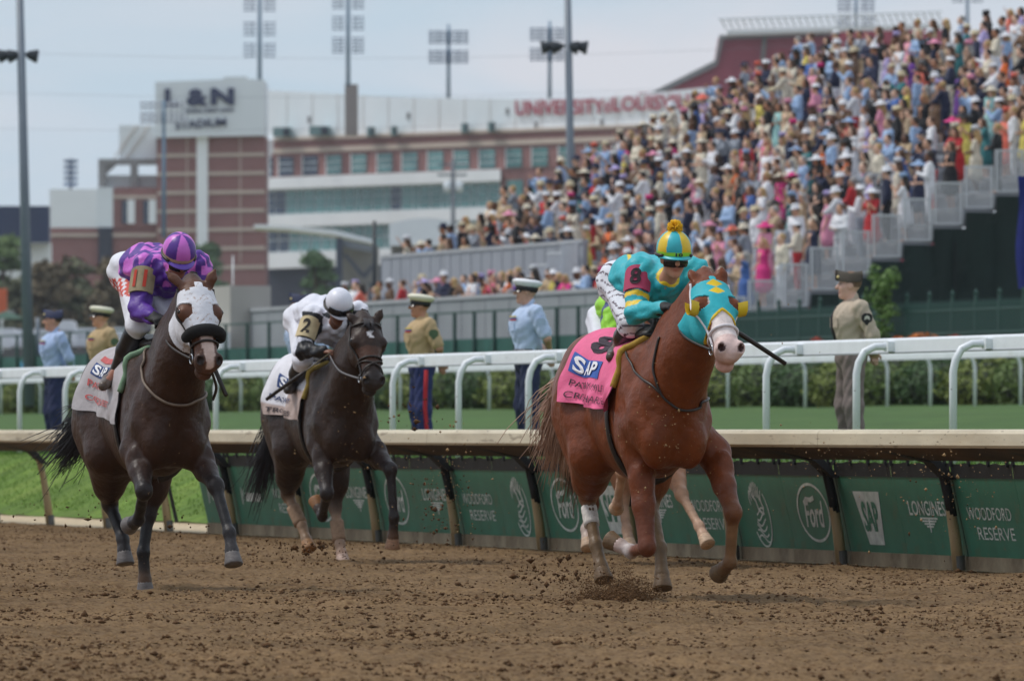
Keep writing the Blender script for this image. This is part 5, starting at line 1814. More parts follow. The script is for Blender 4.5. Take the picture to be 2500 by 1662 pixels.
def build_horse(fr, cfg):
    at = lambda q: fr.at(*q) if q[0] > 30 else np.array(q, float)
    zW, zC, zB = cfg.get('zW', 1.64), cfg.get('zC', 1.66), cfg.get('zB', .83)
    body, dark, leg = cfg['coat'], cfg['coat_dark'], cfg['leg']
    S = Sdf()
    zm = (zW - .06 + zB) / 2
    hz = (zW - .06 - zB) / 2
    T = 'torso'
    S.ell((-.32, 0, zm), (.60, .272, hz), None, .1, body, tag=T)
    S.ell((.06, 0, zm + .02), (.34, .23, hz - .01), None, .1, body, tag=T)
    for s in (-1, 1):
        S.ell((.08, .115 * s, zm + .06), (.2, .135, .36), None, .04, body, tag=T)
        S.ell((.36, .10 * s, zm - .14), (.14, .115, .2), None, .03, body, tag=T)
        S.ell((.28, .165 * s, zm - .02), (.16, .095, .22), None, .035, body, tag=T)
    S.ell((.3, 0, zm - .05), (.24, .185, .28), None, .04, body, tag=T)
    S.ell((-.66, 0, zm + .06), (.5, .255, .3), None, .1, body, tag=T)
    S.cone((.14, 0, zW - .16), (-.3, 0, zW - .13), .1, .11, .12, body, tag=T)
    S.cone((-.3, 0, zW - .24), (-.95, 0, zC - .22), .19, .2, .12, body, tag=T)
    S.ell((-1.1, 0, zC - .27), (.38, .265, .27), None, .1, body, tag=T)
    for s in (-1, 1):
        S.ell((-1.12, .125 * s, zC - .38), (.3, .15, .31), None, .12, body, tag=T)
        S.ell((-.98, .155 * s, zC - .46), (.24, .115, .28), None, .12, body, tag=T)
    for s in (-1, 1):
        S.cone((.0, .175 * s, zm + .34), (.3, .2 * s, zm - .04), .05, .06, .04, body, tag=T)
        S.ell((.03, .215 * s, zm - .1), (.14, .055, .17), None, .035, body, tag=T)
        S.cone((.30, .26 * s, zm + .26), (.46, .232 * s, zm - .08), .03, .03, .06, op=-1, tag=T)
        S.ell((-.80, .36 * s, zm + .14), (.13, .10, .17), None, .1, op=-1, tag=T)
        S.cone((-1.36, .32 * s, zC - .34), (-1.2, .345 * s, zm - .2), .03, .03, .08, op=-1, tag=T)
        S.cone((-.10, .31 * s, zm + .1), (-.06, .30 * s, zB + .12), .025, .02, .07, op=-1, tag=T)
    S.cone((.565, 0, zm + .04), (.47, 0, zB + .02), .035, .03, .07, op=-1, tag=T)
    # neck
    pl, mz = at(cfg['poll']), at(cfg['muzzle'])
    b0 = np.array([.12, 0, zW - .27])
    b1 = np.array([.3, 0, zm + .12])
    crest = pl + np.array([-.1, 0, .0])
    throat = pl + (mz - pl) * .28 + np.array([-.19, 0, -.02])
    thin = ((0, 1, 0), .72)
    S.cone(b0, crest * .45 + b0 * .55, .25, .19, .055, body, flat=thin)
    S.cone(crest * .45 + b0 * .55, crest, .19, .1, .06, body, flat=thin)
    S.cone(b1, throat * .5 + b1 * .5, .25, .195, .055, body, flat=((0, 1, 0), .86))
    S.cone(throat * .5 + b1 * .5, throat, .195, .12, .06, body, flat=((0, 1, 0), .8))
    # head
    n_before_head = len(S.p)
    h = nrm(mz - pl)
    Lh = np.linalg.norm(mz - pl)
    l = np.array(cfg.get('side', (0, 1, 0)), float)
    l = nrm(l - (l @ h) * h)
    nf = np.cross(h, l)
    Rm = np.stack([h, l, nf])
    HW_, HD_ = 1.38, 1.2
    q = lambda t, s, d: pl + h * Lh * t + l * s * HW_ + nf * d * HD_
    face = cfg.get('face', body)
    S.ell(q(.07, 0, -.03), (0.110, 0.1104, 0.1020), Rm, .05, face)
    S.ell(q(.27, 0, -.02), (0.170, 0.1324, 0.0900), Rm, .05, face)
    S.cone(q(.28, 0, -.02), q(.84, 0, -.012), .088, .062, .04, face, flat=(l, 1.12))
    S.cone(q(.35, 0, -.1), q(.86, 0, -.06), .074, .054, .05, face)
    for s in (-1, 1):
        S.ell(q(.31, .035 * s, -.125), (0.140, 0.0621, 0.1140), Rm, .04, face)
        S.ell(q(.335, .084 * s, .005), (0.050, 0.0358, 0.0432), Rm, .03, face)
        S.ell(q(.925, .043 * s, .0), (0.045, 0.0373, 0.0480), Rm, .02, cfg.get('nose', face))
    S.ell(q(.91, 0, -.04), (0.075, 0.0828, 0.0744), Rm, .03, cfg.get('nose', face))
    S.ell(q(.93, 0, -.115), (0.060, 0.0593, 0.0384), Rm, .03, cfg.get('nose', face))
    for s in (-1, 1):
        S.ell(q(.958, .048 * s, .022), (0.024, 0.0179, 0.0312), Rm, .012, op=-1)
    S.cone(q(.99, -.05, -.083), q(.99, .05, -.083), .006, .006, .01, op=-1)
    for nm, s in (('ear_l', 1), ('ear_r', -1)):
        tip = at(cfg[nm])
        base = q(.01, .06 * s, .01)
        S.chain([base, base * .5 + tip * .5, tip], [.034, .033, .004], .02, face, flat=(nf, .55))
    headS = Sdf()
    headS.p = S.p[n_before_head - 1:]
    # legs
    hoofs = []
    jt = {}
    for nm in ('LF', 'RF', 'LH', 'RH'):
        s = 1 if nm[0] == 'L' else -1
        c = cfg[nm]
        p = [at(x) for x in c]
        lc = cfg.get(nm + '_col', leg)
        if nm[1] == 'F':
            sh = np.array([.16, .14 * s, zm - .08])
            el = at(cfg[nm + '_e']) if nm + '_e' in cfg else np.array([.1, .15 * s, zB + .12])
            kn, ft, ho = p
            S.cone(sh, el, .135, .1, .045, body, tag=T)
            S.cone(el, el * .45 + kn * .55, .098, .068, .05, body)
            S.ell(el * .72 + kn * .28 + np.array([.03, .02 * s, 0]), (.06, .065, .12), None, .022, body)
            S.ell(el * .7 + kn * .3 + np.array([-.035, 0, 0]), (.05, .055, .12), None, .022, body)
            S.cone(el * .45 + kn * .55, kn, .068, .05, .04, mul(np.array(body) * .5 + np.array(lc[0]) * .5, 1))
            S.ell(kn, (.052, .05, .062), None, .03, lc[0])
            S.cone(kn, ft, .039, .034, .03, lc[1])
            S.cone(kn + np.array([-.022, 0, 0]), ft + np.array([-.024, 0, .0]), .022, .022, .02, lc[1])
        else:
            hp = np.array([-1.08, .15 * s, zC - .42])
            st = at(cfg[nm + '_s']) if nm + '_s' in cfg else np.array([-.82, .17 * s, zB + .16])
            hk, ft, ho = p
            S.cone(hp, st, .18, .135, .12, body, tag=T)
            S.cone(np.array([-1.33, .125 * s, zC - .40]), st * .28 + hk * .72 + np.array([-.035, 0, .02]), .15, .066, .14, body, tag=T)
            S.cone(np.array([-1.2, .15 * s, zC - .55]), st * .5 + hk * .5, .15, .085, .12, body, tag=T)
            S.cone(st, st * .36 + hk * .64, .128, .08, .1, body)
            S.cone(st * .36 + hk * .64, hk, .08, .052, .05, mul(np.array(body) * .5 + np.array(lc[0]) * .5, 1))
            S.ell(hk, (.058, .046, .062), None, .03, lc[0])
            up = nrm(hk - ft)
            S.cone(hk + np.array([-.03, 0, 0]), hk + np.array([-.055, 0, 0]) + up * .07, .034, .026, .03, lc[0])
            S.cone(hk, ft, .043, .036, .03, lc[1])
            S.cone(hk + np.array([-.03, 0, -.02]), ft + np.array([-.026, 0, 0]), .024, .022, .02, lc[1])
        S.ell(ft, (.044, .04, .048), None, .025, lc[2])
        d = nrm(ho - ft)
        co = ho - d * .075
        S.cone(ft, co, .037, .041, .02, lc[2])
        S.cone(co - d * .012, co + d * .01, .046, .047, .015, lc[3])
        hoofs.append((nm, co + d * .006, d, cfg.get(nm + '_hoof', cfg['hoof'])))
        jt[nm] = p
    V, Fq = S.mesh(cfg.get('res', .0125))
    V = relax(V, Fq, 1, .35)
    C = S.colors(V, .02)
    # darker along the back, lighter flank, black nostrils: the coat's own markings
    w = np.clip((V[:, 2] - (zm + .25)) / .3, 0, 1)[:, None] * (V[:, :1] < .4)
    C = C * (1 - .5 * w * (1 - np.array(dark) / np.array(body)))
    r = np.random.default_rng(cfg['seed'])
    C *= (1 + .06 * np.sin(V[:, :1] * 9 + V[:, 2:] * 7) * np.sin(V[:, 1:2] * 11 + 2))
    hd = (V - pl) @ Rm.T
    hd /= np.array([Lh, HW_, HD_])
    onhead = (hd[:, 0] > -.05) & (np.abs(hd[:, 1]) < .16) & (np.abs(hd[:, 2] + .05) < .22) & (hd[:, 0] < 1.15)
    for s in (-1, 1):
        dn = np.sqrt(((hd[:, 0] - .958) * Lh / .028) ** 2 + ((hd[:, 1] - .046 * s) / .018) ** 2 + ((hd[:, 2] - .022) / .03) ** 2)
        C[onhead & (dn < 1)] = (.02, .014, .012)
    if 'blaze' in cfg:
        cfg['blaze'](C, hd, onhead, Lh)
    root = thing('racehorse', cfg['label'], 'horse', fr.M.copy(), 'racehorses at the gallop')
    new('body', np_mesh('body', V, Fq, True, C), M_COAT, root)
    for nm, c, d, col in hoofs:
        z = Vector(d)
        rot = z.to_track_quat('Z', 'Y').to_matrix().to_4x4()
        g = G().lathe([(.0, -.006), (.047, -.006), (.049, .01), (.056, .045), (.062, .075), (.060, .082), (.0, .078)], 14, Matrix.Translation(Vector(c)) @ rot)
        g.obj('hoof', M_HOOF, root, color=None).color = (*col, 1)
    for s in (-1, 1):
        e = q(.335, .098 * s, .012)
        G().lathe([(0, -.021), (.015, -.015), (.021, 0), (.015, .015), (0, .021)], 10, Matrix.Translation(Vector(e))).obj('eye', M_EYE, root)
    # tail: many fine locks
    tail_root = np.array([-1.44, 0, zC - .16])
    g = G()
    rr = random.Random(cfg['seed'])
    for i in range(cfg.get('locks', 420)):
        p0 = tail_root + np.array([rr.uniform(-.03, .05), rr.uniform(-.035, .035), rr.uniform(-.06, .04)])
        pts, rad = [], []
        off = np.array([rr.gauss(0, .05), rr.gauss(0, cfg.get('tspread', .05)), rr.gauss(0, .08)])
        ln = rr.uniform(.7, 1.05)
        for j in range(9):
            t = j / 8 * ln
            b = cfg['tail'](t)
            pts.append(p0 + np.array(b) + off * t * (1 + .4 * math.sin(5 * t + i)))
            rad.append(.0038 * (1 - .75 * j / 8) + .001)
        g.tube(pts, rad, 4)
    M_T = mat('tail_' + cfg['key'], cfg['tailcol'], .55, .3, 6)
    g.obj('tail', M_T, root, kind='stuff')
    # mane along the crest
    g = G()
    tt = np.linspace(0, 1, 90)[:, None]
    tops = S.project(b0 * (1 - tt) + (pl + np.array([-.03, 0, .03])) * tt + np.array([-.05, 0, .25]) - np.array([0, 0, .1]) * tt, .004, 5)
    for top in tops:
        for _ in range(2):
            e = np.array([rr.uniform(-.12, -.02), .07 + rr.uniform(-.03, .05), -rr.uniform(.06, .16)])
            g.tube([top, top + e * .4 + np.array([-.01, .01, .02]), top + e], [.005, .004, .0015], 4)
    for i in range(0 if cfg.get('hooded') else 14):
        p = q(.03, rr.uniform(-.03, .03), .06)
        g.tube([p, p + h * .06 + nf * .02 + l * rr.uniform(-.03, .03), p + h * rr.uniform(.08, .14) + l * rr.uniform(-.05, .05) + nf * .015], [.007, .006, .002], 4)
    g.obj('mane', M_T, root, kind='stuff')
    torso = Sdf()
    torso.p = [x for x in S.p if x.get('tag') == 'torso']
    return dict(root=root, S=S, headS=headS, torso=torso, V=V, F=Fq, hd=hd, onhead=onhead, q=q, Lh=Lh, Rm=Rm, h=h, l=l, nf=nf, pl=pl, mz=mz, jt=jt, zW=zW, zC=zC, zm=zm, fr=fr, at=at)

# ------------------------------------------------------------------ tack
def flank(Hs, L, phi, off=.014):
    """points on the trunk at distance L from the withers and angle phi from the top (positive = the horse's left)"""
    L = np.atleast_1d(np.asarray(L, float))
    phi = np.atleast_1d(np.asarray(phi, float))
    zA = Hs['zm'] + .08
    d = np.stack([np.zeros_like(phi), np.sin(phi), np.cos(phi)], 1)
    A = np.stack([L, np.zeros_like(L), np.full_like(L, zA)], 1)
    r = np.full(len(L), .75)
    for _ in range(22):
        r = r - Hs['torso'].eval(A + d * r[:, None]) * .85
    return A + d * (r + off)[:, None], d

def saddle_cloth(Hs, L0, L1, phr, phl, colfn, name='saddle_cloth', fold=.012, seed=1):
    """draped cloth from angle -phr (right flank, may vary along L) to +phl"""
    nu, nv = 44, 60
    Ls = np.linspace(L0, L1, nu)
    V, C = [], []
    UU, VV = np.meshgrid(np.linspace(0, 1, nu), np.linspace(-1, 1, nv), indexing='ij')
    ph = np.where(VV < 0, VV * np.interp(UU, [0, 1], phr), VV * np.interp(UU, [0, 1], phl))
    LL = L0 + (L1 - L0) * UU
    P3, d = flank(Hs, LL.ravel(), ph.ravel())
    w = np.abs(ph.ravel())
    wave = fold * (np.sin(LL.ravel() * 15 + ph.ravel() * 4 + seed) + .5 * np.sin(LL.ravel() * 27 - ph.ravel() * 9)) * np.clip(w - .95, 0, 1) * 1.6
    edge = .012 * np.clip(UU.ravel() - .75, 0, 1) * 4 * np.clip(w - .3, 0, 1)
    P3 = P3 + d * (wave + np.abs(fold) * 1.3 * np.clip(w - .95, 0, 1) + edge)[:, None]
    i, j = np.meshgrid(np.arange(nu - 1), np.arange(nv - 1), indexing='ij')
    a = (i * nv + j).ravel()
    Fq = np.stack([a, a + 1, a + nv + 1, a + nv], 1)
    N = vnormals(P3, Fq)
    C = colfn(UU.ravel(), VV.ravel())
    # close to a thin solid
    n0 = len(P3)
    Vall = np.concatenate([P3, P3 - N * .006 * np.sign((N * d).sum(1, keepdims=True))])
    Fall = np.concatenate([Fq, Fq[:, ::-1] + n0])
    o = new(name, np_mesh(name, Vall, Fall, True, np.concatenate([C, C])), M_VC, Hs['root'])
    G_ = P3.reshape(nu, nv, 3)
    def surf(u, v, off=.004):
        """u 0..1 rear to front, v -1..1 right hem to left hem"""
        fu = np.clip(np.asarray(u) * (nu - 1), 0, nu - 1.001)
        fv = np.clip((np.asarray(v) + 1) / 2 * (nv - 1), 0, nv - 1.001)
        iu, iv = fu.astype(int), fv.astype(int)
        a, b = (fu - iu)[:, None], (fv - iv)[:, None]
        p = G_[iu, iv] * (1 - a) * (1 - b) + G_[iu + 1, iv] * a * (1 - b) + G_[iu, iv + 1] * (1 - a) * b + G_[iu + 1, iv + 1] * a * b
        dirs = p - np.stack([p[:, 0], np.zeros(len(p)), np.full(len(p), Hs['zm'] + .08)], 1)
        dirs /= np.linalg.norm(dirs, axis=1, keepdims=True)
        return p + dirs * off
    return o, surf

def lay_text(txt, surf, parent, u0, u1, v0, v1, m, off=.005, bold=0.0, name='lettering', shear=0.0):
    """lettering laid on a curved surface: reads from u0 to u1, its feet at v0 and its tops at v1"""
    V, Fs = text_mesh(txt, 1.0, bold, shear)
    lo, hi = V.min(0), V.max(0)
    t = (V - lo) / (hi - lo + 1e-9)
    P3 = surf(u0 + (u1 - u0) * t[:, 0], v0 + (v1 - v0) * t[:, 1], off)
    return G().add([tuple(p) for p in P3], Fs).obj(name, m, parent)
def lay_quad(surf, parent, u0, u1, v0, v1, m, off=.004, name='patch', n=22):
    us, vs = np.meshgrid(np.linspace(u0, u1, n), np.linspace(v0, v1, n), indexing='ij')
    P3 = surf(us.ravel(), vs.ravel(), off)
    return G().add([tuple(p) for p in P3], [(a * n + b, a * n + b + 1, (a + 1) * n + b + 1, (a + 1) * n + b) for a in range(n - 1) for b in range(n - 1)], True).obj(name, m, parent)

def strap_on(Hs, pts, rad, m, name, off=.008, S=None, flat=None, n=6, sub=6):
    """strap lying on the horse: the points are pulled on to the skin"""
    pts = np.array(pts, float)
    t = np.linspace(0, len(pts) - 1, (len(pts) - 1) * sub + 1)
    i = np.clip(t.astype(int), 0, len(pts) - 2)
    f = (t - i)[:, None]
    p0 = pts[np.clip(i - 1, 0, None)]
    p1, p2 = pts[i], pts[i + 1]
    p3 = pts[np.clip(i + 2, None, len(pts) - 1)]
    X = .5 * (2 * p1 + (p2 - p0) * f + (2 * p0 - 5 * p1 + 4 * p2 - p3) * f ** 2 + (3 * p1 - p0 - 3 * p2 + p3) * f ** 3)
    if S is not None:
        X = S.project(X, off, 5)
    return G().tube([tuple(p) for p in X], rad, n, flat=flat).obj(name, m, Hs['root'])

def bridle(Hs, m, nose_t=.66, figure8=False, brow=True):
    q, S = Hs['q'], Hs['S']
    ring = lambda t, n=14, w=.13, d0=-.06, a=.16: [q(t, w * math.cos(x), d0 + a * math.sin(x)) for x in np.linspace(0, 2 * math.pi, n)]
    strap_on(Hs, ring(nose_t, a=.12), .009, m, 'noseband', .008, S)
    for s in (-1, 1):
        strap_on(Hs, [q(.02, .09 * s, .0), q(.2, .12 * s, -.03), q(.45, .12 * s, -.04), q(.7, .1 * s, -.045), q(.8, .08 * s, -.06)], .0085, m, 'cheek_strap', .007, S)
        c = S.project([q(.83, .085 * s, -.065)], .014)[0]
        G().tube([c + .032 * (math.cos(a) * Hs['h'] + math.sin(a) * Hs['nf']) for a in np.linspace(0, 6.28, 15)], .005, 6).obj('bit_ring', M_BIT, Hs['root'])
    if brow:
        strap_on(Hs, [q(.1, .11 * s, .02 + .07 * (1 - abs(s))) for s in np.linspace(-1, 1, 7)], .009, m, 'browband', .007, S)
    if figure8:
        strap_on(Hs, [q(.62, -.1, -.06), q(.7, -.03, .06), q(.78, .06, .05), q(.82, .1, -.05)], .008, m, 'crossed_strap', .009, S)
        strap_on(Hs, [q(.62, .1, -.06), q(.7, .03, .06), q(.78, -.06, .05), q(.82, -.1, -.05)], .008, m, 'crossed_strap', .012, S)

def reins(Hs, hands, m, slack=None):
    for s, hnd in ((-1, hands[0]), (1, hands[1])):
        c = Hs['S'].project([Hs['q'](.83, .085 * s, -.065)], .016)[0]
        mid = c * .5 + hnd * .5 + np.array([0, .04 * s, -.035])
        strap_on(Hs, [c, mid, hnd], .009, m, 'rein', flat=((0, 1, 0), .5))

# ------------------------------------------------------------------ jockeys
def build_jockey(fr, Jx, cfg):
    at = lambda q: fr.at(*q) if q[0] > 30 else np.array(q, float)
    J = {k: at(v) for k, v in Jx.items()}
    for nm in ('el', 'wr', 'kn', 'an', 'to', 'sh', 'hip'):
        if nm + 'l' not in J:
            p = J[nm + 'r'].copy()
            p[1] = -p[1] + 2 * cfg.get('mid', 0.0)
            J[nm + 'l'] = p
    sk = cfg['skin']
    root = thing('jockey', cfg['label'], 'jockey', fr.M.copy(), 'jockeys riding the racehorses')
    f, u = nrm(cfg.get('look', (1, 0, -.35))), nrm(cfg.get('crown', (.35, 0, 1)))
    B = body_prims(J, sk, .94, True, f, u, True, True, curl=1.15, palms=dict(l=(.2, -.3, -1), r=(.2, .3, -1)))
    V, Fq = B.mesh(.0078)
    new('body', np_mesh('body', V, Fq, True, B.colors(V, .006)), mat('skin_attr', mode='attr', rough=.5, var=.06, scale=25), root)
    # silks
    S = Sdf()
    Y = (0, 1, 0)
    S.chain([J['pelvis'] * .35 + J['waist'] * .65, J['waist'], J['chest']], [.125, .135, .15], .07, flat=(Y, 1.28))
    S.cone(J['chest'], J['neck'], .14, .07, .06, flat=(Y, 1.1))
    for n in 'lr':
        sh, el, wr = J['sh' + n], J['el' + n], J['wr' + n]
        S.cone(J['neck'] * .5 + J['chest'] * .5, sh, .085, .08, .06)
        S.chain([sh, el], [.082, .07], .04)
        S.chain([el, wr], [.066, .045], .03)
    # puffs and creases of thin cloth
    V, Fq = S.mesh(.0078)
    V = relax(V, Fq, 1, .4)
    N = vnormals(V, Fq)
    crease = .005 * np.sin(V[:, 0] * 46 + V[:, 2] * 38 + 3 * np.sin(V[:, 1] * 21)) + .004 * np.sin(V[:, 2] * 71 - V[:, 1] * 55)
    V = V + N * crease[:, None]
    C = cfg['silks'](V, J, S)
    jk = new('silks', np_mesh('silks', V, Fq, True, C), mat('silk_cloth', mode='attr', rough=.45, var=.08, scale=12, bump=.034, bscale=20, spec=.4), root)
    # breeches
    S2 = Sdf()
    S2.cone(J['pelvis'] + np.array([0, -.06, 0]), J['pelvis'] + np.array([0, .06, 0]), .135, .135, .05)
    S2.cone(J['pelvis'], J['waist'], .12, .11, .05)
    for n in 'lr':
        S2.chain([J['hip' + n], J['kn' + n]], [.115, .078], .05)
        S2.cone(J['kn' + n], J['kn' + n] * .75 + J['an' + n] * .25, .076, .06, .03)
    V, Fq = S2.mesh(.0125)
    N = vnormals(V, Fq)
    V = V + N * (.004 * np.sin(V[:, 2] * 60 + V[:, 0] * 30))[:, None]
    C = cfg['breeches'](V, J)
    new('breeches', np_mesh('breeches', V, Fq, True, C), M_VC, root)
    S3 = Sdf()
    bc, btop = cfg['boot'], cfg['boot_top']
    for n in 'lr':
        k_, a_, t_ = J['kn' + n], J['an' + n], J['to' + n]
        S3.cone(k_ * .8 + a_ * .2, k_ * .45 + a_ * .55, .072, .066, .03, btop)
        S3.cone(k_ * .45 + a_ * .55, a_, .064, .045, .03, bc)
        heel = a_ + nrm(a_ - k_) * .05
        S3.chain([heel, heel * .5 + t_ * .5, t_], [.042, .042, .034], .03, cfg.get('sole', bc))
    for n in 'lr':
        V, Fq = None, None
    V, Fq = S3.mesh(.0105)
    C = S3.colors(V, .008)
    for n in 'lr':
        ym = (J['anl'][1] + J['anr'][1]) / 2
        pick = (V[:, 1] > ym) if n == 'l' else (V[:, 1] <= ym)
        fs = Fq[pick[Fq].all(1)]
        used, inv = np.unique(fs, return_inverse=True)
        new('boot', np_mesh('boot', V[used], inv.reshape(fs.shape), True, C[used]), mat('boot_leather', mode='attr', rough=.35, var=.2, scale=14), root)
    # helmet with cloth cover
    l = nrm(np.cross(u, f))
    Rm = np.stack([f, l, u])
    hc = J['head'] + u * .052 - f * .004
    S4 = Sdf().ell(hc, (.128, .108, .118), Rm, .02)
    V, Fq = S4.mesh(.006)
    lc = (V - hc) @ Rm.T
    keep = lc[:, 2] > -.04 - .028 * (lc[:, 0] < 0)
    fs = Fq[keep[Fq].all(1)]
    used, inv = np.unique(fs, return_inverse=True)
    V, lc, fs = V[used], lc[used], inv.reshape(fs.shape)
    hm = new('helmet', np_mesh('helmet', V, fs, True, cfg['cap'](lc)), mat('helmet_silk', mode='attr', rough=.4, var=.05, scale=20), root)
    # peak
    pts = []
    for r_, dz in ((.0, -.036), (.044, -.048)):
        for a in np.linspace(-1.15, 1.15, 15):
            rr = 1 + r_ / .12 * math.cos(a)
            pts.append(hc + f * .124 * math.cos(a) * rr + l * .106 * math.sin(a) * (1 + r_) + u * dz)
    m_ = len(pts)
    pts2 = [p - u * .005 for p in pts]
    fs = [(i, i + 1, i + 16, i + 15) for i in range(14)] + [(i + m_ + 1, i + m_, i + m_ + 15, i + m_ + 16) for i in range(14)] + [(i + 15, i + 16, i + 16 + m_, i + 15 + m_) for i in range(14)]
    G().add([tuple(p) for p in pts + pts2], fs, True).obj('peak', mat('peak_' + cfg['key'], cfg['peak'], .4, .05), hm)
    # goggles: a curved lens and its strap
    pos = hc - u * (.072 if not cfg.get('goggles_up') else .012)
    rad = (.094, .08) if not cfg.get('goggles_up') else (.128, .108)
    pts = []
    for dz in (-.032, -.014, .014, .03):
        for a in np.linspace(-1.05, 1.05, 13):
            b = 1.02 if abs(dz) > .02 else 1.1
            pts.append(pos + f * (rad[0] * math.cos(a) * b + .012) + l * rad[1] * math.sin(a) * b * 1.02 + u * (dz * (1 if abs(a) > .12 else .8)))
    fs = [(r_ * 13 + i, r_ * 13 + i + 1, (r_ + 1) * 13 + i + 1, (r_ + 1) * 13 + i) for r_ in range(3) for i in range(12)]
    G().add([tuple(p) for p in pts], fs, True).obj('goggles', mat('dark_lens', (.012, .012, .015), .12, 0), root)
    rs = (.134, .115) if cfg.get('goggles_up') else (.126, .108)
    G().tube([hc + f * rs[0] * math.cos(a) + l * rs[1] * math.sin(a) - u * (.03 if cfg.get('goggles_up') else .035) for a in np.linspace(.9, 2 * math.pi - .9, 22)], .011, 6, flat=((f[0], f[1], f[2]), .9)).obj('goggle_strap', M_STRAP, hm)
    # gloves
    if cfg.get('gloves'):
        for n in 'lr':
            S5 = Sdf()
            d = nrm(J['wr' + n] - J['el' + n])
            hand_prims(S5, J['wr' + n] - d * .004, d, (.2, -.3 if n == 'l' else .3, -1), (0, 0, 0), 1.06, 1.15, 1 if n == 'l' else -1)
            S5.cone(J['wr' + n] - d * .05, J['wr' + n] + d * .01, .043, .04, .02)
            V, Fq = S5.mesh(.007)
            new('glove', np_mesh('glove', V, Fq), mat('glove_black', lin(26, 25, 27), .7, .2, 30), root)
    # armband with the number cloth on the right upper arm
    J['root'] = root
    J['S'] = S
    return J

def armband(J, col, m_num, txt, band_m, t0=.25, t1=.85, r=.09, out=(1, -.55, .2)):
    """number cloth wrapped round the outer half of the right upper arm"""
    root, a, b = J['root'], J['shr'], J['elr']
    d = nrm(b - a)
    # the face of the cloth turns to the front-right
    o = nrm(np.array(out) - np.dot(out, d) * d)
    w = np.cross(d, o)
    L = np.linalg.norm(b - a)
    def surf(u, v, off=0.0):
        """u -1..1 around, v 0..1 top to bottom"""
        u, v = np.asarray(u, float), np.asarray(v, float)
        ang = u * 1.25
        rr = (r + off)
        return a + d * (t0 + (t1 - t0) * v)[:, None] * L + (o * np.cos(ang)[:, None] + w * np.sin(ang)[:, None]) * rr
    n, k = 13, 7
    U_, V_ = np.meshgrid(np.linspace(-1, 1, n), np.linspace(0, 1, k), indexing='ij')
    top = np.where(V_ < .01, .10 * np.abs(U_) ** 2.5, 0)
    P3 = surf(U_.ravel(), (V_ + top).ravel())
    P4 = surf(U_.ravel(), (V_ + top).ravel(), -.01)
    fs = [(i * k + j, i * k + j + 1, (i + 1) * k + j + 1, (i + 1) * k + j) for i in range(n - 1) for j in range(k - 1)]
    m0 = n * k
    g = G().add([tuple(p) for p in np.concatenate([P3, P4])], fs + [tuple(reversed([x + m0 for x in q])) for q in fs], True)
    o_ = g.obj('number_cloth', band_m, root)
    V, Fs = text_mesh(txt, 1.0, .03)
    lo, hi = V.min(0), V.max(0)
    t = (V - lo) / (hi - lo + 1e-9)
    sgn = cfgs = 1.0
    P5 = surf((t[:, 0] - .5) * -(.62 if len(txt) == 1 else .8), 1 - (.16 + .68 * t[:, 1]), .006)
    G().add([tuple(p) for p in P5], Fs).obj('number', m_num, o_)
    return o_
TQ, YE, LIME = lin(50, 178, 190), lin(232, 196, 44), lin(158, 222, 64)
DUST = lin(110, 88, 64)

def panels(colors, rim, top=None, n=8, phase=0.0, rimz=-.012):
    def fn(lc):
        az = np.arctan2(lc[:, 1], lc[:, 0])
        i = np.floor((az + phase) / (2 * math.pi) * n).astype(int) % len(colors)
        C = np.array(colors)[i]
        C[lc[:, 2] < rimz] = rim
        return C
    return fn
def seg_t(V, a, b):
    d = b - a
    t = ((V - a) @ d) / (d @ d)
    r = np.linalg.norm(V - a - np.clip(t, 0, 1)[:, None] * d, axis=1)
    return t, r
def hood(Hs, maskfn, colfn, name, off=.007):
    V, Fq = Hs['headS'].mesh(.0062)
    V = relax(V, Fq, 1, .4)
    to = lambda X: ((X - Hs['pl']) @ Hs['Rm'].T) / np.array([Hs['Lh'], 1.38, 1.2])
    V, Fq, used = shell(V, Fq, maskfn(to(V)), off)
    return new(name, np_mesh(name, V, Fq, True, colfn(to(V))), M_VC, Hs['root'])
def bandage(Hs, leg, t0, t1, r, col, name='bandage'):
    a, b = Hs['jt'][leg][0], Hs['jt'][leg][1]
    pts = [a + (b - a) * t + np.array([-.012, 0, 0]) for t in np.linspace(t0, t1, 7)]
    G().tube([tuple(p) for p in pts], [r * (1 + .05 * (i % 2)) for i in range(7)], 12).obj(name, mat('bandage_' + name + str(int(col[0] * 99)), col, .85, .2, 40, .004, 90), Hs['root'])
def saddle(Hs, key, c_pad, c_flap):
    V, _ = flank(Hs, np.linspace(-.5, -.02, 9), np.zeros(9), .03)
    root = Hs['root']
    S = Sdf()
    p = V
    for i in range(8):
        S.cone(p[i], p[i + 1], .09, .09, .05, flat=((0, 0, 1), .4))
    S.cone(p[8], p[8] + np.array([.04, 0, .07]), .05, .035, .04)
    S.cone(p[0], p[0] + np.array([-.05, 0, .05]), .07, .04, .04)
    v, f = S.mesh(.014)
    sd = new('saddle', np_mesh('saddle', v, f), mat('saddle_leather', lin(34, 28, 26), .4, .2, 20), root)
    for s in (-1, 1):
        # padded number-cloth edge in front of the saddle and the girth strap
        ph = np.linspace(.1, 1.25, 14) * s
        e, _ = flank(Hs, np.interp(np.abs(ph), [.1, .6, 1.25], [.02, -.02, -.06]), ph, .02)
        G().tube([tuple(x) for x in e], .022, 8).obj('pad_edge', mat('pad_' + key, c_pad, .8, .2, 20), sd)
        gp, _ = flank(Hs, np.full(16, -.16), np.linspace(1.2, 3.1, 16) * s, .012)
        G().tube([tuple(x) for x in gp], .03, 6, flat=((0, s, .2), .3)).obj('girth', M_STRAP, sd)

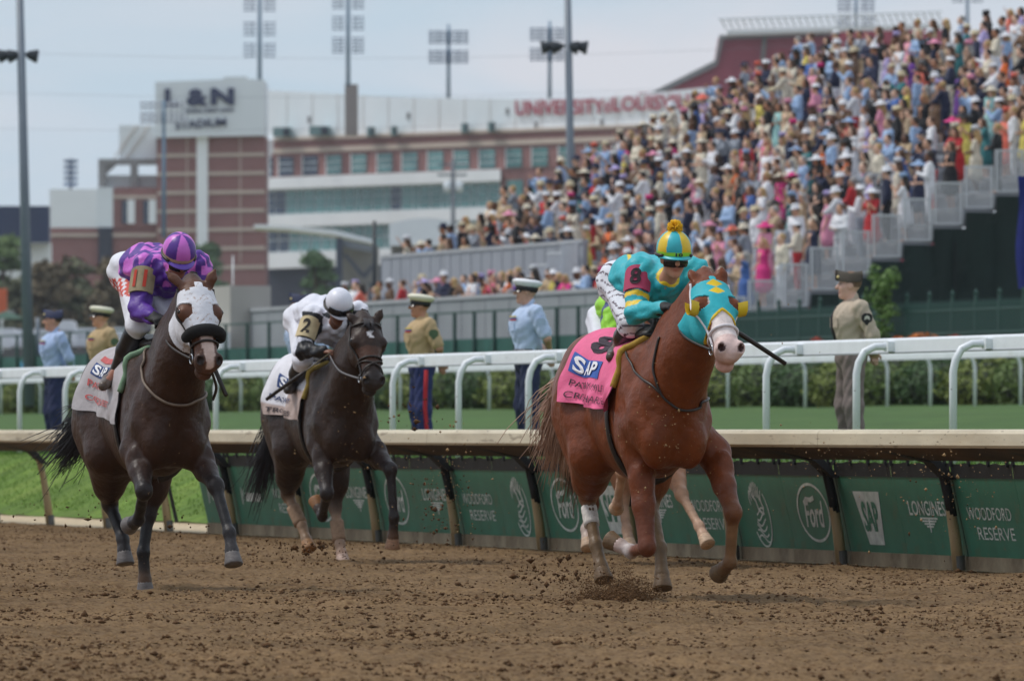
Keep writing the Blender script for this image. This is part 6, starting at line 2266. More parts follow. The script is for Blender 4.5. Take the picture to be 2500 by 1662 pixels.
# ------------------------------------------------------------------ number 8: chestnut
f8 = Frame(1602, 53.6)
CH, CHD = lin(112, 55, 24), lin(108, 56, 28)
def blaze8(C, hd, on, Lh):
    m = on & (hd[:, 2] > -.03) & (np.abs(hd[:, 1] + .004) < np.interp(hd[:, 0], [.1, .4, .6, .85, 1.1], [.03, .05, .048, .07, .09])) & (hd[:, 0] > .14)
    C[m] = lin(226, 212, 208)
    m = on & (hd[:, 0] > .8)
    C[m & (hd[:, 2] > -.09)] = C[m & (hd[:, 2] > -.09)] * .25 + np.array(lin(214, 180, 172)) * .75
    m = on & (hd[:, 0] > .8) & (hd[:, 2] <= -.06)
    C[m] = C[m] * .4 + np.array(lin(196, 150, 136)) * .6
    for s in (-1, 1):
        dn = np.sqrt(((hd[:, 0] - .958) * Lh / .026) ** 2 + ((hd[:, 1] - .046 * s) / .017) ** 2 + ((hd[:, 2] - .022) / .028) ** 2)
        C[on & (dn < 1)] = (.05, .02, .018)
lc8 = [lin(100, 58, 36), lin(108, 68, 44), DUST, DUST]
cfg8 = dict(hooded=True, key='chestnut', seed=8, label='chestnut racehorse with white blaze and turquoise hood leading on the right', coat=CH, coat_dark=CHD, leg=lc8, hoof=lin(108, 84, 58), face=CH, nose=lin(206, 170, 160),
            zW=1.655, zC=1.70, zB=.755, poll=(1730, 692, .86), muzzle=(1786, 862, 1.3), ear_l=(1762, 648, .84), ear_r=(1683, 655, .80), side=(-.12, 1, .05), blaze=blaze8,
            LF_e=(1742, 1105, .16), RF_e=(1562, 1110, .12),
            LF=[(1790, 1250, .50), (1782, 1372, .40), (1755, 1400, .24)], RF=[(1580, 1335, .34), (1541, 1346, .03), (1490, 1318, -.10)],
            LF_col=[lin(96, 54, 34), lin(130, 96, 66), lin(104, 76, 52), DUST], RF_col=[lin(92, 50, 34), lin(110, 64, 44), lin(228, 222, 220), lin(150, 92, 56)],
            LH_s=(-.72, .19, .95), LH=[(1588, 1225, -.78), (1612, 1338, -.56), (1618, 1432, -.46)], RH=[(1434, 1212, -1.12), (1455, 1330, -.92), (1474, 1412, -.80)],
            LH_col=[DUST, DUST, DUST, DUST], RH_col=[lin(104, 62, 42), DUST, DUST, DUST],
            tail=lambda t: (-.40 * t, -.13 * t - .05 * math.sin(3 * t), .10 * math.sin(2.6 * t) - .70 * t), tailcol=lin(186, 152, 132), locks=760, tspread=.085)
H8 = build_horse(f8, cfg8)
def m8(hd):
    t, s, d = hd[:, 0], hd[:, 1], hd[:, 2]
    front = np.interp(np.abs(s), [0, .05, .09, .12], [.50, .58, .74, .80])
    eye = (np.abs(t - .335) < .085) & (np.abs(s) > .045) & (d > -.055) & ((np.abs(t - .335) / .085) ** 2 + ((d - .0) / .055) ** 2 < 1)
    ear = (t < .075) & (np.abs(np.abs(s) - .062) < .045)
    return (t > .015) & (t < front) & ~eye & ~ear & (d > -.26)
def c8(hd):
    t, s, d = hd[:, 0], hd[:, 1], hd[:, 2]
    C = np.tile(np.array(TQ), (len(hd), 1))
    for tc in (.125, .235):
        C[(np.abs(s - .0) / .038 + np.abs(t - tc) / .055 < 1) & (d > .0)] = YE
    front = np.interp(np.abs(s), [0, .05, .09, .12], [.50, .58, .74, .80])
    C[(front - t < .035)] = YE
    return C
hood(H8, m8, c8, 'blinker_hood', .008)
for s in (-1, 1):
    # half cups that keep the horse looking ahead
    q = H8['q']
    pts, n, k = [], 9, 5
    for i in range(n):
        a = -2.6 + 3.9 * i / (n - 1)
        for j in range(k):
            o = j / (k - 1)
            pts.append(tuple(q(.33 + math.cos(a) * .095 * (1 + .1 * o), (.082 + .05 * o) * s, -.015 + math.sin(a) * .052 + .022 * o)))
    fs = [(i * k + j, i * k + j + 1, (i + 1) * k + j + 1, (i + 1) * k + j) for i in range(n - 1) for j in range(k - 1)]
    G().add(pts, fs, True).obj('blinker_cup', mat('yellow_vinyl', YE, .4, .08, 10), H8['root'])
bridle(H8, M_STRAPW, .70, brow=False)
saddle(H8, 'gold', lin(176, 140, 50), CH)
PINK = lin(232, 106, 148)
def cc8(u, v):
    C = np.tile(np.array(PINK), (len(u), 1))
    return C
sc8, sf8 = saddle_cloth(H8, -.99, -.04, [1.56, 1.78], [1.5, 1.7], cc8, fold=.019, seed=2)
M_INK = mat('cloth_ink', lin(54, 40, 52), .8, .1, 20)
M_SAPB = mat('blue_patch', lin(48, 90, 170), .7, .1, 20)
M_WPR = mat('white_print', lin(232, 232, 236), .7, .06, 20)
lay_text('8', sf8, sc8, .16, .58, -.36, -.12, M_INK, .006, .04, 'number')
lay_quad(sf8, sc8, .06, .62, -.64, -.44, M_SAPB, .005, 'logo_patch')
for j_, ch_ in enumerate('SAP'):
    lay_text(ch_, sf8, sc8, .10 + 0.470 * (j_ / 3 + .01), .10 + 0.470 * (j_ / 3 + .32), -.62, -.46, M_WPR, .014, .03, 'letter')
lay_text('PAT DAY MILE', sf8, sc8, .10, .80, -.79, -.71, M_INK, .011)
lay_text('CREOLE CHARLIE', sf8, sc8, .10, .86, -.94, -.86, M_INK, .011)
strap_on(H8, hit(f8, H8['S'], [(1612, 823), (1597, 890), (1603, 929), (1617, 964), (1638, 985), (1658, 998), (1680, 1001), (1706, 994), (1723, 977), (1732, 955)]), .0085, M_STRAP, 'breast_strap', .008, H8['S'])
strap_on(H8, hit(f8, H8['S'], [(1524, 850), (1539, 881), (1554, 910), (1588, 936), (1612, 958)]), .0075, M_STRAP, 'breast_strap', .008, H8['S'])
bandage(H8, 'RH', .22, .60, .05, lin(206, 198, 190))

def silks8(V, J, S):
    C = np.tile(np.array(TQ), (len(V), 1))
    for n in 'lr':
        t, r = seg_t(V, J['sh' + n], J['el' + n])
        on = (r < .1)
        C[on & (t > .60) & (t < .72)] = YE
        C[on & (t > .84) & (t < .97)] = YE
    back = (V[:, 2] > J['waist'][2] + .02)
    dmd = np.abs(V[:, 1] - J['waist'][1] + .07 + .25 * (V[:, 0] - J['waist'][0]))
    C[back & (dmd < .012) & (V[:, 0] < J['chest'][0] + .02)] = YE
    t, r = seg_t(V, J['neck'], J['head'])
    C[(t > .1) & (r < .075)] = YE
    return C
def breech(stripe, col):
    def fn(V, J):
        C = np.tile(np.array(lin(226, 226, 234)), (len(V), 1))
        if stripe:
            m = (np.sin(V[:, 2] * 130 + 2.5 * np.sin(V[:, 0] * 25)) > .84) & (V[:, 1] < J['pelvis'][1])
            C[m] = col
        return C
    return fn
J8x = dict(head=(1645, 628, .20), neck=(1628, 688, .06), chest=(1606, 694, -.14), waist=(1562, 676, -.42), pelvis=(1532, 690, -.60), shr=(1562, 662, -.06), shl=(1696, 662, .0),
           elr=(1552, 764, .08), wrr=(1620, 752, .36), ell=(1712, 762, .14), wrl=(1690, 752, .40), hipr=(1510, 688, -.60), hipl=(1560, 694, -.60), knr=(1540, 792, -.14), anr=(1512, 850, -.46), tor=(1492, 872, -.28))
cj8 = dict(key='eight', label='jockey in turquoise and yellow silks with number 8 armband', skin=lin(196, 142, 116), look=(1, -.06, -.14), crown=(.14, 0, 1), silks=silks8, breeches=breech(True, lin(70, 40, 60)),
           boot=lin(120, 74, 44), boot_top=lin(30, 28, 32), sole=lin(70, 56, 44), cap=panels([TQ, YE], LIME, n=8, phase=.62), peak=TQ, gloves=True)
J8 = build_jockey(f8, J8x, cj8)
armband(J8, None, mat('number_ink', lin(38, 24, 32), .8, .1), '8', mat('crimson_cloth', lin(176, 62, 96), .8, .1, 14), .02, .58)
hm = J8['head'] + nrm(cj8['crown']) * .185
g = G()
rr = random.Random(4)
for i in range(150):
    d = Vector((rr.gauss(0, 1), rr.gauss(0, 1), rr.gauss(0, 1))).normalized()
    g.tube([Vector(hm) + d * .012, Vector(hm) + d * .05], [.006, .004], 4)
pm = g.obj('pompom', mat('yellow_wool', lin(236, 184, 34), .95, .15, 30), J8['root'], kind='stuff')
lx = nrm(np.cross(nrm(cj8['crown']), nrm(cj8['look'])))
reins(H8, [J8['wrr'] + np.array([.07, .02, -.02]), J8['wrl'] + np.array([.07, -.02, -.02])], M_STRAP)

def whip(fr, a, b, label, handle_at_end, up=0.0):
    pa, pb = fr.at(*a), fr.at(*b)
    t = thing('whip', label, 'whip', fr.M.copy())
    G().tube([tuple(pa), tuple(pa * .5 + pb * .5 + np.array([0, 0, up])), tuple(pb)], [.006, .0055, .005], 6).obj('shaft', mat('whip_shaft', lin(96, 86, 62), .5, .2, 30), t)
    d = pb - pa
    if handle_at_end:
        G().tube([tuple(pa + d * .38), tuple(pa + d * .5), tuple(pb)], [.008, .016, .014], 8).obj('popper', M_STRAP, t)
    else:
        G().tube([tuple(pa), tuple(pa + d * .2)], [.014, .012], 8).obj('handle', M_STRAP, t)
    return t
whip(f8, (1706, 748, .46), (1918, 888, .42), 'riding whip with black end sticking out right of the turquoise hood', True)
G().tube([tuple(f8.at(*p)) for p in ((1648, 758, .42), (1634, 772, .46), (1645, 800, .5), (1668, 812, .55), (1690, 820, .6))], [.016, .016, .014, .01, .008], 8).obj('rein_loop', M_STRAPW, H8['root'])

V_, Fs_ = text_mesh('10', 1.0, .03)
lo_, hi_ = V_.min(0), V_.max(0)
t_ = (V_ - lo_) / (hi_ - lo_)
f_, u_ = nrm(cj8['look']), nrm(cj8['crown'])
l_ = nrm(np.cross(u_, f_))
u_ = np.cross(f_, l_)
hc_ = J8['head'] + u_ * .052 - f_ * .004
az_ = .05 + (t_[:, 0] - .5) * .42
G().add([tuple(hc_ + f_ * .131 * math.cos(a) + l_ * .111 * math.sin(a) + u_ * (-.034 + .02 * b)) for a, b in zip(az_, t_[:, 1])], Fs_).obj('cap_number', M_INK, [c for c in J8['root'].children if c.name.startswith('helmet')][0])

# ------------------------------------------------------------------ number 11: bay with white hood
f11 = Frame(392, 57.0)
BAY, BAYD, BLK = lin(57, 35, 24), lin(50, 34, 26), lin(34, 32, 33)
def blaze11(C, hd, on, Lh):
    m = on & (hd[:, 2] > -.02) & (np.abs(hd[:, 1]) < np.interp(hd[:, 0], [.5, .8, .95, 1.05], [.03, .03, .022, .012])) & (hd[:, 0] > .45)
    C[m] = lin(206, 180, 168)
    m = on & (hd[:, 0] > .86) & (np.abs(hd[:, 1]) >= .03)
    C[m] = C[m] * .45 + np.array(lin(60, 50, 48)) * .55
lc11 = [BLK, BLK, lin(50, 47, 49), lin(60, 56, 56)]
cfg11 = dict(hooded=True, key='bay', seed=11, label='dark bay racehorse in a muddy white hood with black noseroll on the left', coat=BAY, coat_dark=BAYD, leg=lc11, hoof=lin(104, 98, 96), face=lin(96, 62, 46), nose=lin(96, 66, 54),
             zW=1.63, zC=1.62, zB=.75, poll=(476, 702, .82), muzzle=(512, 893, 1.16), ear_l=(528, 651, .84), ear_r=(399, 658, .80), side=(-.06, 1, -.04), blaze=blaze11,
             LF_e=(478, 1108, .22), RF_e=(332, 1100, .18),
             LF=[(527, 1186, .62), (560, 1300, .84), (570, 1374, .92)], RF=[(352, 1198, .52), (338, 1268, .24), (316, 1282, .10)],
             LH_s=(-.72, .15, .98), LH=[(362, 1255, -.72), (350, 1348, -.66), (355, 1446, -.66)], RH=[(268, 1228, -1.18), (300, 1316, -1.0), (306, 1372, -.96)],
             LH_col=[BLK, BLK, BLK, lin(110, 84, 64)],
             tail=lambda t: (-.30 * t, -.22 * t - .10 * t * t, .06 * math.sin(2.6 * t) - .72 * t + .12 * t ** 3), tailcol=lin(36, 34, 38), tspread=.07)
H11 = build_horse(f11, cfg11)
def m11(hd):
    t, s, d = hd[:, 0], hd[:, 1], hd[:, 2]
    front = np.interp(np.abs(s), [0, .05, .1], [.60, .64, .72])
    eye = (np.abs(s) > .05) & ((np.abs(t - .335) / .095) ** 2 + ((d + .005) / .06) ** 2 < 1)
    ear = (t < .07) & (np.abs(np.abs(s) - .062) < .042)
    return (t > .005) & (t < front) & ~eye & ~ear & (d > -.26)
def c11(hd):
    rr_ = np.random.default_rng(2)
    C = np.tile(np.array(lin(222, 222, 228)), (len(hd), 1))
    sp = np.sin(hd[:, 0] * 64 + 3 * np.sin(hd[:, 1] * 52)) * np.sin(hd[:, 1] * 96 + hd[:, 0] * 37) + .25 * rr_.standard_normal(len(hd))
    w = np.clip((sp - .62) / .5, 0, 1)[:, None] * (np.abs(hd[:, 1:2]) < .075) * .75
    C = C * (1 - w) + np.array(lin(160, 128, 104)) * w
    m = (np.abs(np.abs(hd[:, 1]) - .055) < .01) & (hd[:, 0] < .1)
    C[m] = lin(120, 90, 70)
    return C
hood(H11, m11, c11, 'blinker_hood', .009)
bridle(H11, M_STRAP, .74, brow=False)
q = H11['q']
X = H11['S'].project([q(.63, .12 * math.sin(a), -.02 + .1 * math.cos(a)) for a in np.linspace(-1.75, 1.75, 20)], .03)
G().tube([tuple(p) for p in X], [.028] + [.036] * 3 + [.040] * 12 + [.036] * 3 + [.028], 12).obj('noseroll', M_FLEECE, H11['root'])
saddle(H11, 'green', lin(120, 150, 120), BAY)
GREYC = lin(176, 170, 172)
sc11, sf11 = saddle_cloth(H11, -1.05, -.08, [1.62, 1.98], [1.5, 1.7], lambda u, v: np.tile(np.array(GREYC), (len(u), 1)), fold=.006, seed=5)
M_RED = mat('red_cloth_ink', lin(190, 92, 92), .8, .15, 20)
lay_quad(sf11, sc11, .16, .66, -.36, -.29, M_RED, .006, 'number_bar')
lay_quad(sf11, sc11, .14, .58, -.54, -.40, mat('navy_patch', lin(40, 68, 124), .7, .1, 20), .005, 'logo_patch')
for j_, ch_ in enumerate('SAP'):
    lay_text(ch_, sf11, sc11, .17 + 0.370 * (j_ / 3 + .01), .17 + 0.370 * (j_ / 3 + .32), -.525, -.415, M_WPR, .014, .03, 'letter')
lay_text('PAT DAY', sf11, sc11, .14, .68, -.68, -.60, M_RED, .010, .02)
lay_text('CONQUEST', sf11, sc11, .14, .84, -.87, -.78, M_RED, .010, .02)
strap_on(H11, hit(f11, H11['S'], [(368, 832), (355, 870), (348, 904), (362, 946), (386, 970), (417, 985), (455, 987), (488, 973), (503, 952)]), .0095, mat('tan_strap', lin(112, 96, 82), .6, .2, 20), 'breast_strap', .009, H11['S'])
PUR, PNK = lin(84, 42, 142), lin(206, 108, 204)
def silks11(V, J, S):
    C = np.tile(np.array(PUR), (len(V), 1))
    tr, rr_ = seg_t(V, J['shr'], J['elr'])
    tl, rl = seg_t(V, J['shl'], J['ell'])
    arm = ((tr > .12) & (rr_ < .1)) | ((tl > .3) & (rl < .1)) | (V[:, 2] < J['chest'][2] - .09)
    ax = nrm(J['waist'] - J['neck'])
    a = (V - J['neck']) @ ax / .105
    b = V[:, 1] / .095
    a, b = a + .25 * np.sin(b * 4.1), b + .3 * np.sin(a * 3.3 + 1)
    dm = (np.abs((a * .8 + b * .35) % 1 - .5) + np.abs((a * .4 - b * .7) % 1 - .5)) < .40
    C[dm & ~arm] = PNK
    C[(np.abs(tl - .22) < .1) & (rl < .1) & (V[:, 1] > J['shl'][1])] = PNK
    return C
def breech11(V, J):
    C = np.tile(np.array(lin(226, 226, 232)), (len(V), 1))
    c = J['hipr'] * .72 + J['knr'] * .28
    m = (np.abs(V[:, 2] - c[2]) < .06) & (V[:, 1] < c[1] - .02) & (np.sin(V[:, 2] * 110) * np.sin(V[:, 0] * 90) > -.2)
    C[m] = lin(206, 80, 66)
    return C
J11x = dict(head=(436, 628, .20), neck=(428, 672, .02), chest=(405, 668, -.16), waist=(362, 648, -.44), pelvis=(332, 662, -.62), shr=(356, 650, -.08), shl=(484, 646, -.02),
            elr=(340, 758, .04), wrr=(374, 774, .26), ell=(492, 752, .06), wrl=(470, 770, .30), hipr=(322, 668, -.62), hipl=(368, 668, -.62), knr=(338, 792, -.10), anr=(284, 905, -.44), tor=(252, 942, -.26))
cj11 = dict(key='eleven', label='jockey in purple and pink diamond silks with number 11 armband', skin=lin(150, 100, 80), look=(1, .06, -.62), crown=(.6, 0, 1), silks=silks11, breeches=breech11,
            boot=lin(34, 32, 34), boot_top=lin(26, 25, 28), sole=lin(90, 76, 66), cap=panels([PNK, PUR], lin(196, 160, 130), n=8, phase=.42), peak=lin(104, 70, 176), gloves=True)
J11 = build_jockey(f11, J11x, cj11)
armband(J11, None, mat('number_red', lin(184, 58, 40), .8, .1), '11', mat('muddy_cloth', lin(150, 136, 108), .85, .25, 14), .12, .68)
reins(H11, [J11['wrr'] + np.array([.07, .02, -.02]), J11['wrl'] + np.array([.07, -.02, -.02])], M_STRAP)
strap_on(H11, [H11['at'](x) for x in ((516, 905, 1.12), (528, 945, .95), (520, 975, .7))], .010, M_STRAP, 'rein_end')
whip(f11, (470, 775, .36), (552, 965, .9), 'dark whip hanging below the white hood', True)

# ------------------------------------------------------------------ number 2: near-black bay
f2 = Frame(822, 69.6)
DB, DBD = lin(50, 34, 26), lin(44, 32, 26)
def blaze2(C, hd, on, Lh):
    m = on & (hd[:, 2] > 0) & (np.abs(hd[:, 1] - .004 - .01 * np.sin(hd[:, 0] * 40)) < .014) & (np.abs(hd[:, 0] - .27) < .055)
    C[m] = lin(214, 210, 212)
    m = on & (hd[:, 0] > .45) & (hd[:, 0] < .72) & (hd[:, 2] > -.08)
    C[m] = C[m] * .6 + np.array(lin(104, 66, 48)) * .4
    m = on & (hd[:, 0] > .82)
    C[m] = C[m] * .5 + np.array(lin(46, 42, 42)) * .5
lc2 = [lin(42, 36, 36), lin(40, 35, 35), lin(42, 35, 33), lin(80, 60, 50)]
BAN = lin(150, 122, 98)
cfg2 = dict(key='dark_bay', seed=2, label='near-black bay racehorse with small white star in the middle', coat=DB, coat_dark=DBD, leg=lc2, hoof=lin(140, 104, 78), face=DB, nose=lin(62, 54, 52),
            zW=1.63, zC=1.70, zB=.755, poll=(892, 786, .84), muzzle=(914, 938, 1.18), ear_l=(934, 751, .84), ear_r=(846, 764, .82), side=(-.05, 1, -.03), blaze=blaze2,
            LF_e=(905, 1098, .2), RF_e=(782, 1085, .16),
            LF=[(953, 1145, .60), (962, 1262, .62), (958, 1335, .58)], RF=[(798, 1204, .48), (787, 1260, .18), (771, 1222, .06)],
            LH_s=(-.74, .17, .95), LH=[(818, 1238, -.74), (830, 1328, -.60), (838, 1374, -.50)], RH=[(702, 1206, -1.14), (737, 1283, -.98), (755, 1338, -.86)],
            LF_col=[lin(44, 40, 42), lin(42, 37, 37), lin(40, 33, 31), lin(110, 78, 56)], LH_col=[lin(50, 44, 44), BAN, lin(160, 132, 112), lin(176, 140, 120)], RH_col=[lin(50, 44, 44), BAN, BAN, BAN],
            LH_hoof=lin(190, 160, 144), RH_hoof=lin(156, 114, 76), RF_hoof=lin(140, 96, 58),
            tail=lambda t: (-.34 * t, -.24 * t, .05 * math.sin(2.6 * t) - 1.0 * t), tailcol=lin(40, 36, 40), tspread=.05)
H2 = build_horse(f2, cfg2)
bridle(H2, M_STRAP, .62, figure8=True)
saddle(H2, 'olive', lin(150, 128, 60), DB)
sc2, sf2 = saddle_cloth(H2, -1.07, -.10, [1.64, 1.88], [1.5, 1.7], lambda u, v: np.where((v[:, None] < -.84) | ((u[:, None] > .55) & (v[:, None] < -.55)), np.array(lin(178, 158, 150)), np.array(lin(224, 222, 228))), fold=.010, seed=9)
M_INK2 = mat('dark_cloth_ink', lin(60, 52, 58), .8, .1, 20)
lay_quad(sf2, sc2, .3, .62, -.34, -.24, mat('grey_patch', lin(88, 92, 102), .8, .1), .005, 'number_patch')
lay_quad(sf2, sc2, .2, .7, -.58, -.42, mat('navy_patch', lin(40, 68, 124)), .005, 'logo_patch')
for j_, ch_ in enumerate('SAP'):
    lay_text(ch_, sf2, sc2, .24 + 0.420 * (j_ / 3 + .01), .24 + 0.420 * (j_ / 3 + .32), -.565, -.435, M_WPR, .014, .03, 'letter')
lay_text('PAT DAY', sf2, sc2, .14, .68, -.78, -.70, mat('navy_ink', lin(60, 72, 110), .8, .1), .010, .02)
lay_text('TROYMILES', sf2, sc2, .14, .72, -.96, -.89, M_INK2, .010, .02)
bandage(H2, 'LH', .38, .92, .056, BAN)
bandage(H2, 'RH', .40, .95, .056, BAN)
WHT, BK = lin(224, 224, 234), lin(30, 30, 34)
def silks2(V, J, S):
    C = np.tile(np.array(WHT), (len(V), 1))
    for n in 'lr':
        t, r = seg_t(V, J['sh' + n], J['el' + n])
        C[(r < .105) & (t > .02) & (t < .74)] = BK
        t, r = seg_t(V, J['el' + n], J['wr' + n])
        C[(r < .085) & (t > .0)] = BK
    d = np.abs(V[:, 1] - J['chest'][1]) / .10 + np.abs((V - J['neck']) @ nrm(J['chest'] - J['neck']) - .02) / .05
    C[(d < 1) & (V[:, 2] > J['chest'][2])] = BK
    return C
J2x = dict(head=(826, 752, .20), neck=(818, 795, .02), chest=(802, 792, -.16), waist=(776, 764, -.44), pelvis=(748, 780, -.62), shr=(764, 772, -.06), shl=(872, 762, .0),
           elr=(738, 856, .06), wrr=(792, 858, .30), ell=(884, 850, .08), wrl=(858, 856, .34), hipr=(738, 784, -.62), hipl=(778, 784, -.62), knr=(738, 882, -.10), anr=(716, 936, -.40), tor=(702, 952, -.22))
cj2 = dict(key='two', label='jockey in white and black silks with white helmet and number 2 armband', skin=lin(126, 84, 64), look=(1, .02, -.75), crown=(.75, 0, 1), silks=silks2, breeches=breech(False, BK),
           boot=BK, boot_top=lin(34, 32, 34), sole=lin(60, 54, 50), cap=lambda lc: np.tile(np.array(lin(226, 226, 236)), (len(lc), 1)), peak=lin(210, 210, 220), gloves=False, goggles_up=True)
J2 = build_jockey(f2, J2x, cj2)
armband(J2, None, mat('number_black', lin(40, 34, 30), .8, .1), '2', mat('gold_cloth', lin(196, 178, 140), .85, .12, 14), .14, .72)
reins(H2, [J2['wrr'] + np.array([.07, .02, -.02]), J2['wrl'] + np.array([.07, -.02, -.02])], mat('grey_rein', lin(110, 108, 110), .6, .15, 20))
whip(f2, (806, 862, .42), (650, 975, .1), 'yellow and black whip held low beside the white saddlecloth', True)

# ------------------------------------------------------------------ fourth horse, mostly hidden behind number 8
f4 = Frame(1556, 68.5)
DUN = lin(176, 128, 98)
lc4 = [lin(178, 138, 110), lin(180, 144, 118), lin(186, 150, 126), lin(190, 156, 130)]
cfg4 = dict(res=.018, key='light_chestnut', seed=4, label='light chestnut racehorse mostly hidden behind the chestnut leader', coat=DUN, coat_dark=lin(150, 104, 78), leg=lc4, hoof=lin(190, 160, 132), face=DUN, nose=DUN,
            zW=1.60, zC=1.60, zB=.82, poll=(.78, .06, 1.70), muzzle=(1.08, .08, 1.26), ear_l=(.76, .13, 1.82), ear_r=(.74, -.01, 1.82),
            LF_e=(1640, 1140, .2), LF=[(1664, 1206, .55), (1707, 1284, .80), (1727, 1326, .92)], RF=[(1520, 1150, .55), (1508, 1225, .25), (1505, 1240, .1)],
            LH=[(-.85, .12, .52), (-.72, .12, .28), (-.62, .12, .14)], RH=[(1446, 1232, -1.16), (1430, 1292, -1.02), (1436, 1335, -.92)],
            RH_col=[lin(120, 70, 50), lin(120, 74, 54), lin(210, 196, 186), lin(190, 160, 140)],
            tail=lambda t: (-.4 * t, -.05 * t, -.8 * t), tailcol=lin(120, 92, 74))
H4 = build_horse(f4, cfg4)
saddle(H4, 'lime', LIME, DUN)
NV = lin(62, 66, 120)
def silks4(V, J, S):
    C = np.tile(np.array(NV), (len(V), 1))
    a = (V - J['neck']) @ nrm(J['waist'] - J['neck'])
    C[(a > -.02) & (a < .12)] = LIME
    C[a > .40] = LIME
    for n in 'lr':
        t, r = seg_t(V, J['sh' + n], J['el' + n])
        C[(r < .1) & (t > .3) & (t < .7)] = LIME
    return C
J4x = dict(head=(.24, .03, 2.03), neck=(.06, .02, 1.96), chest=(-.14, .0, 1.98), waist=(-.44, -.02, 2.06), pelvis=(-.64, -.03, 1.96), shr=(-.06, -.19, 1.98), shl=(-.02, .19, 1.98),
           elr=(.06, -.25, 1.74), wrr=(.32, -.1, 1.76), hipr=(-.62, -.12, 1.94), hipl=(-.62, .07, 1.94), knr=(-.10, -.26, 1.66), anr=(-.44, -.29, 1.42), tor=(-.24, -.30, 1.36))
cj4 = dict(key='four', label='jockey in navy and lime silks crouched behind the turquoise jockey', skin=lin(180, 130, 104), look=(1, 0, -.5), crown=(.5, 0, 1), silks=silks4, breeches=breech(False, BK),
           boot=BK, boot_top=BK, cap=panels([LIME, NV], LIME, n=8), peak=LIME, gloves=True)
J4 = build_jockey(f4, J4x, cj4)
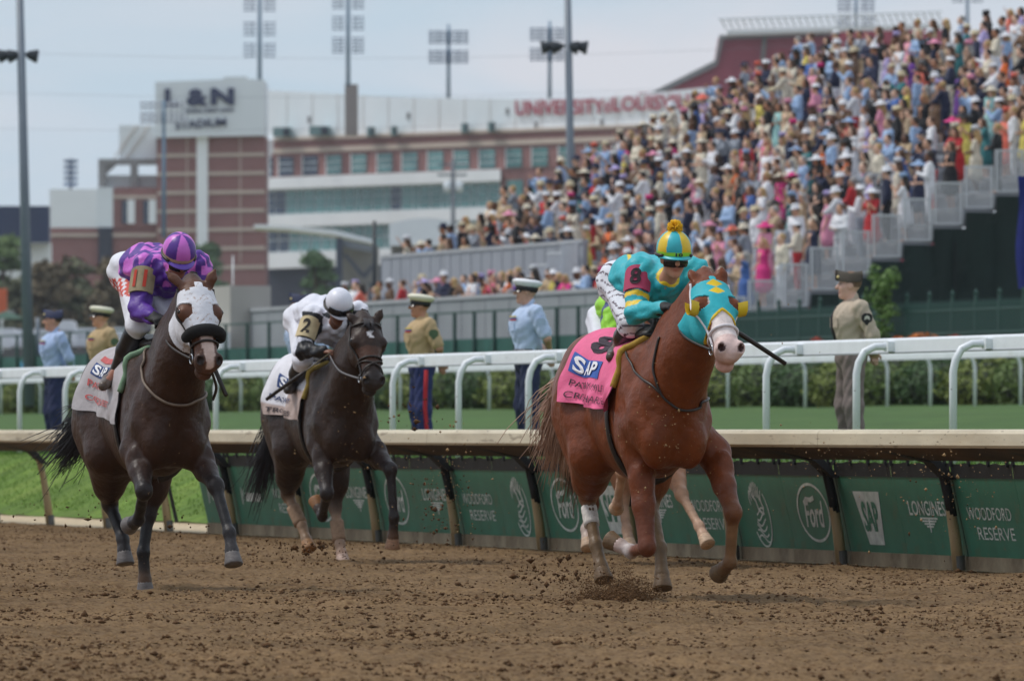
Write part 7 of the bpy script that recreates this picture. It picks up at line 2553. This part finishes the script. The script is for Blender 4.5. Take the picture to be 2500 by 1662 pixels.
# ================================================================== SOLDIERS BEHIND THE NEAR TURF RAIL
def soldier(label, U, Vtop, n, cfg, face_deg=0.0):
    s = s_at(U, n)
    z0 = float(prof(n)) + .02
    p = TP(n, s, z0)
    ztop = CAMZ + (HZ - Vtop) / F * p.y
    H = (ztop - z0 - cfg.get('hat_h', .06)) / 1.0
    k = H / 1.75
    J = std_joints(H)
    for nm, sg in (('l', 1), ('r', -1)):
        J['sh' + nm] = np.array([-.03, .195 * sg, 1.41]) * k
        J['el' + nm] = np.array([-.13, .275 * sg, 1.15]) * k
        J['wr' + nm] = np.array([-.20, .07 * sg, 1.0]) * k
        J['an' + nm] = np.array([-.02, .15 * sg, .085]) * k
        J['kn' + nm] = np.array([.02, .13 * sg, .5]) * k
        J['to' + nm] = np.array([.15, .18 * sg, .035]) * k
    J['chest'] = np.array([.025, 0, 1.30]) * k
    # facing the track: towards the left of the picture
    f = Vector((-1, math.tan(R(face_deg)), 0)).normalized()
    M = Matrix(((f.x, -f.y, 0, p.x), (f.y, f.x, 0, p.y), (0, 0, 1, z0), (0, 0, 0, 1)))
    root = thing('soldier', label, 'soldier', M, 'uniformed service members behind the turf rail')
    hf = (f @ Vector((-1, 0, 0)), Vector((-f.y, f.x, 0)) @ Vector((-1, 0, 0)), .02)      # the head looks straight along the rail
    B = body_prims(J, cfg['skin'], k, True, hf, (0, 0, 1), True, True, .6, dict(l=(0, 0, -1), r=(0, 0, -1)))
    V, Fq = B.mesh(.0105)
    new('body', np_mesh('body', V, Fq, True, B.colors(V, .006)), MATS['skin_attr'], root)
    S = top_prims(J, k, cfg['sleeve'], 1.13, 'waist')
    S.ell(np.array([.06, 0, 1.27]) * k, np.array([.125, .17, .18]) * k, None, .05)
    S.ell(np.array([-.05, 0, 1.27]) * k, np.array([.09, .165, .14]) * k, None, .05)
    S.cone(J['neck'] + np.array([.0, 0, -.02]), J['neck'] + np.array([.005, 0, .03]), .066 * k, .062 * k, .02)
    V, Fq = S.mesh(.0115)
    N = vnormals(V, Fq)
    V = relax(V, Fq, 1, .4) + N * (.003 * np.sin(V[:, 2] * 47 + V[:, 0] * 61 + 2 * np.sin(V[:, 1] * 33)))[:, None]
    m_sh = mat('shirt_' + cfg['key'], cfg['shirt'], .8, .08, 10, .034, 18)
    sh = new('shirt', np_mesh('shirt', V, Fq), m_sh, root)
    S2 = leg_prims(J, k * 1.08, wide=1.18)
    V, Fq = S2.mesh(.0125)
    N = vnormals(V, Fq)
    V = V + N * (.004 * np.sin(V[:, 2] * 38 + V[:, 0] * 50 + 3 * np.sin(V[:, 1] * 20)))[:, None]
    C = np.tile(np.array(cfg['trousers']), (len(V), 1))
    tr = new('trousers', np_mesh('trousers', V, Fq, True, C), mat('uniform_trousers', mode='attr', rough=.85, var=.12, scale=9, bump=.034, bscale=14), root)
    if cfg.get('stripe'):
        for nm in 'lr':
            pts = [J['hip' + nm], J['hip' + nm] * .5 + J['kn' + nm] * .5, J['kn' + nm], J['kn' + nm] * .5 + J['an' + nm] * .5, J['an' + nm] + np.array([0, 0, .04])]
            sg = 1 if nm == 'l' else -1
            X = S2.project([q + np.array([0, .12 * sg, 0]) for q in pts], .003, 6)
            G().tube([tuple(q) for q in X], .024, 6, flat=((0, 1, 0), .25)).obj('red_stripe', mat('red_stripe', lin(176, 34, 44), .8, .1), tr)
    # belt, tie, pocket, ribbons
    G().lathe([(.166 * k, -.02), (.17 * k, 0), (.166 * k, .02)], 20, Matrix.Translation((0, 0, 1.03 * k)), sx=.86, sy=1.1).obj('belt', mat('uniform_belt', lin(40, 38, 36), .5, .1), root)
    if cfg.get('tie'):
        X = S.project([np.array(q) * k for q in ((.16, 0, 1.43), (.2, 0, 1.32), (.22, 0, 1.2), (.2, 0, 1.08))], .004, 6)
        G().tube([tuple(q) for q in X], [.018, .024, .032, .03], 6, flat=((1, 0, 0), .35)).obj('tie', mat('black_tie', lin(34, 32, 34), .7, .1), sh)
    for sg in (1, -1):
        X = S.project([np.array([.25, .1 * sg, 1.28]) * k], .002, 6)[0]
        gn = S.grad([X])[0]
        Mp = Matrix.Translation(Vector(X)) @ Matrix.Rotation(math.atan2(gn[1], gn[0]), 4, 'Z')
        Gp = G().box((-.02, -.034, -.055), (.001, .034, .03), Mp).box((-.02, -.036, .016), (.003, .036, .038), Mp)
        Gp.obj('pocket', m_sh, sh)
    if cfg.get('ribbons'):
        X = S.project([np.array([.24, .11, 1.36]) * k], .006, 6)[0]
        for j, c in enumerate((lin(180, 60, 50), lin(60, 80, 150), lin(210, 190, 90))):
            G().box((-.004, -.05, -.012 + .018 * j), (.004, .05, .003 + .018 * j), Matrix.Translation(Vector(X)) @ Matrix.Rotation(.5, 4, 'Z')).obj('ribbon', mat('ribbon_%d' % j, c, .7, .1), sh)
    # sleeve patch on the arm nearest the camera
    X = S.project([J['shl'] * .62 + J['ell'] * .38 + np.array([.02, .12, 0])], .004, 6)[0]
    d = nrm(J['ell'] - J['shl'])
    g = G()
    pw, ph = .052, .062
    poly = [(-pw, ph * .5), (-pw * .5, ph * .85), (pw * .5, ph * .85), (pw, ph * .5), (pw, -.2 * ph), (0, -ph), (-pw, -.2 * ph)]
    g.prism(poly, -.004, .004, Matrix.Translation(Vector(X) + Vector((0, .006, 0))) @ Matrix.Rotation(-.1, 4, 'X'))
    pt = g.obj('sleeve_patch', mat('patch_' + cfg['key'], cfg['patch'], .8, .1), sh)
    if cfg.get('star'):
        G().prism([(-.022, .02), (0, .034), (.022, .02), (.028, -.012), (0, .004), (-.028, -.012)], .0045, .008, Matrix.Translation(Vector(X) + Vector((0, .006, 0))) @ Matrix.Rotation(-.1, 4, 'X')).obj('patch_emblem', mat('pale_thread', lin(210, 206, 196), .8, .1), pt)
    for nm in 'lr':
        Sx = Sdf().cone(J['an' + nm] + np.array([-.04, 0, -.04]), J['to' + nm] + np.array([.02, 0, .0]), .045, .04, .02).cone(J['an' + nm], J['an' + nm] + np.array([-.02, 0, -.05]), .045, .05, .03)
        V, Fq = Sx.mesh(.014)
        new('shoe', np_mesh('shoe', V, Fq), mat('black_shoe', lin(24, 24, 26), .2, .1), root)
    # hair and cap
    h = J['head']
    Sx = Sdf().ell(h + np.array([-.02, 0, .03]) * k, np.array([.1, .083, .1]) * k, None, .03)
    Sx.ell(h + np.array([.115, 0, -.03]) * k, np.array([.09, .1, .12]) * k, None, .03, op=-1)
    Sx.ell(h + np.array([0, 0, -.13]) * k, np.array([.18, .14, .12]) * k, None, .02, op=-1)
    V, Fq = Sx.mesh(.01)
    new('hair', np_mesh('hair', V, Fq), mat('hair_' + cfg['key'], cfg['hair'], .8, .25, 40), root, M=Matrix.Translation(Vector(h)) @ Matrix.Rotation(math.atan2(hf[1], hf[0]), 4, 'Z') @ Matrix.Translation(-Vector(h)))
    if cfg.get('moustache'):
        G().tube([tuple(h + np.array(q) * k) for q in ((.082, -.03, -.058), (.104, 0, -.05), (.082, .03, -.058))], [.006, .011, .006], 6).obj('moustache', mat('hair_' + cfg['key'], cfg['hair']), root)
    T = Matrix.Translation(Vector(h) + Vector((0, 0, -.012))) @ Matrix.Rotation(math.atan2(hf[1], hf[0]), 4, 'Z')
    cap = cfg['cap']
    cm = mat('cap_' + cfg['key'], cfg['cap_col'], .7, .08, 12)
    if cap == 'garrison':
        g = G()
        V = []
        prof_ = [(-.125, .06, .05), (-.1, .088, .04), (0, .096, .035), (.09, .08, .045), (.128, .03, .055)]
        for x, w, z in prof_:
            V += [(x, -w, z), (x * 1.02, -w * .8, z + .075), (x * .98, -.012, z + .10), (x * .98, .012, z + .10), (x * 1.02, w * .8, z + .075), (x, w, z)]
        fs = [(i * 6 + j, i * 6 + j + 1, (i + 1) * 6 + j + 1, (i + 1) * 6 + j) for i in range(4) for j in range(5)] + [tuple(range(6)), tuple(range(29, 23, -1))]
        g.add([tuple(Vector(v) * k) for v in V], fs, True)
        c = g.obj('garrison_cap', cm, root, M=T)
        G().lathe([(.016, 0), (.014, .006), (0, .008)], 10, Matrix.Translation(Vector((.105, .058, .085)) * k) @ Matrix.Rotation(R(60), 4, 'Z') @ Matrix.Rotation(R(90), 4, 'Y')).obj('cap_badge', mat('brass_badge', lin(220, 200, 140), .4, .1), c)
    elif cap == 'cover':
        tilt = T @ Matrix.Rotation(R(-7), 4, 'Y')
        b = G().lathe([(.1, .008), (.101, .03), (.102, .056)], 20, tilt, sx=1.08 * k, sy=.96 * k).obj('cap_band', mat('cap_band_dark', cfg.get('band', lin(26, 26, 30)), .6, .1), root)
        G().lathe([(.1, .055), (.118, .066), (.14, .092), (.142, .108), (.11, .128), (.0, .138)], 22, tilt, sx=1.06 * k, sy=.98 * k).obj('cap_top', cm, b)
        pts = []
        for r_, dz in ((0, .006), (.048, -.012)):
            for a in np.linspace(-1.1, 1.1, 11):
                pts.append(tilt @ (Vector((math.cos(a) * (.103 + r_ * math.cos(a)), math.sin(a) * .094, dz)) * k))
        G().add(pts, [(i, i + 1, i + 12, i + 11) for i in range(10)], True).obj('peak', mat('black_visor', lin(18, 18, 20), .15, .05), b)
        G().lathe([(.018, 0), (.015, .008), (0, .01)], 8, tilt @ Matrix.Translation(Vector((.108, 0, .05)) * k) @ Matrix.Rotation(R(80), 4, 'Y')).obj('cap_badge', mat('brass_badge', lin(220, 200, 140)), b)
    return root

TANSH = lin(188, 172, 152)
soldier('soldier in tan shirt, black tie and dark garrison cap standing at the right', 2078, 655, 3.95,
        dict(key='army', skin=lin(214, 172, 154), shirt=TANSH, sleeve=1.0, trousers=lin(128, 114, 110), tie=True, patch=lin(44, 44, 46), star=True, hair=lin(120, 94, 76), cap='garrison', cap_col=lin(64, 56, 44), hat_h=.03), -15)
soldier('sailor in light blue shirt and white cap beside the chestnut horse', 1290, 668, 3.95,
        dict(key='coast', skin=lin(196, 152, 130), shirt=lin(186, 204, 232), sleeve=.45, trousers=lin(38, 46, 78), ribbons=True, patch=lin(178, 196, 224), hair=lin(60, 46, 38), cap='cover', cap_col=lin(236, 238, 242), hat_h=.045), -12)
soldier('marine in khaki shirt and red-striped blue trousers right of the dark bay', 1030, 707, 3.95,
        dict(key='marine', skin=lin(182, 132, 106), shirt=lin(186, 160, 120), sleeve=.45, trousers=lin(38, 48, 96), stripe=True, ribbons=True, patch=lin(84, 104, 76), hair=lin(52, 42, 36), cap='cover', cap_col=lin(232, 228, 206), hat_h=.045), -14)
soldier('moustached airman in dark blue cap behind the white-helmeted jockey', 738, 712, 4.3,
        dict(key='airman', skin=lin(176, 124, 98), shirt=lin(176, 192, 220), sleeve=1.0, trousers=lin(40, 46, 76), patch=lin(60, 70, 110), hair=lin(40, 32, 28), moustache=True, cap='garrison', cap_col=lin(42, 48, 78), hat_h=.03), -25)
soldier('marine in khaki shirt behind the rump of the bay horse', 250, 737, 3.95,
        dict(key='marine', skin=lin(204, 154, 128), shirt=lin(186, 160, 120), sleeve=.45, trousers=lin(38, 48, 96), stripe=True, ribbons=True, patch=lin(84, 104, 76), hair=lin(110, 86, 64), cap='cover', cap_col=lin(232, 228, 206), hat_h=.045), -20)
soldier('airman in light blue long-sleeved shirt and dark cap at the far left', 133, 752, 3.95,
        dict(key='airman_left', skin=lin(196, 146, 122), shirt=lin(170, 190, 224), sleeve=1.0, trousers=lin(40, 48, 84), ribbons=True, patch=lin(150, 168, 200), hair=lin(60, 48, 40), cap='garrison', cap_col=lin(44, 50, 80), hat_h=.03), -15)

# ================================================================== FLYING DIRT
def spray(name, label, clusters, m, seed, flat=1.0):
    r = np.random.default_rng(seed)
    P_, Z = [], []
    for (U, V, su, sv, y, sy, k, s0) in clusters:
        u = r.normal(U, su, k)
        v = r.normal(V, sv, k)
        yy = r.normal(y, sy, k)
        P_.append(np.stack([(u - CU) / F * yy, yy, CAMZ + (HZ - v) / F * yy], 1))
        Z.append(np.clip(r.lognormal(math.log(s0), .5, k), .0015, .03))
    pos, sz = np.concatenate(P_), np.concatenate(Z)
    ok = pos[:, 2] > .01
    new(name, clod_mesh(name, pos[ok], sz[ok], seed, flat), m, kind='stuff', label=label, category='flying dirt')
M_CL2 = mat('tan_crumb', lin(150, 122, 88), .95, .35, 5, spec=.1)
spray('flying_dirt', 'dark clods of dirt thrown up behind the horses\' hooves', [
    (1080, 1290, 40, 60, 66, .8, 90, .006), (1060, 1200, 45, 55, 66, .8, 80, .006), (740, 1345, 80, 14, 60, .8, 170, .0062), (1010, 1010, 30, 28, 64, .8, 40, .006),
    (420, 1290, 70, 30, 59, .6, 60, .005), (130, 1250, 90, 30, 60, .6, 50, .005), (1410, 1400, 60, 30, 54.4, .3, 80, .006), (2300, 1250, 60, 60, 62, .8, 50, .004), (1320, 1405, 50, 22, 54, .5, 70, .0065)], M_CLOD, 51)
spray('flying_crumbs', 'fine pale crumbs of dirt hanging in the air in front of the horses', [
    (1090, 1180, 60, 80, 65, .8, 190, .0035), (1650, 1080, 70, 90, 52.8, .3, 170, .0026), (2050, 1120, 130, 40, 61, .8, 150, .003), (2330, 1180, 70, 60, 61, .8, 110, .004), (850, 1080, 90, 90, 68, .5, 120, .0032), (1900, 1000, 300, 180, 60, 3, 60, .003)], M_CL2, 52)
spray('kicked_dust', 'dense puff of dirt kicked up under the chestnut horse', [
    (1500, 1456, 46, 9, 53.9, .25, 4500, .0028), (1540, 1442, 34, 13, 54.0, .2, 2600, .0026), (1470, 1428, 40, 22, 54.2, .25, 2200, .0021), (1530, 1405, 12, 18, 54.1, .1, 500, .002), (360, 1448, 26, 4, 57.4, .2, 400, .004)], mat('flying_dust', lin(108, 82, 58), .95, .3, 5, spec=.1), 53)
